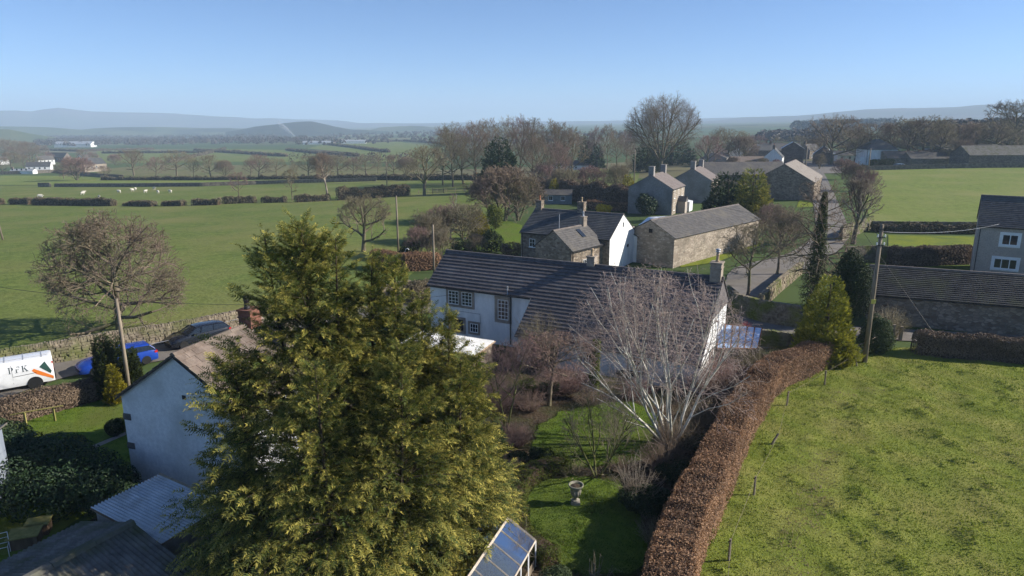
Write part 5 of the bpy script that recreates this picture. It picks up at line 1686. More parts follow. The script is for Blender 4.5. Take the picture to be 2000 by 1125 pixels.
for i, (a, b, hgt) in enumerate([((-30, 399), (4, 399), 1.7), ((24, 399), (60, 399), 1.7), ((69, 400), (222, 402), 1.9), ((246, 402), (252, 402), .8), ((258, 402), (300, 403), 1.3), ((322, 402), (334, 402), 1.2), ((338, 402), (358, 402), 1.4), ((380, 401), (428, 400), 1.5), ((440, 398), (496, 396), 1.8), ((516, 396), (556, 395), 1.5), ((580, 395), (640, 392), 1.7), ((662, 391), (796, 382), 3.2)]):
    n_ = 10
    hedge('field_hedge', '%s piece from the left of the gappy hedge across the left pasture' % ORD[i], [G(a[0], a[1]), G((a[0] + b[0]) / 2, (a[1] + b[1]) / 2), G(*b)], 1.9, hgt, M_hawthorn_g, M_hedgecore, 26, .22, 310 + i, group='pieces of the pasture hedge', ragged=.3, wob=.16)
hedge('boundary_hedge', 'dark hedge below the row of trees at the pale rushy field', [G(200, 352), G(400, 352), G(600, 350), G(860, 346)], 1.6, 1.5, M_hawthorn_g, M_hedgecore, 14, .3, 330, ragged=.5, wob=.4)
hedge('boundary_hedge', 'long dark hedge shading the far edge of the sheep pasture on the right', [G(700, 352), G(880, 352), G(985, 350)], 1.8, 1.9, M_hawthorn_g, M_hedgecore, 12, .4, 331, ragged=.4, wob=.2)
hedge('tall_hedge', 'tall dark reddish hedge behind the summerhouse', [G(1048, 384), G(1120, 392), G(1235, 404)], 2.4, 4.2, M_hawthorn, M_hedgecore, 40, .2, 332, ragged=.35, wob=.16)
hedge('low_hedge', 'low russet hedge between the slate cottage and the grey house', [G(1150, 408), G(1238, 414)], 1.6, 1.7, M_beech, M_hedgecore, 60, .14, 333, ragged=.2, wob=.14)
hedge('house_hedge', 'overgrown hedge in front of the pebbledashed house', [G(1745, 520), G(1830, 516), G(1886, 514)], 1.8, 2.2, M_hawthorn, M_hedgecore, 160, .1, 334, ragged=.18)
hedge('field_edge_hedge', 'rough low hedge under the bright field beside the pebbledashed house', [G(1712, 452), G(1800, 455), G(1900, 456)], 1.6, 1.3, M_hawthorn_g, M_hedgecore, 60, .14, 335, ragged=.25, wob=.25)
hedge('wall_hedge', 'dark hedge in front of the white hipped house', [G(1700, 328), G(1742, 326)], 1.6, 2.6, M_yew, M_hedgecore, 30, .25, 336, ragged=.2)
for i, (a, b, c) in enumerate([((200, 300), (330, 299), (470, 297)), ((380, 294), (480, 301), (560, 306)), ((330, 318), (400, 302), (440, 292)), ((560, 294), (640, 302), (700, 306)), ((640, 283), (700, 290), (760, 298)), ((700, 279), (790, 276), (880, 282)), ((0, 290), (150, 296), (300, 292)), ((1480, 262), (1560, 266), (1700, 264)), ((1420, 272), (1560, 276), (1640, 278)), ((1640, 290), (1800, 284), (2000, 288))]):
    hedge('distant_hedge', ['%s hedge line from the left among the far valley fields' % ORD[i], '%s hedge line from the left among the far fields on the right' % ORD[max(0, i - 7)]][i > 6], [G(*a), G(*b), G(*c)], 3.5, 3.0, M_hawthorn_g, M_hedgecore, .8, .9, 340 + i, group='hedge lines of the far fields', ragged=.9, wob=.3)

# ================================================================ shrubs near by
def lump(px, py, w, h, n, size, mat, seed, name, label, k=7, lo=.35, hi=.55, cat='shrub', shell=.35, **kw):
    p = G(px, py)
    rg_ = np.random.default_rng(seed)
    return leafy_shrub(name, label, p, lumpy((0, 0, h * .48), (w / 2, w / 2, h * .52), n, k, rg_, lo, hi), n, size, mat, seed, cat, shell=shell, **kw)
p = G(90, 985)
leafy_shrub('laurel_bank', 'large dark glossy laurel bank in the shade at the left edge', (-20.9, 28.6, 0), [(-4.2, 2.0, .9, 1.8, 1.6, 1.5), (-2.6, 1.6, .9, 1.6, 1.6, 1.6), (-.8, 1.0, 1.0, 1.9, 1.8, 1.7), (1.0, .2, .9, 1.8, 1.7, 1.5), (2.4, -.6, .8, 1.5, 1.5, 1.3), (0, -1.2, .8, 2.0, 1.4, 1.3), (-2.2, -.3, .9, 1.7, 1.5, 1.5), (3.3, -1.3, .6, 1.1, 1.1, 1.0)], 22000, .08, M_laurel, 401, 'shrub', shell=.3)
leafy_shrub('laurel_bush', 'sunlit pale green laurel bush at the left edge by the drive hedge', G(15, 885), [(0, 0, .8, 1.4, 1.2, .9), (-1, .3, .9, 1.2, 1.1, .9)], 6000, .075, M_shrubgreen, 402)
lump(225, 852, 1.1, 1.1, 3500, .04, M_yew, 403, 'clipped_bush', 'dark clipped ball bush on the left garden lawn', k=3, hi=.4)
lump(240, 842, 1.0, .9, 3000, .04, M_box, 404, 'clipped_bush', 'lighter clipped bush touching the cottage wall', k=3, hi=.4)
lump(145, 873, 1.5, .6, 3500, .04, M_box, 405, 'clipped_bush', 'low spreading clipped bush beside the garden path', k=4, hi=.4)
dcone(212, 775, 646, 34, M_yew, 406, 'screen_conifer', 'left dark columnar conifer of the clump behind the leaning pole', 5000, .3, power=.22)
dcone(237, 770, 648, 40, M_yew, 407, 'screen_conifer', 'middle dark conifer of the clump hiding the blue car', 5000, .3, power=.25)
dcone(263, 768, 676, 36, M_yew, 408, 'screen_conifer', 'right olive-green conifer of the clump hiding the blue car', 5000, .3, power=.35)
dcone(228, 786, 708, 36, M_goldbright, 409, 'golden_dwarf_conifer', 'small bright yellow conifer in front of the leaning pole', 2600, .28)
lump(1706, 690, 2.6, 3.0, 7000, .075, M_shrubgreen, 410, 'variegated_shrub', 'pale variegated evergreen shrub just right of the golden cypress', k=6)
lump(1655, 632, 4.4, 6.6, 11000, .095, M_yew, 411, 'dark_shrub', 'tall dark evergreen shrub behind the golden cypress', k=7)
twig_shrub('bare_shrub', 'bare grey shrub against the long barn wall', G(1735, 660), 1.8, 2.8, 170, M_twig_olive, 412, rad=.009, sub=7)
twig_shrub('bare_shrub', 'grey-green bare shrub rising against the white farmhouse wall', G(1058, 712), 2.3, 3.9, 260, M_twig_olive, 413, rad=.009, sub=9)
lump(1062, 712, 3.2, 2.2, 2600, .05, M_shrubgreen, 430, 'leafy_undershrub', 'sparse green leafy shrub at the farmhouse wall', k=5, shell=.8)
twig_shrub('red_dogwood', 'small crimson-stemmed shrub beside the glazed lean-to', G(1455, 662), .7, 1.5, 90, nmat('crimson_stems', (.22, .03, .04), (.36, .07, .07), 3, .8), 414, rad=.011, sub=4)
twig_shrub('pale_shrub', 'pale-twigged straggling shrub below the birch', G(1240, 985), 1.4, 2.5, 60, M_twig_pale, 415, rad=.009, sub=9, arch=.2)
lump(1262, 1000, 2.4, 1.3, 6000, .05, M_yew, 416, 'dark_shrub', 'low dark evergreen shrub at the foot of the pale-twigged shrub', k=6)
lump(1330, 940, 2.6, 1.0, 5000, .05, M_yew, 417, 'dark_shrub', 'low dark evergreen ground cover between birch and beech hedge', k=6)
twig_shrub('birch_brush', 'tangle of bare suckers round the birch base', G(1320, 880), 2.0, 1.9, 260, M_twig, 418, rad=.006, sub=9, arch=.8)
twig_shrub('bare_shrub', 'thicket of bare stems between the birch and the beech hedge end', G(1405, 770), 2.6, 2.4, 420, M_twig_purple, 419, rad=.007, sub=9)
twig_shrub('bare_shrub', 'bare brown thicket beside the glazed lean-to and beech hedge', G(1470, 725), 2.6, 2.0, 380, M_twig, 420, rad=.007, sub=9)
twig_shrub('bare_shrub', 'purple-brown thicket under the farmhouse eaves', G(1370, 735), 2.4, 2.2, 320, M_twig_purple, 421, rad=.007, sub=8)
twig_shrub('bare_shrub', 'bramble thicket behind the weeping tree', G(1100, 765), 2.2, 1.7, 320, M_twig_purple, 422, rad=.007, sub=8)
twig_shrub('bare_shrub', 'pale pink-brown stems in the border left of the lawn', G(1010, 868), 1.1, 1.3, 240, M_twig_purple, 423, rad=.007, sub=7)
twig_shrub('bare_shrub', 'bare stems beside the slim garden tree near the conifer', G(975, 800), 1.6, 2.2, 220, M_twig_purple, 424, rad=.007, sub=8)
twig_shrub('bare_shrub', 'russet brush on the border under the ivy-clad trunk', G(1190, 765), 1.8, 1.1, 220, M_twig_olive, 425, rad=.006, sub=7)
twig_shrub('fruit_whips', 'few tall pale whips standing in front of the cold frame', G(1022, 1118), .55, 2.4, 12, M_twig_pale, 426, rad=.011, sub=4, arch=0)
twig_shrub('pale_shrub', 'sparse white twigs sticking up at the bottom edge of the garden', G(1160, 1150), .9, 1.5, 12, M_twig_pale, 427, rad=.01, sub=3, arch=0)
lump(965, 905, 1.4, 2.6, 5000, .05, M_shrubgreen, 428, 'grey_green_shrub', 'blue-green shrub beside the conifer and the left border', k=5)
lump(1012, 905, 1.3, .7, 3500, .045, M_yew, 429, 'low_shrub', 'low dark green shrub at the left end of the lawn', k=5)
# clipped box edging: curved hedge round the lower lawn
hedge('box_edging', 'yellow-green clipped box hedge curving round the lower lawn', smooth_path([G(1100, 915), G(1042, 935), G(1012, 970), G(1008, 1020), G(1030, 1070), G(1075, 1105)], 4), .9, .75, M_box, M_hedgecore, 800, .035, 431, ragged=.07, wob=.14)
lump(960, 1140, 1.8, 1.3, 6000, .05, M_shrubgreen, 432, 'grey_green_shrub', 'grey-green shrub at the bottom edge below the cold frame', k=5)
lump(1080, 1160, 1.4, 1.1, 5000, .045, M_shrubgreen, 433, 'grey_green_shrub', 'rounded blue-green shrub at the bottom edge right of the cold frame', k=5)
lump(900, 1140, 1.8, 1.5, 5000, .05, M_shrubgreen, 434, 'grey_green_shrub', 'blue-green shrub at the bottom edge under the conifer', k=5)
# garden beyond
lump(1178, 418, 3.6, 2.0, 1600, .14, M_blossom, 440, 'forsythia', 'yellow flowering shrub behind the slate cottage ridge', k=6)
lump(1262, 420, 5.0, 4.2, 3000, .18, M_laurel, 441, 'dark_shrub', 'dark rounded evergreen against the grey house gable', k=6)
lump(960, 492, 4.0, 3.0, 2200, .13, M_yew, 442, 'dark_shrub', 'dark evergreen shrub on the cottage garden lawn', k=6)
lump(905, 500, 3.6, 2.4, 2000, .12, M_shrubgreen, 443, 'green_shrub', 'olive-green shrub beside the garden pole', k=6)
lump(800, 505, 3.0, 2.6, 1800, .12, M_yew, 444, 'dark_shrub', 'dark evergreen shrub beside the tall pole', k=6)
lump(965, 448, 3.2, 4.4, 2000, .15, M_box, 445, 'green_shrub', 'pale green shrub right of the yellow conifer', k=6)
lump(1000, 500, 3.0, 2.0, 1600, .12, M_hawthorn, 446, 'russet_shrub', 'russet rounded shrub at the end of the farmhouse roof', k=6)

# more undergrowth in the borders
for i, (px, py, r_, h_, n_, mt, lb) in enumerate([
    (1150, 790, 1.3, 1.2, 160, M_twig, 'brown dead stems behind the upper lawn below the ivy-clad trunk'),
    (1240, 775, 1.5, 1.3, 180, M_twig_purple, 'bare stems left of the birch below the farmhouse wall'),
    (1035, 800, 1.4, 1.3, 180, M_twig_purple, 'bare stems at the back corner of the upper lawn'),
    (1000, 930, .9, 1.0, 120, M_twig, 'brown stems beside the box hedge and the conifer'),
    (1215, 920, 1.0, .8, 120, M_twig, 'low brown stems right of the vase-shaped tree'),
    (1120, 925, 1.1, .5, 110, M_twig_olive, 'low dry stems left of the vase-shaped tree foot'),
    (1290, 915, 1.6, 1.3, 200, M_twig, 'dark tangle of stems right under the birch'),
    (1370, 830, 1.8, 1.6, 240, M_twig, 'brown tangle between the birch and the beech hedge'),
    (1330, 760, 1.6, 1.5, 200, M_twig_purple, 'purple-brown stems behind the birch'),
    (1275, 1060, 1.0, 1.3, 80, M_twig_olive, 'thin bare shrub between the lower lawn and the hedge'),
]):
    twig_shrub('border_shrub', lb, G(px, py), r_, h_, n_, mt, 500 + i, rad=.006, sub=8, arch=.6)
for i, (px, py, w_, h_, n_, mt, lb) in enumerate([
    (1075, 770, 1.6, 1.0, 2200, M_shrubgreen, 'pale green low shrub below the weeping tree'),
    (1030, 765, 1.4, .9, 2000, M_box, 'yellow-green low shrub beside the slim garden tree'),
    (1110, 745, 1.3, .7, 1600, M_shrubgreen, 'silvery low shrub near the farmhouse outhouse'),
    (1225, 745, 1.8, .9, 2200, M_yew, 'dark low evergreen under the farmhouse windows'),
    (1350, 880, 1.8, 1.0, 2600, M_laurel, 'glossy dark evergreen right of the birch base'),
    (1290, 990, 1.6, .9, 2400, M_laurel, 'glossy dark evergreen beside the beech hedge near the lower lawn'),
    (1060, 905, 1.6, .8, 3000, M_yew, 'dark clipped evergreen at the left of the lawn gap'),
    (985, 960, 1.2, 1.4, 2600, M_shrubgreen, 'blue-green evergreen between box hedge and conifer'),
]):
    lump(px, py, w_, h_, n_, .05, mt, 520 + i, 'border_evergreen', lb, k=5)

# ================================================================ paddock with tussocks
PADDOCK = [(4.6, 14), (6.6, 22.4), (8.8, 28.6), (12.5, 36.6), (16.6, 43.4), (23.6, 48.2), (30, 50.2), (52, 46.6), (60, 30), (40, 14)]
def tuss(x, y):
    a = fbm(x * .55, y * .55, 3, 21)
    b = fbm(x * 2.6, y * 2.6, 3, 33)
    lump_ = np.clip((fbm(x * 1.1 + 5, y * 1.1, 3, 44) - .52) * 4, 0, 1)
    return (a - .45) * .34 + (b - .45) * (.05 + .24 * lump_) + .1 * lump_
M_paddock = nmat('paddock_grass', (.115, .15, .02), (.2, .225, .04), 1.6, .95, c3=(.22, .215, .055), s3=.35, f3=(.42, .66), bump=.06, bscale=16, spec=.1)
patch('paddock', M_paddock, PADDOCK, .14, .23, tuss)
def in_poly(x, y, poly):
    c = np.zeros(len(x), bool)
    for (ax, ay), (bx, by) in zip(poly, poly[1:] + poly[:1]):
        if ay == by:
            continue
        hit = ((ay > y) != (by > y)) & (x < (bx - ax) * (y - ay) / (by - ay) + ax)
        c ^= hit
    return c
def grass(name, poly, n, h, seed, mat, zf, off, mudf=None, label=None, dens=None):
    rg_ = np.random.default_rng(seed)
    x0, x1 = min(p[0] for p in poly), max(p[0] for p in poly)
    y0, y1 = min(p[1] for p in poly), max(p[1] for p in poly)
    x = rg_.uniform(x0, x1, n)
    y = y0 + (y1 - y0) * rg_.random(n) ** 1.25
    k = in_poly(x, y, [(p[0], p[1]) for p in poly])
    if dens is not None:
        k &= rg_.random(n) < dens(x, y)
    x, y = x[k], y[k]
    m = len(x)
    z = np.array([tz(a, b) for a, b in zip(x, y)]) + off + (zf(x, y) if zf else 0)
    lumpv = np.clip((fbm(x * 1.1 + 5, y * 1.1, 3, 44) - .5) * 4, 0, 1)
    hh = h * rg_.uniform(.5, 1.3, m) * (.7 + .9 * lumpv)
    az = rg_.random(m) * 6.283
    w = .022 * rg_.uniform(.7, 1.6, m) * (h / .09)
    lean = rg_.normal(0, .4, (m, 2)) * hh[:, None]
    B = np.column_stack([x, y, z - .01])
    S = np.column_stack([np.cos(az) * w, np.sin(az) * w, np.zeros(m)])
    T = B + np.column_stack([lean, hh])
    V = np.stack([B - S, B + S, T], 1).reshape(-1, 3)
    v = np.clip(.55 + 1.2 * (fbm(x * .45, y * .45, 4, 9) - .47) - .12 * lumpv + rg_.normal(0, .2, m), 0, 1)
    tip = np.clip(mudf(x, y), 0, 1) if mudf else np.zeros(m)
    o = mesh_np(name, V, [np.arange(3 * m).reshape(-1, 3)], mat, None, {'v': np.repeat(v, 3), 'tip': np.repeat(tip, 3)})
    return tag(o, label, 'grass', kind='stuff')
M_blade = leafmat('grass_blades', (.1, .15, .018), (.29, .33, .052), tip=(.34, .27, .16), transl=.3, rough=.8)
hp = [(p.x, p.y) for p in base_r]
def mud(x, y):
    """trodden strip a few metres out from the hedge"""
    d = np.full(len(x), 99.0)
    for (ax, ay), (bx, by) in zip(hp, hp[1:]):
        t_ = np.clip(((x - ax) * (bx - ax) + (y - ay) * (by - ay)) / ((bx - ax) ** 2 + (by - ay) ** 2), 0, 1)
        d = np.minimum(d, np.hypot(x - ax - t_ * (bx - ax), y - ay - t_ * (by - ay)))
    return np.clip(1.35 - np.abs(d - 3.3) / 1.1, 0, 1) * np.clip((fbm(x * .8, y * .8, 3, 61) - .33) * 5, 0, 1) * (y < 42)
grass('paddock_grass', PADDOCK, 260000, .1, 51, M_blade, tuss, .14, mud, 'tussocky winter grass covering the paddock right of the beech hedge', lambda x, y: 1 - .35 * mud(x, y))
# lawns of the near garden
LAWN_A = px_poly([(1040, 870), (1052, 838), (1085, 812), (1140, 795), (1215, 788), (1270, 805), (1300, 840), (1290, 880), (1225, 905), (1150, 912), (1090, 915), (1050, 900)])
LAWN_B = px_poly([(1032, 985), (1045, 955), (1085, 936), (1140, 930), (1200, 945), (1238, 985), (1262, 1050), (1250, 1110), (1170, 1128), (1095, 1100), (1045, 1045)])
LAWN_C = px_poly([(1150, 745), (1180, 722), (1280, 722), (1290, 745), (1220, 768), (1165, 772)])
def ragged_poly(pl, amp, seed):
    out = []
    P_ = [Vector((p.x, p.y)) for p in pl]
    c = sum(P_, Vector((0, 0))) / len(P_)
    for i, q in enumerate(smooth_path(P_ + [P_[0]], 6)[:-1]):
        k = 1 + amp * (float(vnoise(np.array([q.x * 1.7]), np.array([q.y * 1.7]), seed)[0]) - .5)
        out.append(c + (q - c) * k)
    return out
def grown(pl):
    c = sum((Vector((p[0], p[1])) for p in pl), Vector((0, 0))) / len(pl)
    return [tuple(c + (Vector((p[0], p[1])) - c) * 1.05) for p in pl]
LAWN_A, LAWN_B, LAWN_C = ragged_poly(LAWN_A, .16, 1), ragged_poly(LAWN_B, .14, 2), ragged_poly(LAWN_C, .16, 3)
bump_ = lambda x, y: (fbm(x * 1.5, y * 1.5, 3, 71) - .45) * .04
for nm, pl in (('upper_lawn', LAWN_A), ('lower_lawn', LAWN_B), ('back_lawn', LAWN_C)):
    patch(nm, M_lawn, pl, .045, .4, bump_)
M_lawnblade = leafmat('lawn_blades', (.035, .075, .008), (.12, .17, .02), tip=(.2, .18, .06), transl=.3, rough=.8)
for lb, pl, n_ in (('short green grass of the upper garden lawn', LAWN_A, 34000), ('short green grass of the lower garden lawn round the urn', LAWN_B, 34000)):
    grass('lawn_grass', grown(pl), n_, .06, 52, M_lawnblade, bump_, .045, None, lb)
grass('side_lawn_grass', [(-34, 32), (-32, 38), (-18, 42.5), (-16, 39), (-19, 30.4), (-20, 26)], 40000, .07, 53, M_lawnblade, None, .0, None, 'short mown grass of the garden left of the cottage')
# leaf litter and bedding growth over the garden soil
def bed_dens(x, y):
    return np.clip((fbm(x * .6, y * .6, 3, 91) - .32) * 3, .05, 1)
M_litter = leafmat('leaf_litter', (.04, .03, .014), (.16, .12, .06), tip=(.2, .18, .06), transl=.15, rough=.9)
grass('bed_litter', [(-9, 18), (-9, 45), (12, 45), (18, 46), (13, 37), (8, 26), (5, 18)], 42000, .1, 54, M_litter, lambda x, y: (fbm(x * .9, y * .9, 3, 5) - .45) * .05, .0, None, 'dead stems and leaf litter over the garden borders', bed_dens)

# ================================================================ stone walls
def stone_wall(name, label, path, h, w, mat, seed, sz=.34, cope=True, group=None, rel=.05, wob=.06):
    """rubble wall: a core with individually shaped stones standing proud on both faces, and a cope"""
    rn_ = random.Random(seed)
    P_ = [Vector((p[0], p[1])) for p in path]
    t_ = thing(name, label, 'wall', at(P_[0].x, P_[0].y), 0, group)
    o = t_.location
    V, F, CV, CF, KV, KF = [], [], [], [], [], []
    def hexa(VV, FF, c, ux, uy, uz, j):
        i = len(VV)
        for sx, sy, sz_ in ((-1, -1, -1), (1, -1, -1), (1, 1, -1), (-1, 1, -1), (-1, -1, 1), (1, -1, 1), (1, 1, 1), (-1, 1, 1)):
            q = c + ux * sx * rn_.uniform(1 - j, 1) + uy * sy * rn_.uniform(1 - j, 1) + uz * sz_ * rn_.uniform(1 - j, 1)
            VV.append(tuple(q))
        FF += [(i + 3, i + 2, i + 1, i), (i + 4, i + 5, i + 6, i + 7), (i, i + 1, i + 5, i + 4), (i + 1, i + 2, i + 6, i + 5), (i + 2, i + 3, i + 7, i + 6), (i + 3, i, i + 4, i + 7)]
    for a, b in zip(P_, P_[1:]):
        L = (b - a).length
        tg = (b - a) / L
        nr = Vector((-tg.y, tg.x))
        T3, N3, Z3 = Vector((tg.x, tg.y, 0)), Vector((nr.x, nr.y, 0)), Vector((0, 0, 1))
        za, zb = tz(a.x, a.y), tz(b.x, b.y)
        def W(s_, u, z):
            q = a + tg * s_ + nr * u
            return Vector((q.x, q.y, za + (zb - za) * s_ / L + z)) - o
        i = len(CV)
        for s_ in (0, L):
            for u, z in ((-w * .44, -.3), (w * .44, -.3), (w * .36, h - .03), (-w * .36, h - .03)):
                CV.append(tuple(W(s_, u, z)))
        CF += [(i, i + 4, i + 5, i + 1), (i + 1, i + 5, i + 6, i + 2), (i + 2, i + 6, i + 7, i + 3), (i + 3, i + 7, i + 4, i), (i, i + 1, i + 2, i + 3), (i + 7, i + 6, i + 5, i + 4)]
        for sd in (-1, 1):
            z = 0.0
            while z < h - .02:
                rh = min(sz * rn_.uniform(.4, .8), h - z + .02)
                s_ = -rn_.random() * sz
                while s_ < L:
                    l = sz * rn_.uniform(.35, 1.7)
                    c0 = max(0, min(L, s_ + l / 2))
                    u = sd * (w / 2 - (w * .08) * z / h + rn_.uniform(-.01, rel))
                    hexa(V, F, W(c0, u - sd * .06, z + rh / 2), T3 * (l / 2 + .012), N3 * .09, Z3 * (rh / 2 + .008), .42)
                    s_ += l
                z += rh
        if cope:
            s_ = 0.0
            while s_ < L:
                l = rn_.uniform(.1, .24)
                hexa(KV, KF, W(min(L, s_ + l / 2), 0, h + .1), T3 * (l / 2 - .008), N3 * (w * .46), Z3 * rn_.uniform(.1, .17), .2)
                s_ += l
    mesh_np('core', np.array(CV), [np.array(CF)], mat, t_)
    so = mesh_np('stones', np.array(V), [np.array(F)], mat, t_)
    so['kind'] = 'stuff'
    if cope:
        mesh_np('coping', np.array(KV), [np.array(KF)], mat, t_)['kind'] = 'stuff'
    return t_
M_wallstone = nmat('drystone', (.13, .105, .075), (.35, .295, .215), 2.6, .95, c3=(.14, .15, .06), s3=.6, f3=(.48, .66), bump=.02, bscale=12, spec=.1)
M_wallstone_d = nmat('mossy_drystone', (.11, .095, .075), (.27, .235, .18), 2.6, .95, c3=(.13, .15, .04), s3=.8, f3=(.45, .65), bump=.02, bscale=12, spec=.1)
M_farwall = nmat('far_wallstone', (.1, .09, .075), (.24, .21, .17), 1.2, .95, spec=.1)
stone_wall('field_wall', 'rough dry-stone wall between the lane and the left pasture', [G(-120, 752), G(20, 722), G(140, 702), G(200, 690), G(330, 668), G(400, 655), G(470, 640), G(540, 628)], 1.35, .6, M_wallstone, 61)
stone_wall('field_wall', 'short ruined stone wall beside the lane left of the farmhouse', [G(745, 590), G(800, 578)], 1.4, .6, M_wallstone, 62)
stone_wall('garden_wall', 'dark mossy stone wall behind the glazed lean-to', [G(1432, 612), G(1490, 628), G(1560, 640)], 1.7, .5, M_wallstone_d, 63)
stone_wall('garden_wall', 'stone wall with pale capping running back along the grass triangle', [G(1484, 604), G(1520, 570), G(1562, 535)], 1.4, .45, M_wallstone, 64, cope=False)
stone_wall('garden_wall', 'low mossy stone wall right of the glazed lean-to', [G(1468, 672), G(1560, 684)], 1.1, .5, M_wallstone_d, 65)
stone_wall('garden_wall', 'dark stone wall across the yard of the pebbledashed house', [G(1650, 515), G(1700, 512), G(1745, 514)], 1.9, .5, M_wallstone_d, 66)
stone_wall('garden_wall', 'dark stone wall below the bright field beside the pebbledashed house', [G(1702, 450), G(1800, 451), G(1910, 452)], 1.3, .5, M_wallstone_d, 67, sz=.45)
stone_wall('road_wall', 'stone wall curving under the pale-twigged tree by the road', [G(1642, 470), G(1660, 462), G(1690, 450), G(1702, 446)], 1.9, .5, M_wallstone_d, 68, sz=.45)
stone_wall('farm_wall', 'low dark stone wall along the far edge of the bright field', [G(1690, 333), G(1800, 330), G(1900, 328), G(2020, 327)], 1.3, .6, M_farwall, 69, sz=1.0)
stone_wall('pasture_wall', 'short left piece of the dark wall across the sheep pasture', [G(76, 365), G(98, 365)], 1.7, .6, M_farwall, 70, sz=1.0)
stone_wall('pasture_wall', 'long dark stone wall across the far side of the sheep pasture', [G(108, 365), G(250, 365), G(395, 364), G(500, 360), G(620, 357), G(735, 354)], 1.35, .6, M_farwall, 71, sz=1.2)
stone_wall('hamlet_wall', 'dark field wall in front of the far-off white houses', [G(-60, 342), G(40, 340), G(110, 337), G(185, 345), G(240, 349)], 2.0, .6, M_farwall, 72, sz=2.0)
stone_wall('yard_wall', 'grey wall beside the tree on the grass triangle', [G(1418, 590), G(1440, 610)], 1.5, .5, M_wallstone_d, 73)
m = MB()

# ================================================================ poles, wires, fences
def pole(name, label, p, h, r=.13, lean=(0, 0), arms=0, mat=None, insul=True):
    t_ = thing(name, label, 'pole', p)
    top = Vector((lean[0] * h, lean[1] * h, h))
    MB().tube([(0, 0, -.4), top * .5, top], [r * 1.15, r, r * .8], 10).build('shaft', mat or M_wood_grey, t_, smooth=True)
    for k in range(arms):
        z = h - .35 - k * .55
        c = top * (z / h)
        MB().tube([c + Vector((-.28, -.1, 0)), c + Vector((.28, -.1, 0))], .035, 5).build('bracket', M_gutter, t_)
        for s_ in (-.25, .25):
            MB().lathe([(.03, 0), (.06, .05), (.035, .1), (.06, .15), (.03, .2)], (c.x + s_, c.y - .1, c.z + .02), 8).build('insulator', M_white if k else M_dark, t_, smooth=True)
    return t_, Vector(p) + top
pR, topR = pole('utility_pole', 'tall wooden pole with insulators at the top of the paddock', G(1688, 712), 10.2, .15, arms=3)
MB().box(-.17, .17, -.17, -.13, 4.6, 4.9).build('marker_plate', plain('yellow_plate', (.6, .5, .1)), pR)
pL, topL = pole('utility_pole', 'leaning wooden pole in front of the dark conifer clump', Vector((-24.3, 40.6, 0)), 6.5, .11)
p1, top1 = pole('utility_pole', 'tall thin pole beside the open tree in the left pasture', G(778, 492), 7.6, .12)
p2, top2 = pole('utility_pole', 'short pole rising behind the farmhouse roof end', G(848, 532), 5.6, .12)
p3, top3 = pole('utility_pole', 'thin pole in the valley pasture between the far trees', G(756, 366), 9.5, .15)
p4, top4 = pole('utility_pole', 'pale thin pole in the pasture at the left edge', G(6, 468), 7.0, .13, lean=(-.1, 0))
p5, top5 = pole('utility_pole', 'pole on the left verge where the road meets the village', G(1571, 345), 9.5, .2)
p6, top6 = pole('utility_pole', 'pole at the corner of the bright field by the hipped house', G(1695, 338), 8.0, .2)
p7, top7 = pole('utility_pole', 'pole in the orchard right of the golden conifer', G(1238, 362), 10.5, .16)
p8, top8 = pole('utility_pole', 'thin pole near the gable at the end of the village', G(1459, 318), 14, .2)
p9, top9 = pole('utility_pole', 'thin distant pole right of the village road', G(1619, 322), 16, .2)
p10, top10 = pole('lamp_post', 'thin white post by the wall behind the van', G(4, 718), 2.0, .045, mat=M_white, lean=(-.1, 0))
def wire(name, label, a, b, sag, r=.013, mat=None):
    a, b = Vector(a), Vector(b)
    pts = []
    for i in range(13):
        f = i / 12
        q = a.lerp(b, f)
        q.z -= sag * 4 * f * (1 - f)
        pts.append(q)
    o = MB().tube(pts, r, 4).build(name, mat or M_gutter, None, smooth=True)
    return tag(o, label, 'wire')
wire('overhead_wire', 'black wire from the leaning pole running off the left edge', topL - Vector((0, 0, .15)), Vector((-62, 58, 6.6)), .5)
wire('overhead_wire', 'black wire from the leaning pole across to the farmhouse eaves', topL - Vector((0, 0, .1)), Vector((.1, 51.0, 4.75)), .75)
wire('overhead_wire', 'pale wire from the paddock pole to the pebbledashed house', topR - Vector((0, 0, .5)), Vector((53.5, 74.5, 6.2)), .4, .012, M_lead)
wire('overhead_wire', 'wire from the paddock pole over the barn towards the pole behind the farmhouse', topR - Vector((0, 0, .3)), Vector((21, 104, 8.2)), 1.1)
wire('overhead_wire', 'wire from the paddock pole running back along the road', topR - Vector((0, 0, .9)), top5 + Vector((0, 0, -.5)), 1.5, .02)
MB_stay = wire('stay_wire', 'slanting stay wire from the paddock pole to the hedge', topR + Vector((3.0, 8, -1.9)), G(1832, 690) + Vector((0, 0, .9)), 0, .016)
def post(name, label, p, h=1.15, r=.055, lean=(0, 0), group='fence posts along the beech hedge'):
    t_ = thing(name, label, 'post', p, 0, group)
    top = Vector((lean[0], lean[1], h))
    MB().tube([(0, 0, -.2), top * .6, top], [r, r, r * .92], 8).build('shaft', M_wood_green if False else M_wood_grey, t_)
    MB().tube([top * .9 - Vector((r + .03, 0, 0)), top * .9 - Vector((r, 0, 0))], .03, 6).build('insulator', M_gutter, t_)
    return Vector(p) + top
FP = [((1423, 1101), (0, 0), 'nearest upright fence post beside the beech hedge'), ((1472, 972), (0, 0), 'second nearest fence post beside the beech hedge'), ((1500, 876), (.6, .25), 'fallen-over leaning fence post beside the beech hedge'), ((1536, 797), (.03, 0), 'fence post beside the beech hedge just past the leaning one'), ((1610, 754), (.0, 0), 'fence post beside the bend of the beech hedge'), ((1676, 720), (-.35, .1), 'tilted fence post next to the tall paddock pole')]
tops = [post('fence_post', lb, G(*q), lean=l, h=.75 if abs(l[0]) > .5 else 1.1) for q, l, lb in FP]
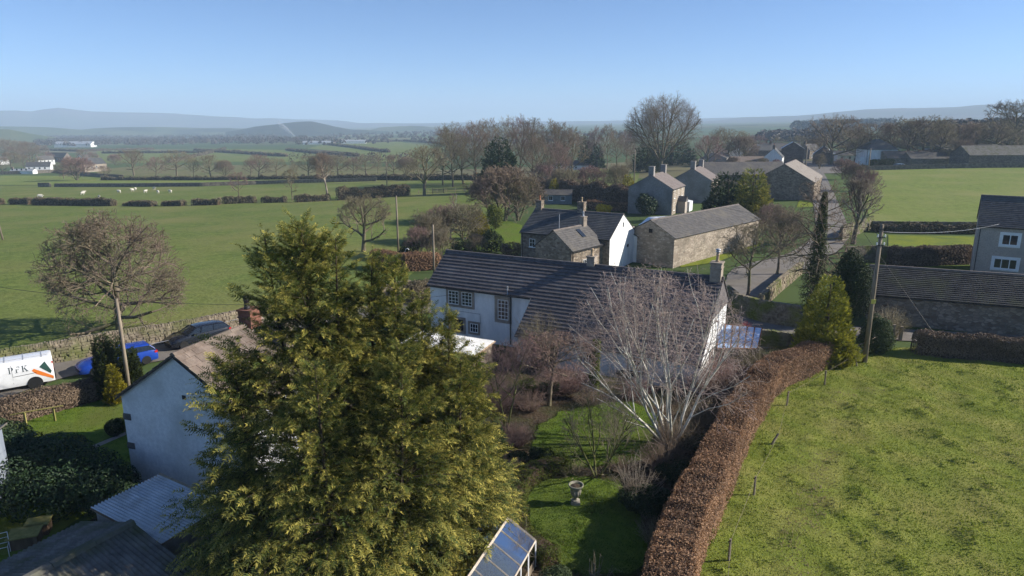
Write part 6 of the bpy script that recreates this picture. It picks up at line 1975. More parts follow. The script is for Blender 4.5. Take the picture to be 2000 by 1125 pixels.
tops = [Vector((6.6, 18, .9))] + tops
m = MB()
for dz in (-.1,):
    for a, b in zip(tops, tops[1:]):
        m.tube([a + Vector((0, 0, dz)), (a + b) / 2 + Vector((0, 0, dz - .05)), b + Vector((0, 0, dz))], .006, 4)
tag(m.build('fence_wire', M_wood_grey), 'thin wires strung between the posts along the beech hedge', 'wire')
# white rail fence and gate posts by the pole
t = thing('rail_fence', 'short weathered rail fence behind the paddock pole', 'fence', G(1662, 704))
a, b = G(1662, 704) - t.location, G(1735, 668) - t.location
for k, z in enumerate((.35, .65, .95)):
    MB().tube([a + Vector((0, 0, z)), b + Vector((0, 0, z))], .04, 4).build('rail', M_wood_grey, t)
for f in (0, .33, .66, 1):
    q = a.lerp(b, f)
    MB().box(q.x - .07, q.x + .07, q.y - .07, q.y + .07, -.2, 1.25).build('post', M_wood_grey, t)
for q, lb in (((1742, 668), 'stout gate post at the left end of the lane hedge'), ((1758, 664), 'shorter gate post nearer the lane hedge')):
    t = thing('gate_post', lb, 'post', G(*q))
    MB().box(-.11, .11, -.11, .11, -.3, 1.4 if q[0] < 1750 else 1.1).build('shaft', M_wood_grey, t, bevel=.02)
    MB().box(-.125, .125, -.125, .125, 1.4 if q[0] < 1750 else 1.1, 1.45 if q[0] < 1750 else 1.14).build('cap', M_wood_grey, t)
# yellowish handrail in the left garden
t = thing('timber_rail', 'yellow-green timber rail in the left garden below the hedge', 'fence', G(52, 832))
a, b = Vector((0, 0, 0)), G(108, 822) - t.location
for q in (a, b):
    MB().box(q.x - .045, q.x + .045, q.y - .045, q.y + .045, -.1, .85).build('post', M_wood_green, t)
MB().tube([a + Vector((-.7, -.15, .75)), a + Vector((0, 0, .85)), b + Vector((.5, .15, .9))], .04, 5).build('rail', M_wood_green, t)
# field gate far away
t = thing('field_gate', 'distant timber gate in the pasture hedge beside the large oak', 'gate', G(845, 378))
for z in (.3, .6, .9, 1.2):
    MB().box(0, 3.4, -.04, .04, z, z + .1).build('bar', M_wood_grey, t)
for x in (0, 3.4):
    MB().box(x - .12, x + .12, -.1, .1, -.3, 1.6).build('post', M_wood_grey, t)
for i, fx in enumerate(np.linspace(800, 925, 8)):
    p = G(fx, 380 - (fx - 800) * .05)
    tt = thing('field_post', '%s thin fence post from the left along the pasture edge by the oak' % ORD[i], 'post', p, 0, 'fence posts by the oak')
    MB().tube([(0, 0, -.2), (0, 0, 1.3)], .09, 6).build('shaft', M_wood_grey, tt)

# ================================================================ garden objects
p = G(1124, 985)
t = thing('garden_urn', 'weathered stone urn on a pedestal on the lower lawn', 'urn', p + Vector((0, 0, .08)))
M_urn = nmat('urn_stone', (.26, .235, .19), (.42, .39, .33), 6, .95, c3=(.16, .17, .1), s3=2.5, bump=.01, bscale=30, spec=.1)
MB().box(-.2, .2, -.2, .2, -.1, .1).lathe([(.19, .1), (.19, .16), (.1, .2), (.075, .26), (.09, .3)], n=16).build('foot', M_urn, t, smooth=False)
b_ = MB()
n = 20
prof = [(.09, .3), (.16, .36), (.2, .46), (.22, .62), (.25, .74), (.33, .84), (.35, .88), (.35, .93), (.3, .93), (.27, .85)]
b_.lathe(prof, n=n)
b_.build('bowl', M_urn, t, smooth=True)
MB().lathe([(.265, .84), (.2, .88), (.05, .9)], n=14).build('soil', M_soil, t)
for k in range(10):
    a = 2 * math.pi * k / 10
    MB().tube([(.15 * math.cos(a), .15 * math.sin(a), .34), (.212 * math.cos(a), .212 * math.sin(a), .48), (.235 * math.cos(a), .235 * math.sin(a), .64)], [.02, .03, .02], 5).build('gadroon', M_urn, t, smooth=True)

# glazed cold frame / small greenhouse at the bottom
t = thing('cold_frame', 'small timber-framed glasshouse with dusty panes at the bottom edge', 'greenhouse', (0, 0, 0))
A, B, C, D_ = G(992, 1010, 1.7), G(1046, 1056, 1.1), G(985, 1150, 1.1), G(932, 1098, 1.7)
def gz(px, py, z):
    d = ray(px, py)
    k = (z - CAM_H) / d[2]
    return Vector((d[0] * k, d[1] * k, z))
A, B, D_ = gz(992, 1012, 1.75), gz(1046, 1056, 1.15), gz(905, 1140, 1.75)
C = B + (D_ - A)
nrm = (B - A).cross(D_ - A).normalized()
if nrm.z < 0: nrm = -nrm
n = 5
for i in range(n):
    a, b = i / n + .01, (i + 1) / n - .01
    q = [A.lerp(D_, a), B.lerp(C, a), B.lerp(C, b), A.lerp(D_, b)]
    MB().hexa(q, [x + nrm * .006 for x in q]).build('pane', M_clearglass, t)
for i in range(n + 1):
    f = i / n
    MB().tube([A.lerp(D_, f) + nrm * .015, B.lerp(C, f) + nrm * .015], .035 if 0 < i < n else .05, 4).build('glazing_bar', M_wood_pale, t)
m = MB().tube([A + nrm * .02, D_ + nrm * .02], .06, 4).tube([B, C], .04, 4)
m.build('ridge', M_wood_pale, t)
back = (A - B)
back.z = 0
A2, D2 = A + back * 1.0 + Vector((0, 0, -.6)), D_ + back * 1.0 + Vector((0, 0, -.6))
for i in range(n):
    a, b = i / n + .01, (i + 1) / n - .01
    q = [A2.lerp(D2, a), A.lerp(D_, a), A.lerp(D_, b), A2.lerp(D2, b)]
    MB().hexa(q, [x + Vector((0, 0, .006)) for x in q]).build('pane', M_clearglass, t)
q = [B, C, D2, A2]
w = MB()
for a, b in ((B, C), (C, D2), (D2, A2), (A2, B)):
    w.face((a.x, a.y, -.2), (b.x, b.y, -.2), (b.x, b.y, .4), (a.x, a.y, .4))
w.build('base_wall', M_wood_grey, t)
for a, b in ((B, C),):
    MB().face((a.x, a.y, .4), (b.x, b.y, .4), b, a).build('side_glass', M_clearglass, t)
    for f_ in (0, .2, .4, .6, .8, 1):
        q_ = a.lerp(b, f_)
        MB().tube([(q_.x, q_.y, 0), q_], .03, 4).build('upright', M_white, t)
MB().face((B.x, B.y, .4), B, A, A2, (A2.x, A2.y, .4)).build('end_glass', M_clearglass, t)
for k, (px, py, s_) in enumerate(((1027, 1112, 1.0), (1036, 1108, .8), (1018, 1120, .9))):
    tt = thing('plant_pot', ['large terracotta pot beside the glasshouse', 'smaller terracotta pot leaning behind the large one', 'terracotta pot at the glasshouse corner on the bottom edge'][k], 'pot', G(px, py), 0, 'terracotta pots')
    MB().lathe([(.11 * s_, 0), (.16 * s_, .26 * s_), (.18 * s_, .26 * s_), (.18 * s_, .32 * s_), (.15 * s_, .32 * s_), (.14 * s_, .26 * s_)], n=14).build('body', M_terracotta, tt, smooth=True)
    MB().lathe([(.145 * s_, .27 * s_), (.02, .285 * s_)], n=12).build('soil', M_soil, tt)
# lidded boxes on the left
for k, (px, py, s_) in enumerate(((52, 1062, 1.0), (78, 1040, .8))):
    g = G(px, py)
    tt = thing('compost_box', ['larger lidded timber box with mossy yellow top near the bottom left', 'smaller lidded timber box behind the larger mossy one'][k], 'box', g, R(20))
    MB().box(-.5 * s_, .5 * s_, -.4 * s_, .4 * s_, -.1, .5).build('body', M_wood_brown, tt)
    MB().box(-.58 * s_, .58 * s_, -.47 * s_, .47 * s_, .502, .56).build('lid', M_wood_green, tt, bevel=.01)
t = thing('garden_chair', 'small white metal garden chair frame at the bottom left edge', 'chair', G(8, 1085), R(30))
for x, y in ((-.2, -.2), (.2, -.2), (-.2, .2), (.2, .2)):
    MB().tube([(x, y, 0), (x, y, .45 if y < 0 else .9)], .015, 5).build('leg', M_white, t)
MB().tube([(-.2, -.2, .45), (.2, -.2, .45), (.2, .2, .45), (-.2, .2, .45), (-.2, -.2, .45)], .014, 5).build('seat_frame', M_white, t)
MB().tube([(-.2, .2, .9), (.2, .2, .9)], .014, 5).tube([(-.2, .2, .68), (.2, .2, .68)], .01, 5).build('back_rail', M_white, t)
# oil tank by the hedge of the pebbledashed house
p = G(1823, 512)
t = thing('oil_tank', 'dark green plastic oil tank with pale ribbed top in the hedge', 'tank', p + Vector((0, -1.3, 0)))
MB().prism([(-.55, .2), (.55, .2), (.6, .4), (.6, 1.1), (.45, 1.35), (-.45, 1.35), (-.6, 1.1), (-.6, .4)], -1.2, 1.2, 'x').build('body', plain('tank_green', (.02, .06, .045), .4), t, bevel=.05)
for i in range(6):
    MB().box(-1.1 + i * .4, -.95 + i * .4, -.46, .46, 1.345, 1.4).build('rib', M_lead, t)
MB().box(-1.1, 1.1, -.4, .4, -.2, .2).build('plinth', M_stone_dark, t)
# garden arch, stone trough etc.
t = thing('clothes_post', 'white hooked post in the garden beyond the conifer', 'post', G(792, 518))
MB().tube([(0, 0, 0), (0, 0, 1.7), (.1, 0, 2.0), (.35, 0, 2.1), (.5, 0, 1.9)], .05, 6).build('hook', M_white, t, smooth=True)

# ================================================================ hamlet and farms in the valley
HAM = [('white longhouse with row of sunlit windows in the far-off hamlet', 72, 338, 15, 9, 4.5, 7.5, 22, M_render_w, M_slate_blue),
       ('white end-on cottage above the longhouse in the hamlet', 90, 322, 14, 8, 4.5, 8, 52, M_render_w, M_slate),
       ('dark stone house with white right gable in the hamlet', 112, 316, 24, 9, 5, 9.5, -14, M_stone_dark, M_slate_blue),
       ('small white gabled cottage at the right of the hamlet', 173, 318, 10, 8, 4.5, 8.5, 75, M_render_w, M_slate),
       ('brown brick gabled barn at the right of the hamlet', 188, 336, 16, 12, 5.5, 9.5, 60, M_stone_pale, M_slate_blue),
       ('cottage with white wall at the hamlet far left', 4, 322, 12, 8, 4.5, 8, 60, M_render_w, M_slate),
       ('white low building beside the hamlet longhouse', 42, 340, 16, 5, 2.2, 3.6, 0, M_render_w, M_corr)]
for lb, px, py, L, D, e, r_, ang, wm, rm in HAM:
    p = G(px, py)
    house('hamlet_house', lb, (p.x - L / 2, p.y), ang, L, D, e, r_, wm, rm, course=1.0, gutters=False, wins=[('f', u, 2.6, 1.2, 1.4, 1, 1) for u in np.arange(1.5, L - 2, 3.2)], chims=[((.7, D / 2, r_ - 1, r_ + 1.3, 1, 1, M_stone_dark), dict(pots=0))])
for lb, px, py, L, D, e, r_ in (('large pale-roofed farm shed behind the hamlet', 140, 288, 70, 26, 7, 12), ('pale-roofed farm shed right of the valley fields', 690, 281, 46, 18, 5, 8), ('white farmhouse by the pale-roofed shed in the valley', 672, 281, 16, 10, 5, 9), ('long pale farm sheds in the valley left of the white farmhouse', 620, 282, 60, 20, 4, 7)):
    p = G(px, py)
    house('farm_shed', lb, (p.x - L / 2, p.y), 6, L, D, e, r_, M_render_w, M_corr, cat='barn', course=3, gutters=False)
# woods far off: low mounds of tree crowns, one mass each
def wood(name, label, outline, hgt, n, size, mat, seed):
    rg_ = np.random.default_rng(seed)
    pl = [(p.x, p.y) for p in px_poly(outline)]
    x0, x1 = min(p[0] for p in pl), max(p[0] for p in pl)
    y0, y1 = min(p[1] for p in pl), max(p[1] for p in pl)
    x, y = rg_.uniform(x0, x1, n * 3), rg_.uniform(y0, y1, n * 3)
    k = in_poly(x, y, pl)
    x, y = x[k][:n], y[k][:n]
    m_ = len(x)
    z = np.array([tz(a, b) for a, b in zip(x, y)])
    hh = hgt * rg_.uniform(.6, 1.25, m_)
    CC, NN = [], []
    q = 26
    size *= .46
    for j in range(q):
        d = unit(m_, rg_)
        d[:, 2] = np.abs(d[:, 2])
        CC.append(np.column_stack([x, y, z + hh * .45]) + d * np.column_stack([hh * .4, hh * .4, hh * .55]))
        NN.append(d)
    V, F, v = leaf_quads(np.concatenate(CC), np.concatenate(NN), size, rg_, .5, .8)
    vv = np.clip(np.repeat(np.tile(rg_.random(m_), q), 4) * .7 + v * .3, 0, 1)
    return tag(mesh_np(name, V, [F], mat, None, {'v': vv}), label, 'wood', kind='stuff')
M_farwood = leafmat('far_bare_wood', (.05, .041, .036), (.115, .094, .08), transl=0)
M_farpine = leafmat('far_pine_wood', (.012, .022, .012), (.035, .045, .022), transl=0)
wood('far_wood', 'bare woodland band across the valley left of the smoke', [(60, 292), (200, 288), (420, 286), (600, 284), (640, 277), (450, 275), (260, 276), (80, 278)], 13, 900, 3.2, M_farwood, 81)
wood('far_wood', 'bare woods along the valley floor on the far left', [(-60, 284), (60, 280), (300, 275), (540, 272), (540, 269), (200, 270), (-60, 274)], 14, 700, 4, M_farwood, 82)
wood('far_wood', 'dark conifer plantation on the skyline above the village', [(1545, 262), (1640, 258), (1740, 254), (1750, 248), (1620, 248), (1550, 253)], 16, 700, 4, M_farpine, 83)
wood('far_wood', 'bare copses beyond the village on the right', [(1480, 284), (1640, 284), (1700, 275), (1560, 272), (1480, 276)], 11, 160, 3, M_farwood, 84)
wood('far_wood', 'bare woodland behind the farm at the far right', [(1760, 292), (1900, 290), (2080, 286), (2080, 272), (1900, 272), (1780, 276)], 13, 420, 3, M_farwood, 85)
wood('far_wood', 'scattered hedgerow trees across the valley centre', [(560, 288), (760, 284), (1060, 286), (1230, 284), (1240, 262), (900, 258), (640, 266)], 9, 500, 3.5, M_farwood, 86)
wood('far_wood', 'dark wood on the crest of the smoke-side hill', [(-60, 262), (80, 264), (330, 260), (330, 257), (60, 257), (-60, 256)], 16, 260, 5, M_farpine, 87)
wood('far_wood', 'belt of bare trees behind the valley row', [(560, 322), (700, 326), (860, 324), (860, 314), (700, 314), (580, 314)], 8, 80, 1.2, M_farwood, 88)

# sheep
def make_sheep():
    vs = [(-.5, 0, .72), (-.2, 0, .75), (.15, 0, .75), (.45, 0, .78), (.62, 0, .92), (.8, 0, .92), (.92, 0, .85)]
    rs = [.2, .29, .3, .27, .14, .12, .07]
    ed = [(i, i + 1) for i in range(6)]
    for bi, sx in ((1, -.38), (3, .38)):
        for sy in (-.14, .14):
            i = len(vs)
            vs += [(sx, sy, .5), (sx, sy, .25), (sx, sy, .02)]
            rs += [.1, .05, .045]
            ed += [(bi, i), (i, i + 1), (i + 1, i + 2)]
    me = bpy.data.meshes.new('sheep')
    me.from_pydata(vs, ed, [])
    o = bpy.data.objects.new('sheep_maker', me)
    COL.objects.link(o)
    sk = o.modifiers.new('skin', 'SKIN')
    for i, d in enumerate(me.skin_vertices[0].data):
        d.radius = (rs[i], rs[i])
        d.use_root = (i == 2)
    o.modifiers.new('sub', 'SUBSURF').levels = 1
    dg = bpy.context.evaluated_depsgraph_get()
    dg.update()
    m2 = bpy.data.meshes.new_from_object(o.evaluated_get(dg))
    bpy.data.objects.remove(o)
    m2.materials.clear()
    m2.materials.append(nmat('wool', (.5, .47, .4), (.66, .63, .55), 8, .95, bump=.02, bscale=20, spec=.05))
    return m2
SHEEP = make_sheep()
SP = [((77, 386), 'standing sheep nearest the left end of the hedge'), ((80, 388), 'lying sheep touching the one at the left end of the hedge'), ((161, 381), 'left sheep of the pair in mid pasture'), ((163, 379), 'right sheep of the pair in mid pasture'), ((194, 388), 'lone sheep closest to the long hedge piece'), ((233, 377), 'lone sheep below the long dark wall'), ((259, 374), 'left sheep of the pair under the wall'), ((265, 372), 'right sheep of the pair under the wall'), ((284, 377), 'lone sheep between the pair and the wall end'), ((301, 371), 'sheep highest up towards the wall'), ((309, 378), 'sheep just below the highest one'), ((333, 377), 'rightmost sheep of the flock')]
for i, (q, lb) in enumerate(SP):
    o = bpy.data.objects.new('sheep', SHEEP)
    o.location = G(*q)
    o.rotation_euler = (0, 0, rn.random() * 6.28)
    o.scale = (1.15,) * 3
    link(o)
    tag(o, lb, 'sheep', 'sheep in the left pasture')

# ================================================================ vehicles
M_tyre = plain('tyre_rubber', (.02, .02, .02), .85, .2)
M_alloy = plain('alloy_rim', (.5, .5, .52), .35, .5, metal=.6)
M_lampred = plain('red_lamp', (.35, .015, .015), .25, .6)
M_lampclear = plain('clear_lamp', (.55, .57, .6), .15, .7)
def paint(name, c, rough=.25):
    return plain(name, c, rough, .4, coat=.35)
M_vanwhite = paint('van_white', (.74, .75, .76))
M_blue = paint('car_blue', (.012, .05, .32))
M_black = paint('car_black', (.012, .014, .02))
M_palecar = paint('car_pale_blue', (.3, .42, .55))
M_trim = plain('black_trim', (.015, .015, .016), .6, .3)
def wheel(parent, x, y, r, w):
    s_ = 1 if y > 0 else -1
    tw = MB().lathe([(r * .62, -w / 2), (r * .92, -w / 2), (r, -w * .3), (r, w * .3), (r * .92, w / 2), (r * .62, w / 2)], n=24).build('wheel', M_tyre, parent, smooth=False)
    tw.location = (x, y, r)
    tw.rotation_euler = (math.pi / 2 * -s_, 0, 0)
    m = MB()
    m.lathe([(r * .64, w * .2), (r * .64, w * .44), (r * .58, w * .44), (r * .56, w * .3)], n=24)
    m.lathe([(.001, w * .3), (r * .14, w * .42), (r * .12, w * .46)], n=10)
    for k in range(10):
        a = 2 * math.pi * k / 10
        m.tube([(r * .1 * math.cos(a), r * .1 * math.sin(a), w * .38), (r * .6 * math.cos(a), r * .6 * math.sin(a), w * .42)], r * .055, 4)
    m.build('rim', M_alloy, tw)
def loft(name, rings, mat, parent, smooth=True):
    """rings: list of point lists of equal length, open sections; ends capped"""
    n = len(rings[0])
    V = [p for r_ in rings for p in r_]
    F = [(i * n + j, i * n + j + 1, (i + 1) * n + j + 1, (i + 1) * n + j) for i in range(len(rings) - 1) for j in range(n - 1)]
    F += [(i * n + n - 1, i * n, (i + 1) * n, (i + 1) * n + n - 1) for i in range(len(rings) - 1)]
    me = bpy.data.meshes.new(name)
    me.from_pydata([tuple(p) for p in V], [], F + [tuple(range(n))[::-1], tuple(range((len(rings) - 1) * n, len(rings) * n))])
    me.materials.append(mat)
    me.polygons.foreach_set('use_smooth', [smooth] * len(me.polygons))
    me.update()
    o = bpy.data.objects.new(name, me)
    link(o, parent)
    o.modifiers.new('edge', 'EDGE_SPLIT').split_angle = R(38)
    return o
def ring(x, prof):
    """prof: (halfwidth, z) from the bottom up; mirrored"""
    return [(x, -w, z) for w, z in prof] + [(x, w, z) for w, z in prof[::-1]]
def car(name, label, loc, rz, mat, estate=False, group=None, chrome=True, L=0):
    t = thing(name, label, 'car', loc, rz, group)
    L = L or (4.75 if estate else 4.35)
    h = L / 2
    W = .91
    r_ = .33
    fx, rx = h - .88, -h + .85
    hood = lambda x: pw(x, [(-h, .78), (-h + .12, .95), (-h + .5, 1.0), (0, .98), (h - 1.3, .95), (h - .5, .84), (h - .1, .7), (h, .55)])
    wf = lambda x: pw(x, [(-h, .84), (-h + .25, .96), (-h + .6, 1), (h - .7, 1), (h - .25, .92), (h, .72)])
    rings = []
    for x in [-h, -h + .08, -h + .25, -h + .5, rx, -.8, 0, .7, h - 1.3, fx, h - .5, h - .2, h - .06, h]:
        w, t_ = W * wf(x), hood(x)
        rings.append(ring(x, [(w * .9, .2), (w * .97, .3), (w, .5), (w * .985, t_ - .18), (w * .93, t_ - .04), (w * .82, t_)]))
    loft('body', rings, mat, t)
    if estate:
        st = [(-h + .1, .98, 1.04), (-h + .45, 1.0, 1.34), (-h + 1.0, 1.0, 1.43), (-.2, 1.0, 1.46), (.35, .98, 1.42), (h - 1.25, .92, .97)]
    else:
        st = [(-h + .12, .98, 1.08), (-h + .5, 1.0, 1.38), (-.6, 1.0, 1.45), (-.1, 1.0, 1.45), (.3, .98, 1.40), (h - 1.2, .92, .97)]
    rings = [ring(x, [(W * .9 * b, .93), (W * .86 * b, 1.0), (W * (.86 - .3 * max(0, z - 1.0)) * b, max(1.001, z - .06)), (W * (.76 - .34 * max(0, z - 1.0)) * b, max(1.002, z))]) for x, b, z in st]
    loft('cabin_glass', rings, M_carglass, t)
    rs = [s_ for s_ in st if s_[2] > 1.2]
    x0 = rs[0][0] - .12
    rings = [ring(x, [(W * (.86 - .3 * (z - 1.0)) * b + .006, z - .062), (W * (.8 - .33 * (z - 1.0)) * b + .006, z - .005), (W * (.7 - .34 * (z - 1.0)) * b, z + .022)]) for x, b, z in rs]
    loft('roof', rings, mat, t)
    for sy in (-1, 1):
        m = MB()
        for (xa, za), (xb, zb) in (((st[-1][0] - .02, .98), (rs[-1][0], rs[-1][2] - .03)), ((.1, .98), (-.05, 1.42)), ((-.95, .98), (-1.0, 1.40)), ((st[0][0] + .06, 1.02), (rs[0][0], rs[0][2] - .03))):
            wa, wb = W * .87, W * (.86 - .3 * (zb - 1.0)) + .004
            m.tube([(xa, sy * wa, za), (xb, sy * wb, zb)], .03, 4)
        m.build('pillar', mat, t)
        if chrome:
            MB().tube([(st[-1][0] - .15, sy * W * .885, 1.0), (-h + .55, sy * W * .905, 1.02), (-h + .75, sy * W * .78, 1.33), (.2, sy * W * .755, 1.4), (st[-1][0] - .1, sy * W * .86, 1.02)], .012, 4).build('window_trim', M_alloy, t)
        MB().hexa([(h - .34, sy * W * .86, .58), (h - .1, sy * W * .62, .55), (h - .12, sy * W * .58, .55), (h - .4, sy * W * .8, .58)], [(h - .38, sy * W * .85, .7), (h - .15, sy * W * .62, .66), (h - .18, sy * W * .56, .68), (h - .46, sy * W * .8, .73)]).build('headlight', M_lampclear, t)
        MB().hexa([(-h - .012, sy * W * .5, .72), (-h - .012, sy * W * .84, .72), (-h + .22, sy * W * .965, .74), (-h + .2, sy * W * .7, .74)], [(-h + .02, sy * W * .5, .88), (-h + .02, sy * W * .84, .88), (-h + .24, sy * W * .96, .88), (-h + .2, sy * W * .7, .88)]).build('tail_light', M_lampred, t)
        MB().box(.55, .72, min(sy * .9, sy * 1.06), max(sy * .9, sy * 1.06), .95, 1.08).build('mirror', mat, t, bevel=.03)
        for x in (fx, rx):
            wheel(t, x, sy * .8, r_, .22)
            MB().lathe([(r_ + .055, -.01), (r_ + .055, .012)], n=20).build('wheel_arch', M_trim, t)
            a = t.children[-1]
            a.location = (x, sy * (W + .001), r_)
            a.rotation_euler = (math.pi / 2, 0, 0)
    MB().box(h - .05, h + .012, -.5, .5, .3, .45).build('grille', M_trim, t)
    return t
VS = [(.94, .28), (.98, .45), (1.0, .62), (.985, 1.25), (.9, 1.78), (.8, 1.93), (.62, 1.98)]
def van_side(z):
    return .99 * pw(z, [(b, a) for a, b in VS])
def van(name, label, loc, rz, decals):
    t = thing(name, label, 'van', loc, rz)
    rings = []
    for x, wf, zt, wt in [(-2.45, .95, .97, 1), (-2.4, .985, .99, 1), (-2.2, 1, 1, 1), (-1, 1, 1, 1), (.6, 1, 1, 1), (1.1, 1, .985, 1), (1.35, 1, .9, .97), (1.95, .98, .62, .95), (2.35, .9, .5, .9), (2.47, .75, .4, .8)]:
        pr = [(w * .99 * wf * (wt if z > 1 else 1), .28 + (z - .28) * (zt if z > .5 else 1)) for w, z in VS]
        rings.append(ring(x, pr))
    loft('body', rings, M_vanwhite, t)
    for sy in (-1, 1):
        for x in (1.55, -1.35):
            wheel(t, x, sy * .86, .345, .24)
            MB().lathe([(.43, -.01), (.43, .012)], n=22).build('wheel_arch', M_trim, t)
            a = t.children[-1]
            a.location = (x, sy * .982, .345)
            a.rotation_euler = (math.pi / 2, 0, 0)
        y = lambda z: sy * (van_side(z) + .004)
        def strip(nm, pts, mat, par=t):
            return MB().face(*[(x, y(z), z) for x, z in pts]).build(nm, mat, par)
        MB().tube([(-.25, y(.98), .98), (-.9, y(1.0), 1.0), (-1.5, y(1.03), 1.03)], .016, 4).build('door_rail', M_trim, t)
        m = MB()
        for x in (-.22, .95):
            m.tube([(x, y(.5), .5), (x, y(1.25), 1.25), (x, y(1.75), 1.75)], .008, 4)
        m.build('door_seam', M_trim, t)
        strip('cab_window', [(1.0, 1.25), (1.5, 1.27), (1.22, 1.72), (1.0, 1.74)], M_carglass)
        MB().hexa([(-2.46, sy * .8, .95), (-2.46, sy * .93, .95), (-2.36, sy * .975, .95), (-2.36, sy * .85, .95)], [(-2.46, sy * .76, 1.6), (-2.46, sy * .88, 1.6), (-2.36, sy * .925, 1.6), (-2.36, sy * .8, 1.6)]).build('tail_light', M_lampred, t)
        MB().box(1.25, 1.4, min(sy * .98, sy * 1.2), max(sy * .98, sy * 1.2), 1.15, 1.45).build('mirror', M_trim, t, bevel=.03)
        if decals and sy > 0:
            def decal(nm, poly, mat):
                P_ = [Vector(p) for p in poly]
                bd = []
                for a, b in zip(P_, P_[1:] + P_[:1]):
                    k = max(1, int((b - a).length / .06))
                    bd += [a + (b - a) * (i / k) for i in range(k)]
                nb = len(bd)
                x0, x1 = min(p.x for p in bd), max(p.x for p in bd)
                z0, z1 = min(p.y for p in bd), max(p.y for p in bd)
                inn = [Vector((x, z)) for x in np.arange(x0, x1, .07) for z in list(np.arange(z0, z1, .07)) + [c[1] for c in VS]]
                v, e, f, *_ = delaunay_2d_cdt(bd + inn, [], [list(range(nb))], 1, 1e-5)
                return mesh_np(nm, np.array([(p.x, van_side(p.y) + .007, p.y) for p in v]), [np.array([q for q in f if len(q) == 3])], mat, t)
            D_ = lambda dx, z: (-2.45 + dx, z)
            decal('orange_stripe', [D_(1.19, 1.2), D_(1.06, 1.31), D_(.06, .62), D_(.07, .42), D_(.97, .93)], plain('orange_vinyl', (.75, .2, .03), .4))
            decal('green_stripe', [D_(.76, 1.36), D_(.43, 1.68), D_(.12, .98), D_(.2, .82)], plain('green_vinyl', (.03, .075, .06), .4))
            ink = plain('dark_ink', (.025, .045, .045), .5)
            u0, z0, H_ = 2.42, 1.22, .40
            T_ = lambda u, v: (-2.45 + u0 - u * H_, z0 + v * H_)
            def glyph(polys, off):
                for pl in polys:
                    decal('letter', [T_(u + off, v) for u, v in pl], ink)
            arc = lambda cx, cy, rx_, ry, a0, a1, n=10: [(cx + rx_ * math.cos(R(a0 + (a1 - a0) * i / n)), cy + ry * math.sin(R(a0 + (a1 - a0) * i / n))) for i in range(n + 1)]
            glyph([[(.1, .06), (.24, .06), (.24, .93), (.1, .93)], [(0, .93), (.3, .93), (.3, 1.0), (0, 1.0)], [(0, 0), (.36, 0), (.36, .06), (0, .06)], arc(.38, .72, .3, .28, 88, -88) + arc(.38, .72, .14, .22, -85, 85)], 0)
            glyph([[(.1, .06), (.22, .06), (.22, .62), (.1, .62)], [(0, 0), (.34, 0), (.34, .06), (0, .06)], [(.2, .92), (.6, .92), (.6, 1.0), (.2, 1.0)], [(.54, .74), (.6, .74), (.6, .92), (.54, .92)], [(.28, .48), (.5, .48), (.5, .55), (.28, .55)]], .92)
            glyph([[(.1, .06), (.24, .06), (.24, .93), (.1, .93)], [(0, .93), (.32, .93), (.32, 1.0), (0, 1.0)], [(0, 0), (.32, 0), (.32, .06), (0, .06)], [(.28, .48), (.34, .46), (.62, .93), (.56, .93)], [(.36, .5), (.46, .62), (.82, .06), (.62, .06)], [(.48, .93), (.74, .93), (.74, 1.0), (.48, 1.0)], [(.52, 0), (.9, 0), (.9, .06), (.52, .06)]], 1.78)
    MB().hexa([(1.18, -.82, 1.72), (1.18, .82, 1.72), (1.18, .82, 1.74), (1.18, -.82, 1.74)], [(1.19, -.8, 1.75), (1.19, .8, 1.75), (1.17, .8, 1.76), (1.17, -.8, 1.76)]).build('sun_visor', M_trim, t)
    MB().face((1.2, -.78, 1.75), (1.2, .78, 1.75), (1.62, .86, 1.17), (1.62, -.86, 1.17)).build('windscreen', M_carglass, t)
    MB().face((-2.462, -.7, 1.2), (-2.462, .7, 1.2), (-2.44, .64, 1.72), (-2.44, -.64, 1.72)).build('rear_window', M_carglass, t)
    for x in (-1.9, -.9, .1):
        MB().box(x - .03, x + .03, -.7, .7, 1.975, 1.99).build('roof_rib', M_lead, t)
    for y in (-.45, .45):
        MB().box(-2.2, .5, y - .02, y + .02, 1.975, 1.995).build('roof_rail', M_lead, t)
    MB().box(-2.53, -2.44, -.9, .9, .38, .6).build('bumper', M_trim, t, bevel=.03)
    return t
a, b = G(71, 757), G(0, 770)
hd = (b - a).normalized()
rz = math.atan2(hd.y, hd.x)
lf = Vector((-hd.y, hd.x, 0))
van('white_van', 'white panel van with dark lettering and orange stripe parked at the left edge', a + hd * 1.35 - lf * .9 + Vector((0, 0, .02)), rz, True)
hd2 = (G(160, 737) - G(300, 706)).normalized()
car('blue_car', 'bright blue hatchback half hidden by the dark conifer clump', G(226, 722) + Vector((-.1, .5, .03)), math.atan2(hd2.y, hd2.x), M_blue, L=5.0)
hd3 = (G(338, 686) - G(440, 662)).normalized()
car('black_car', 'black estate car parked against the stone wall behind the cottage', G(383, 673) + Vector((0, .5, .03)), math.atan2(hd3.y, hd3.x), M_black, estate=True)
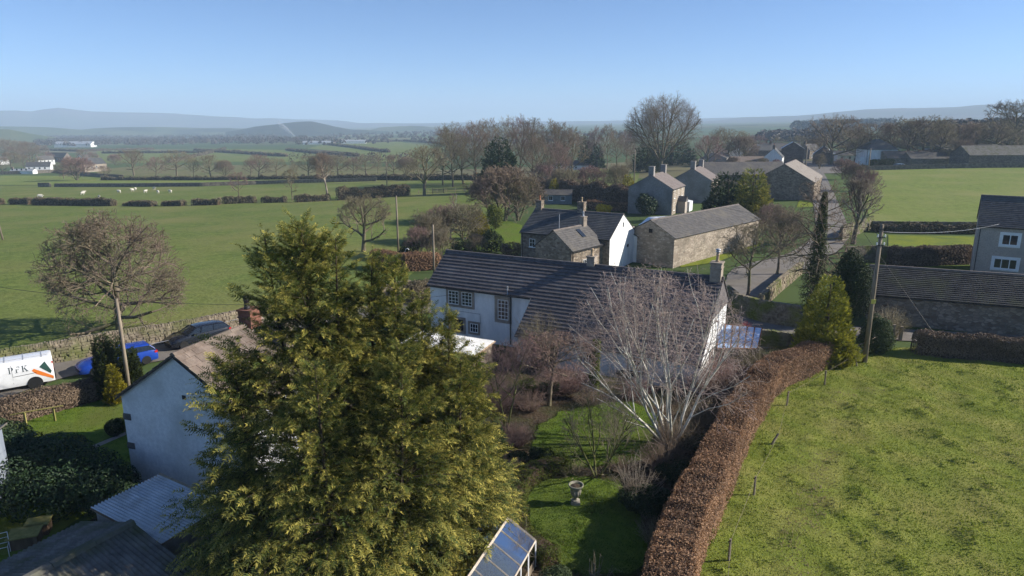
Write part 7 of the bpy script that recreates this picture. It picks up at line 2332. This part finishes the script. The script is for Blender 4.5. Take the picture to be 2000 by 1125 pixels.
van('camper_van', 'white camper van parked between the white gable and the stone barn', Vector((23.2, 106.5, tz(23.2, 106.5))), R(196), False).scale = (1.35, 1.35, 1.35)
car('pale_car', 'pale blue car parked by the garage near the hipped house', G(1757, 328) + Vector((0, 1.5, 0)), R(180), M_palecar)
car('pale_car', 'light car standing in front of the open farm building', G(1905, 325) + Vector((0, 4, 0)), R(185), M_vanwhite)
# thin smoke rising from the valley
p = G(575, 268)
t = thing('smoke_plume', 'thin white smoke plume drifting before the wooded hill', 'smoke', p)
rg = np.random.default_rng(99)
n = 1600
f = rg.random(n) ** 1.3
C = np.column_stack([-48 * f ** 1.1, 10 * f, 3 + 36 * f]) + rg.normal(0, 1, (n, 3)) * (1.0 + 4.0 * f)[:, None]
V, F, v = leaf_quads(C, unit(n, rg), 1.0, rg, .9, .8, .1)
V = C.repeat(4, 0) + (V - C.repeat(4, 0)) * (1.2 + 2.6 * f).repeat(4)[:, None]
mt = bpy.data.materials.new('smoke')
mt.use_nodes = True
nt = mt.node_tree
nt.nodes.clear()
a_, b_, c_, d_ = [nt.nodes.new(x) for x in ('ShaderNodeBsdfTransparent', 'ShaderNodeBsdfDiffuse', 'ShaderNodeMixShader', 'ShaderNodeOutputMaterial')]
b_.inputs[0].default_value = (.95, .96, 1, 1)
c_.inputs[0].default_value = .07
nt.links.new(a_.outputs[0], c_.inputs[1])
nt.links.new(b_.outputs[0], c_.inputs[2])
nt.links.new(c_.outputs[0], d_.inputs[0])
mesh_np('plume', V, [F], mt, t, {'v': v})

# ================================================================ the air
hz = MB().box(-9000, 9000, -400, 9500, -140, 260).build('haze', bpy.data.materials.new('haze_air'))
tag(hz, kind='stuff')
hm = hz.data.materials[0]
hm.use_nodes = True
hm.node_tree.nodes.clear()
vo = hm.node_tree.nodes.new('ShaderNodeVolumePrincipled')
vo.inputs['Color'].default_value = (.6, .78, 1.0, 1)
vo.inputs['Density'].default_value = 2.2e-4
vo.inputs['Anisotropy'].default_value = 0
ho = hm.node_tree.nodes.new('ShaderNodeOutputMaterial')
hm.node_tree.links.new(vo.outputs[0], ho.inputs['Volume'])
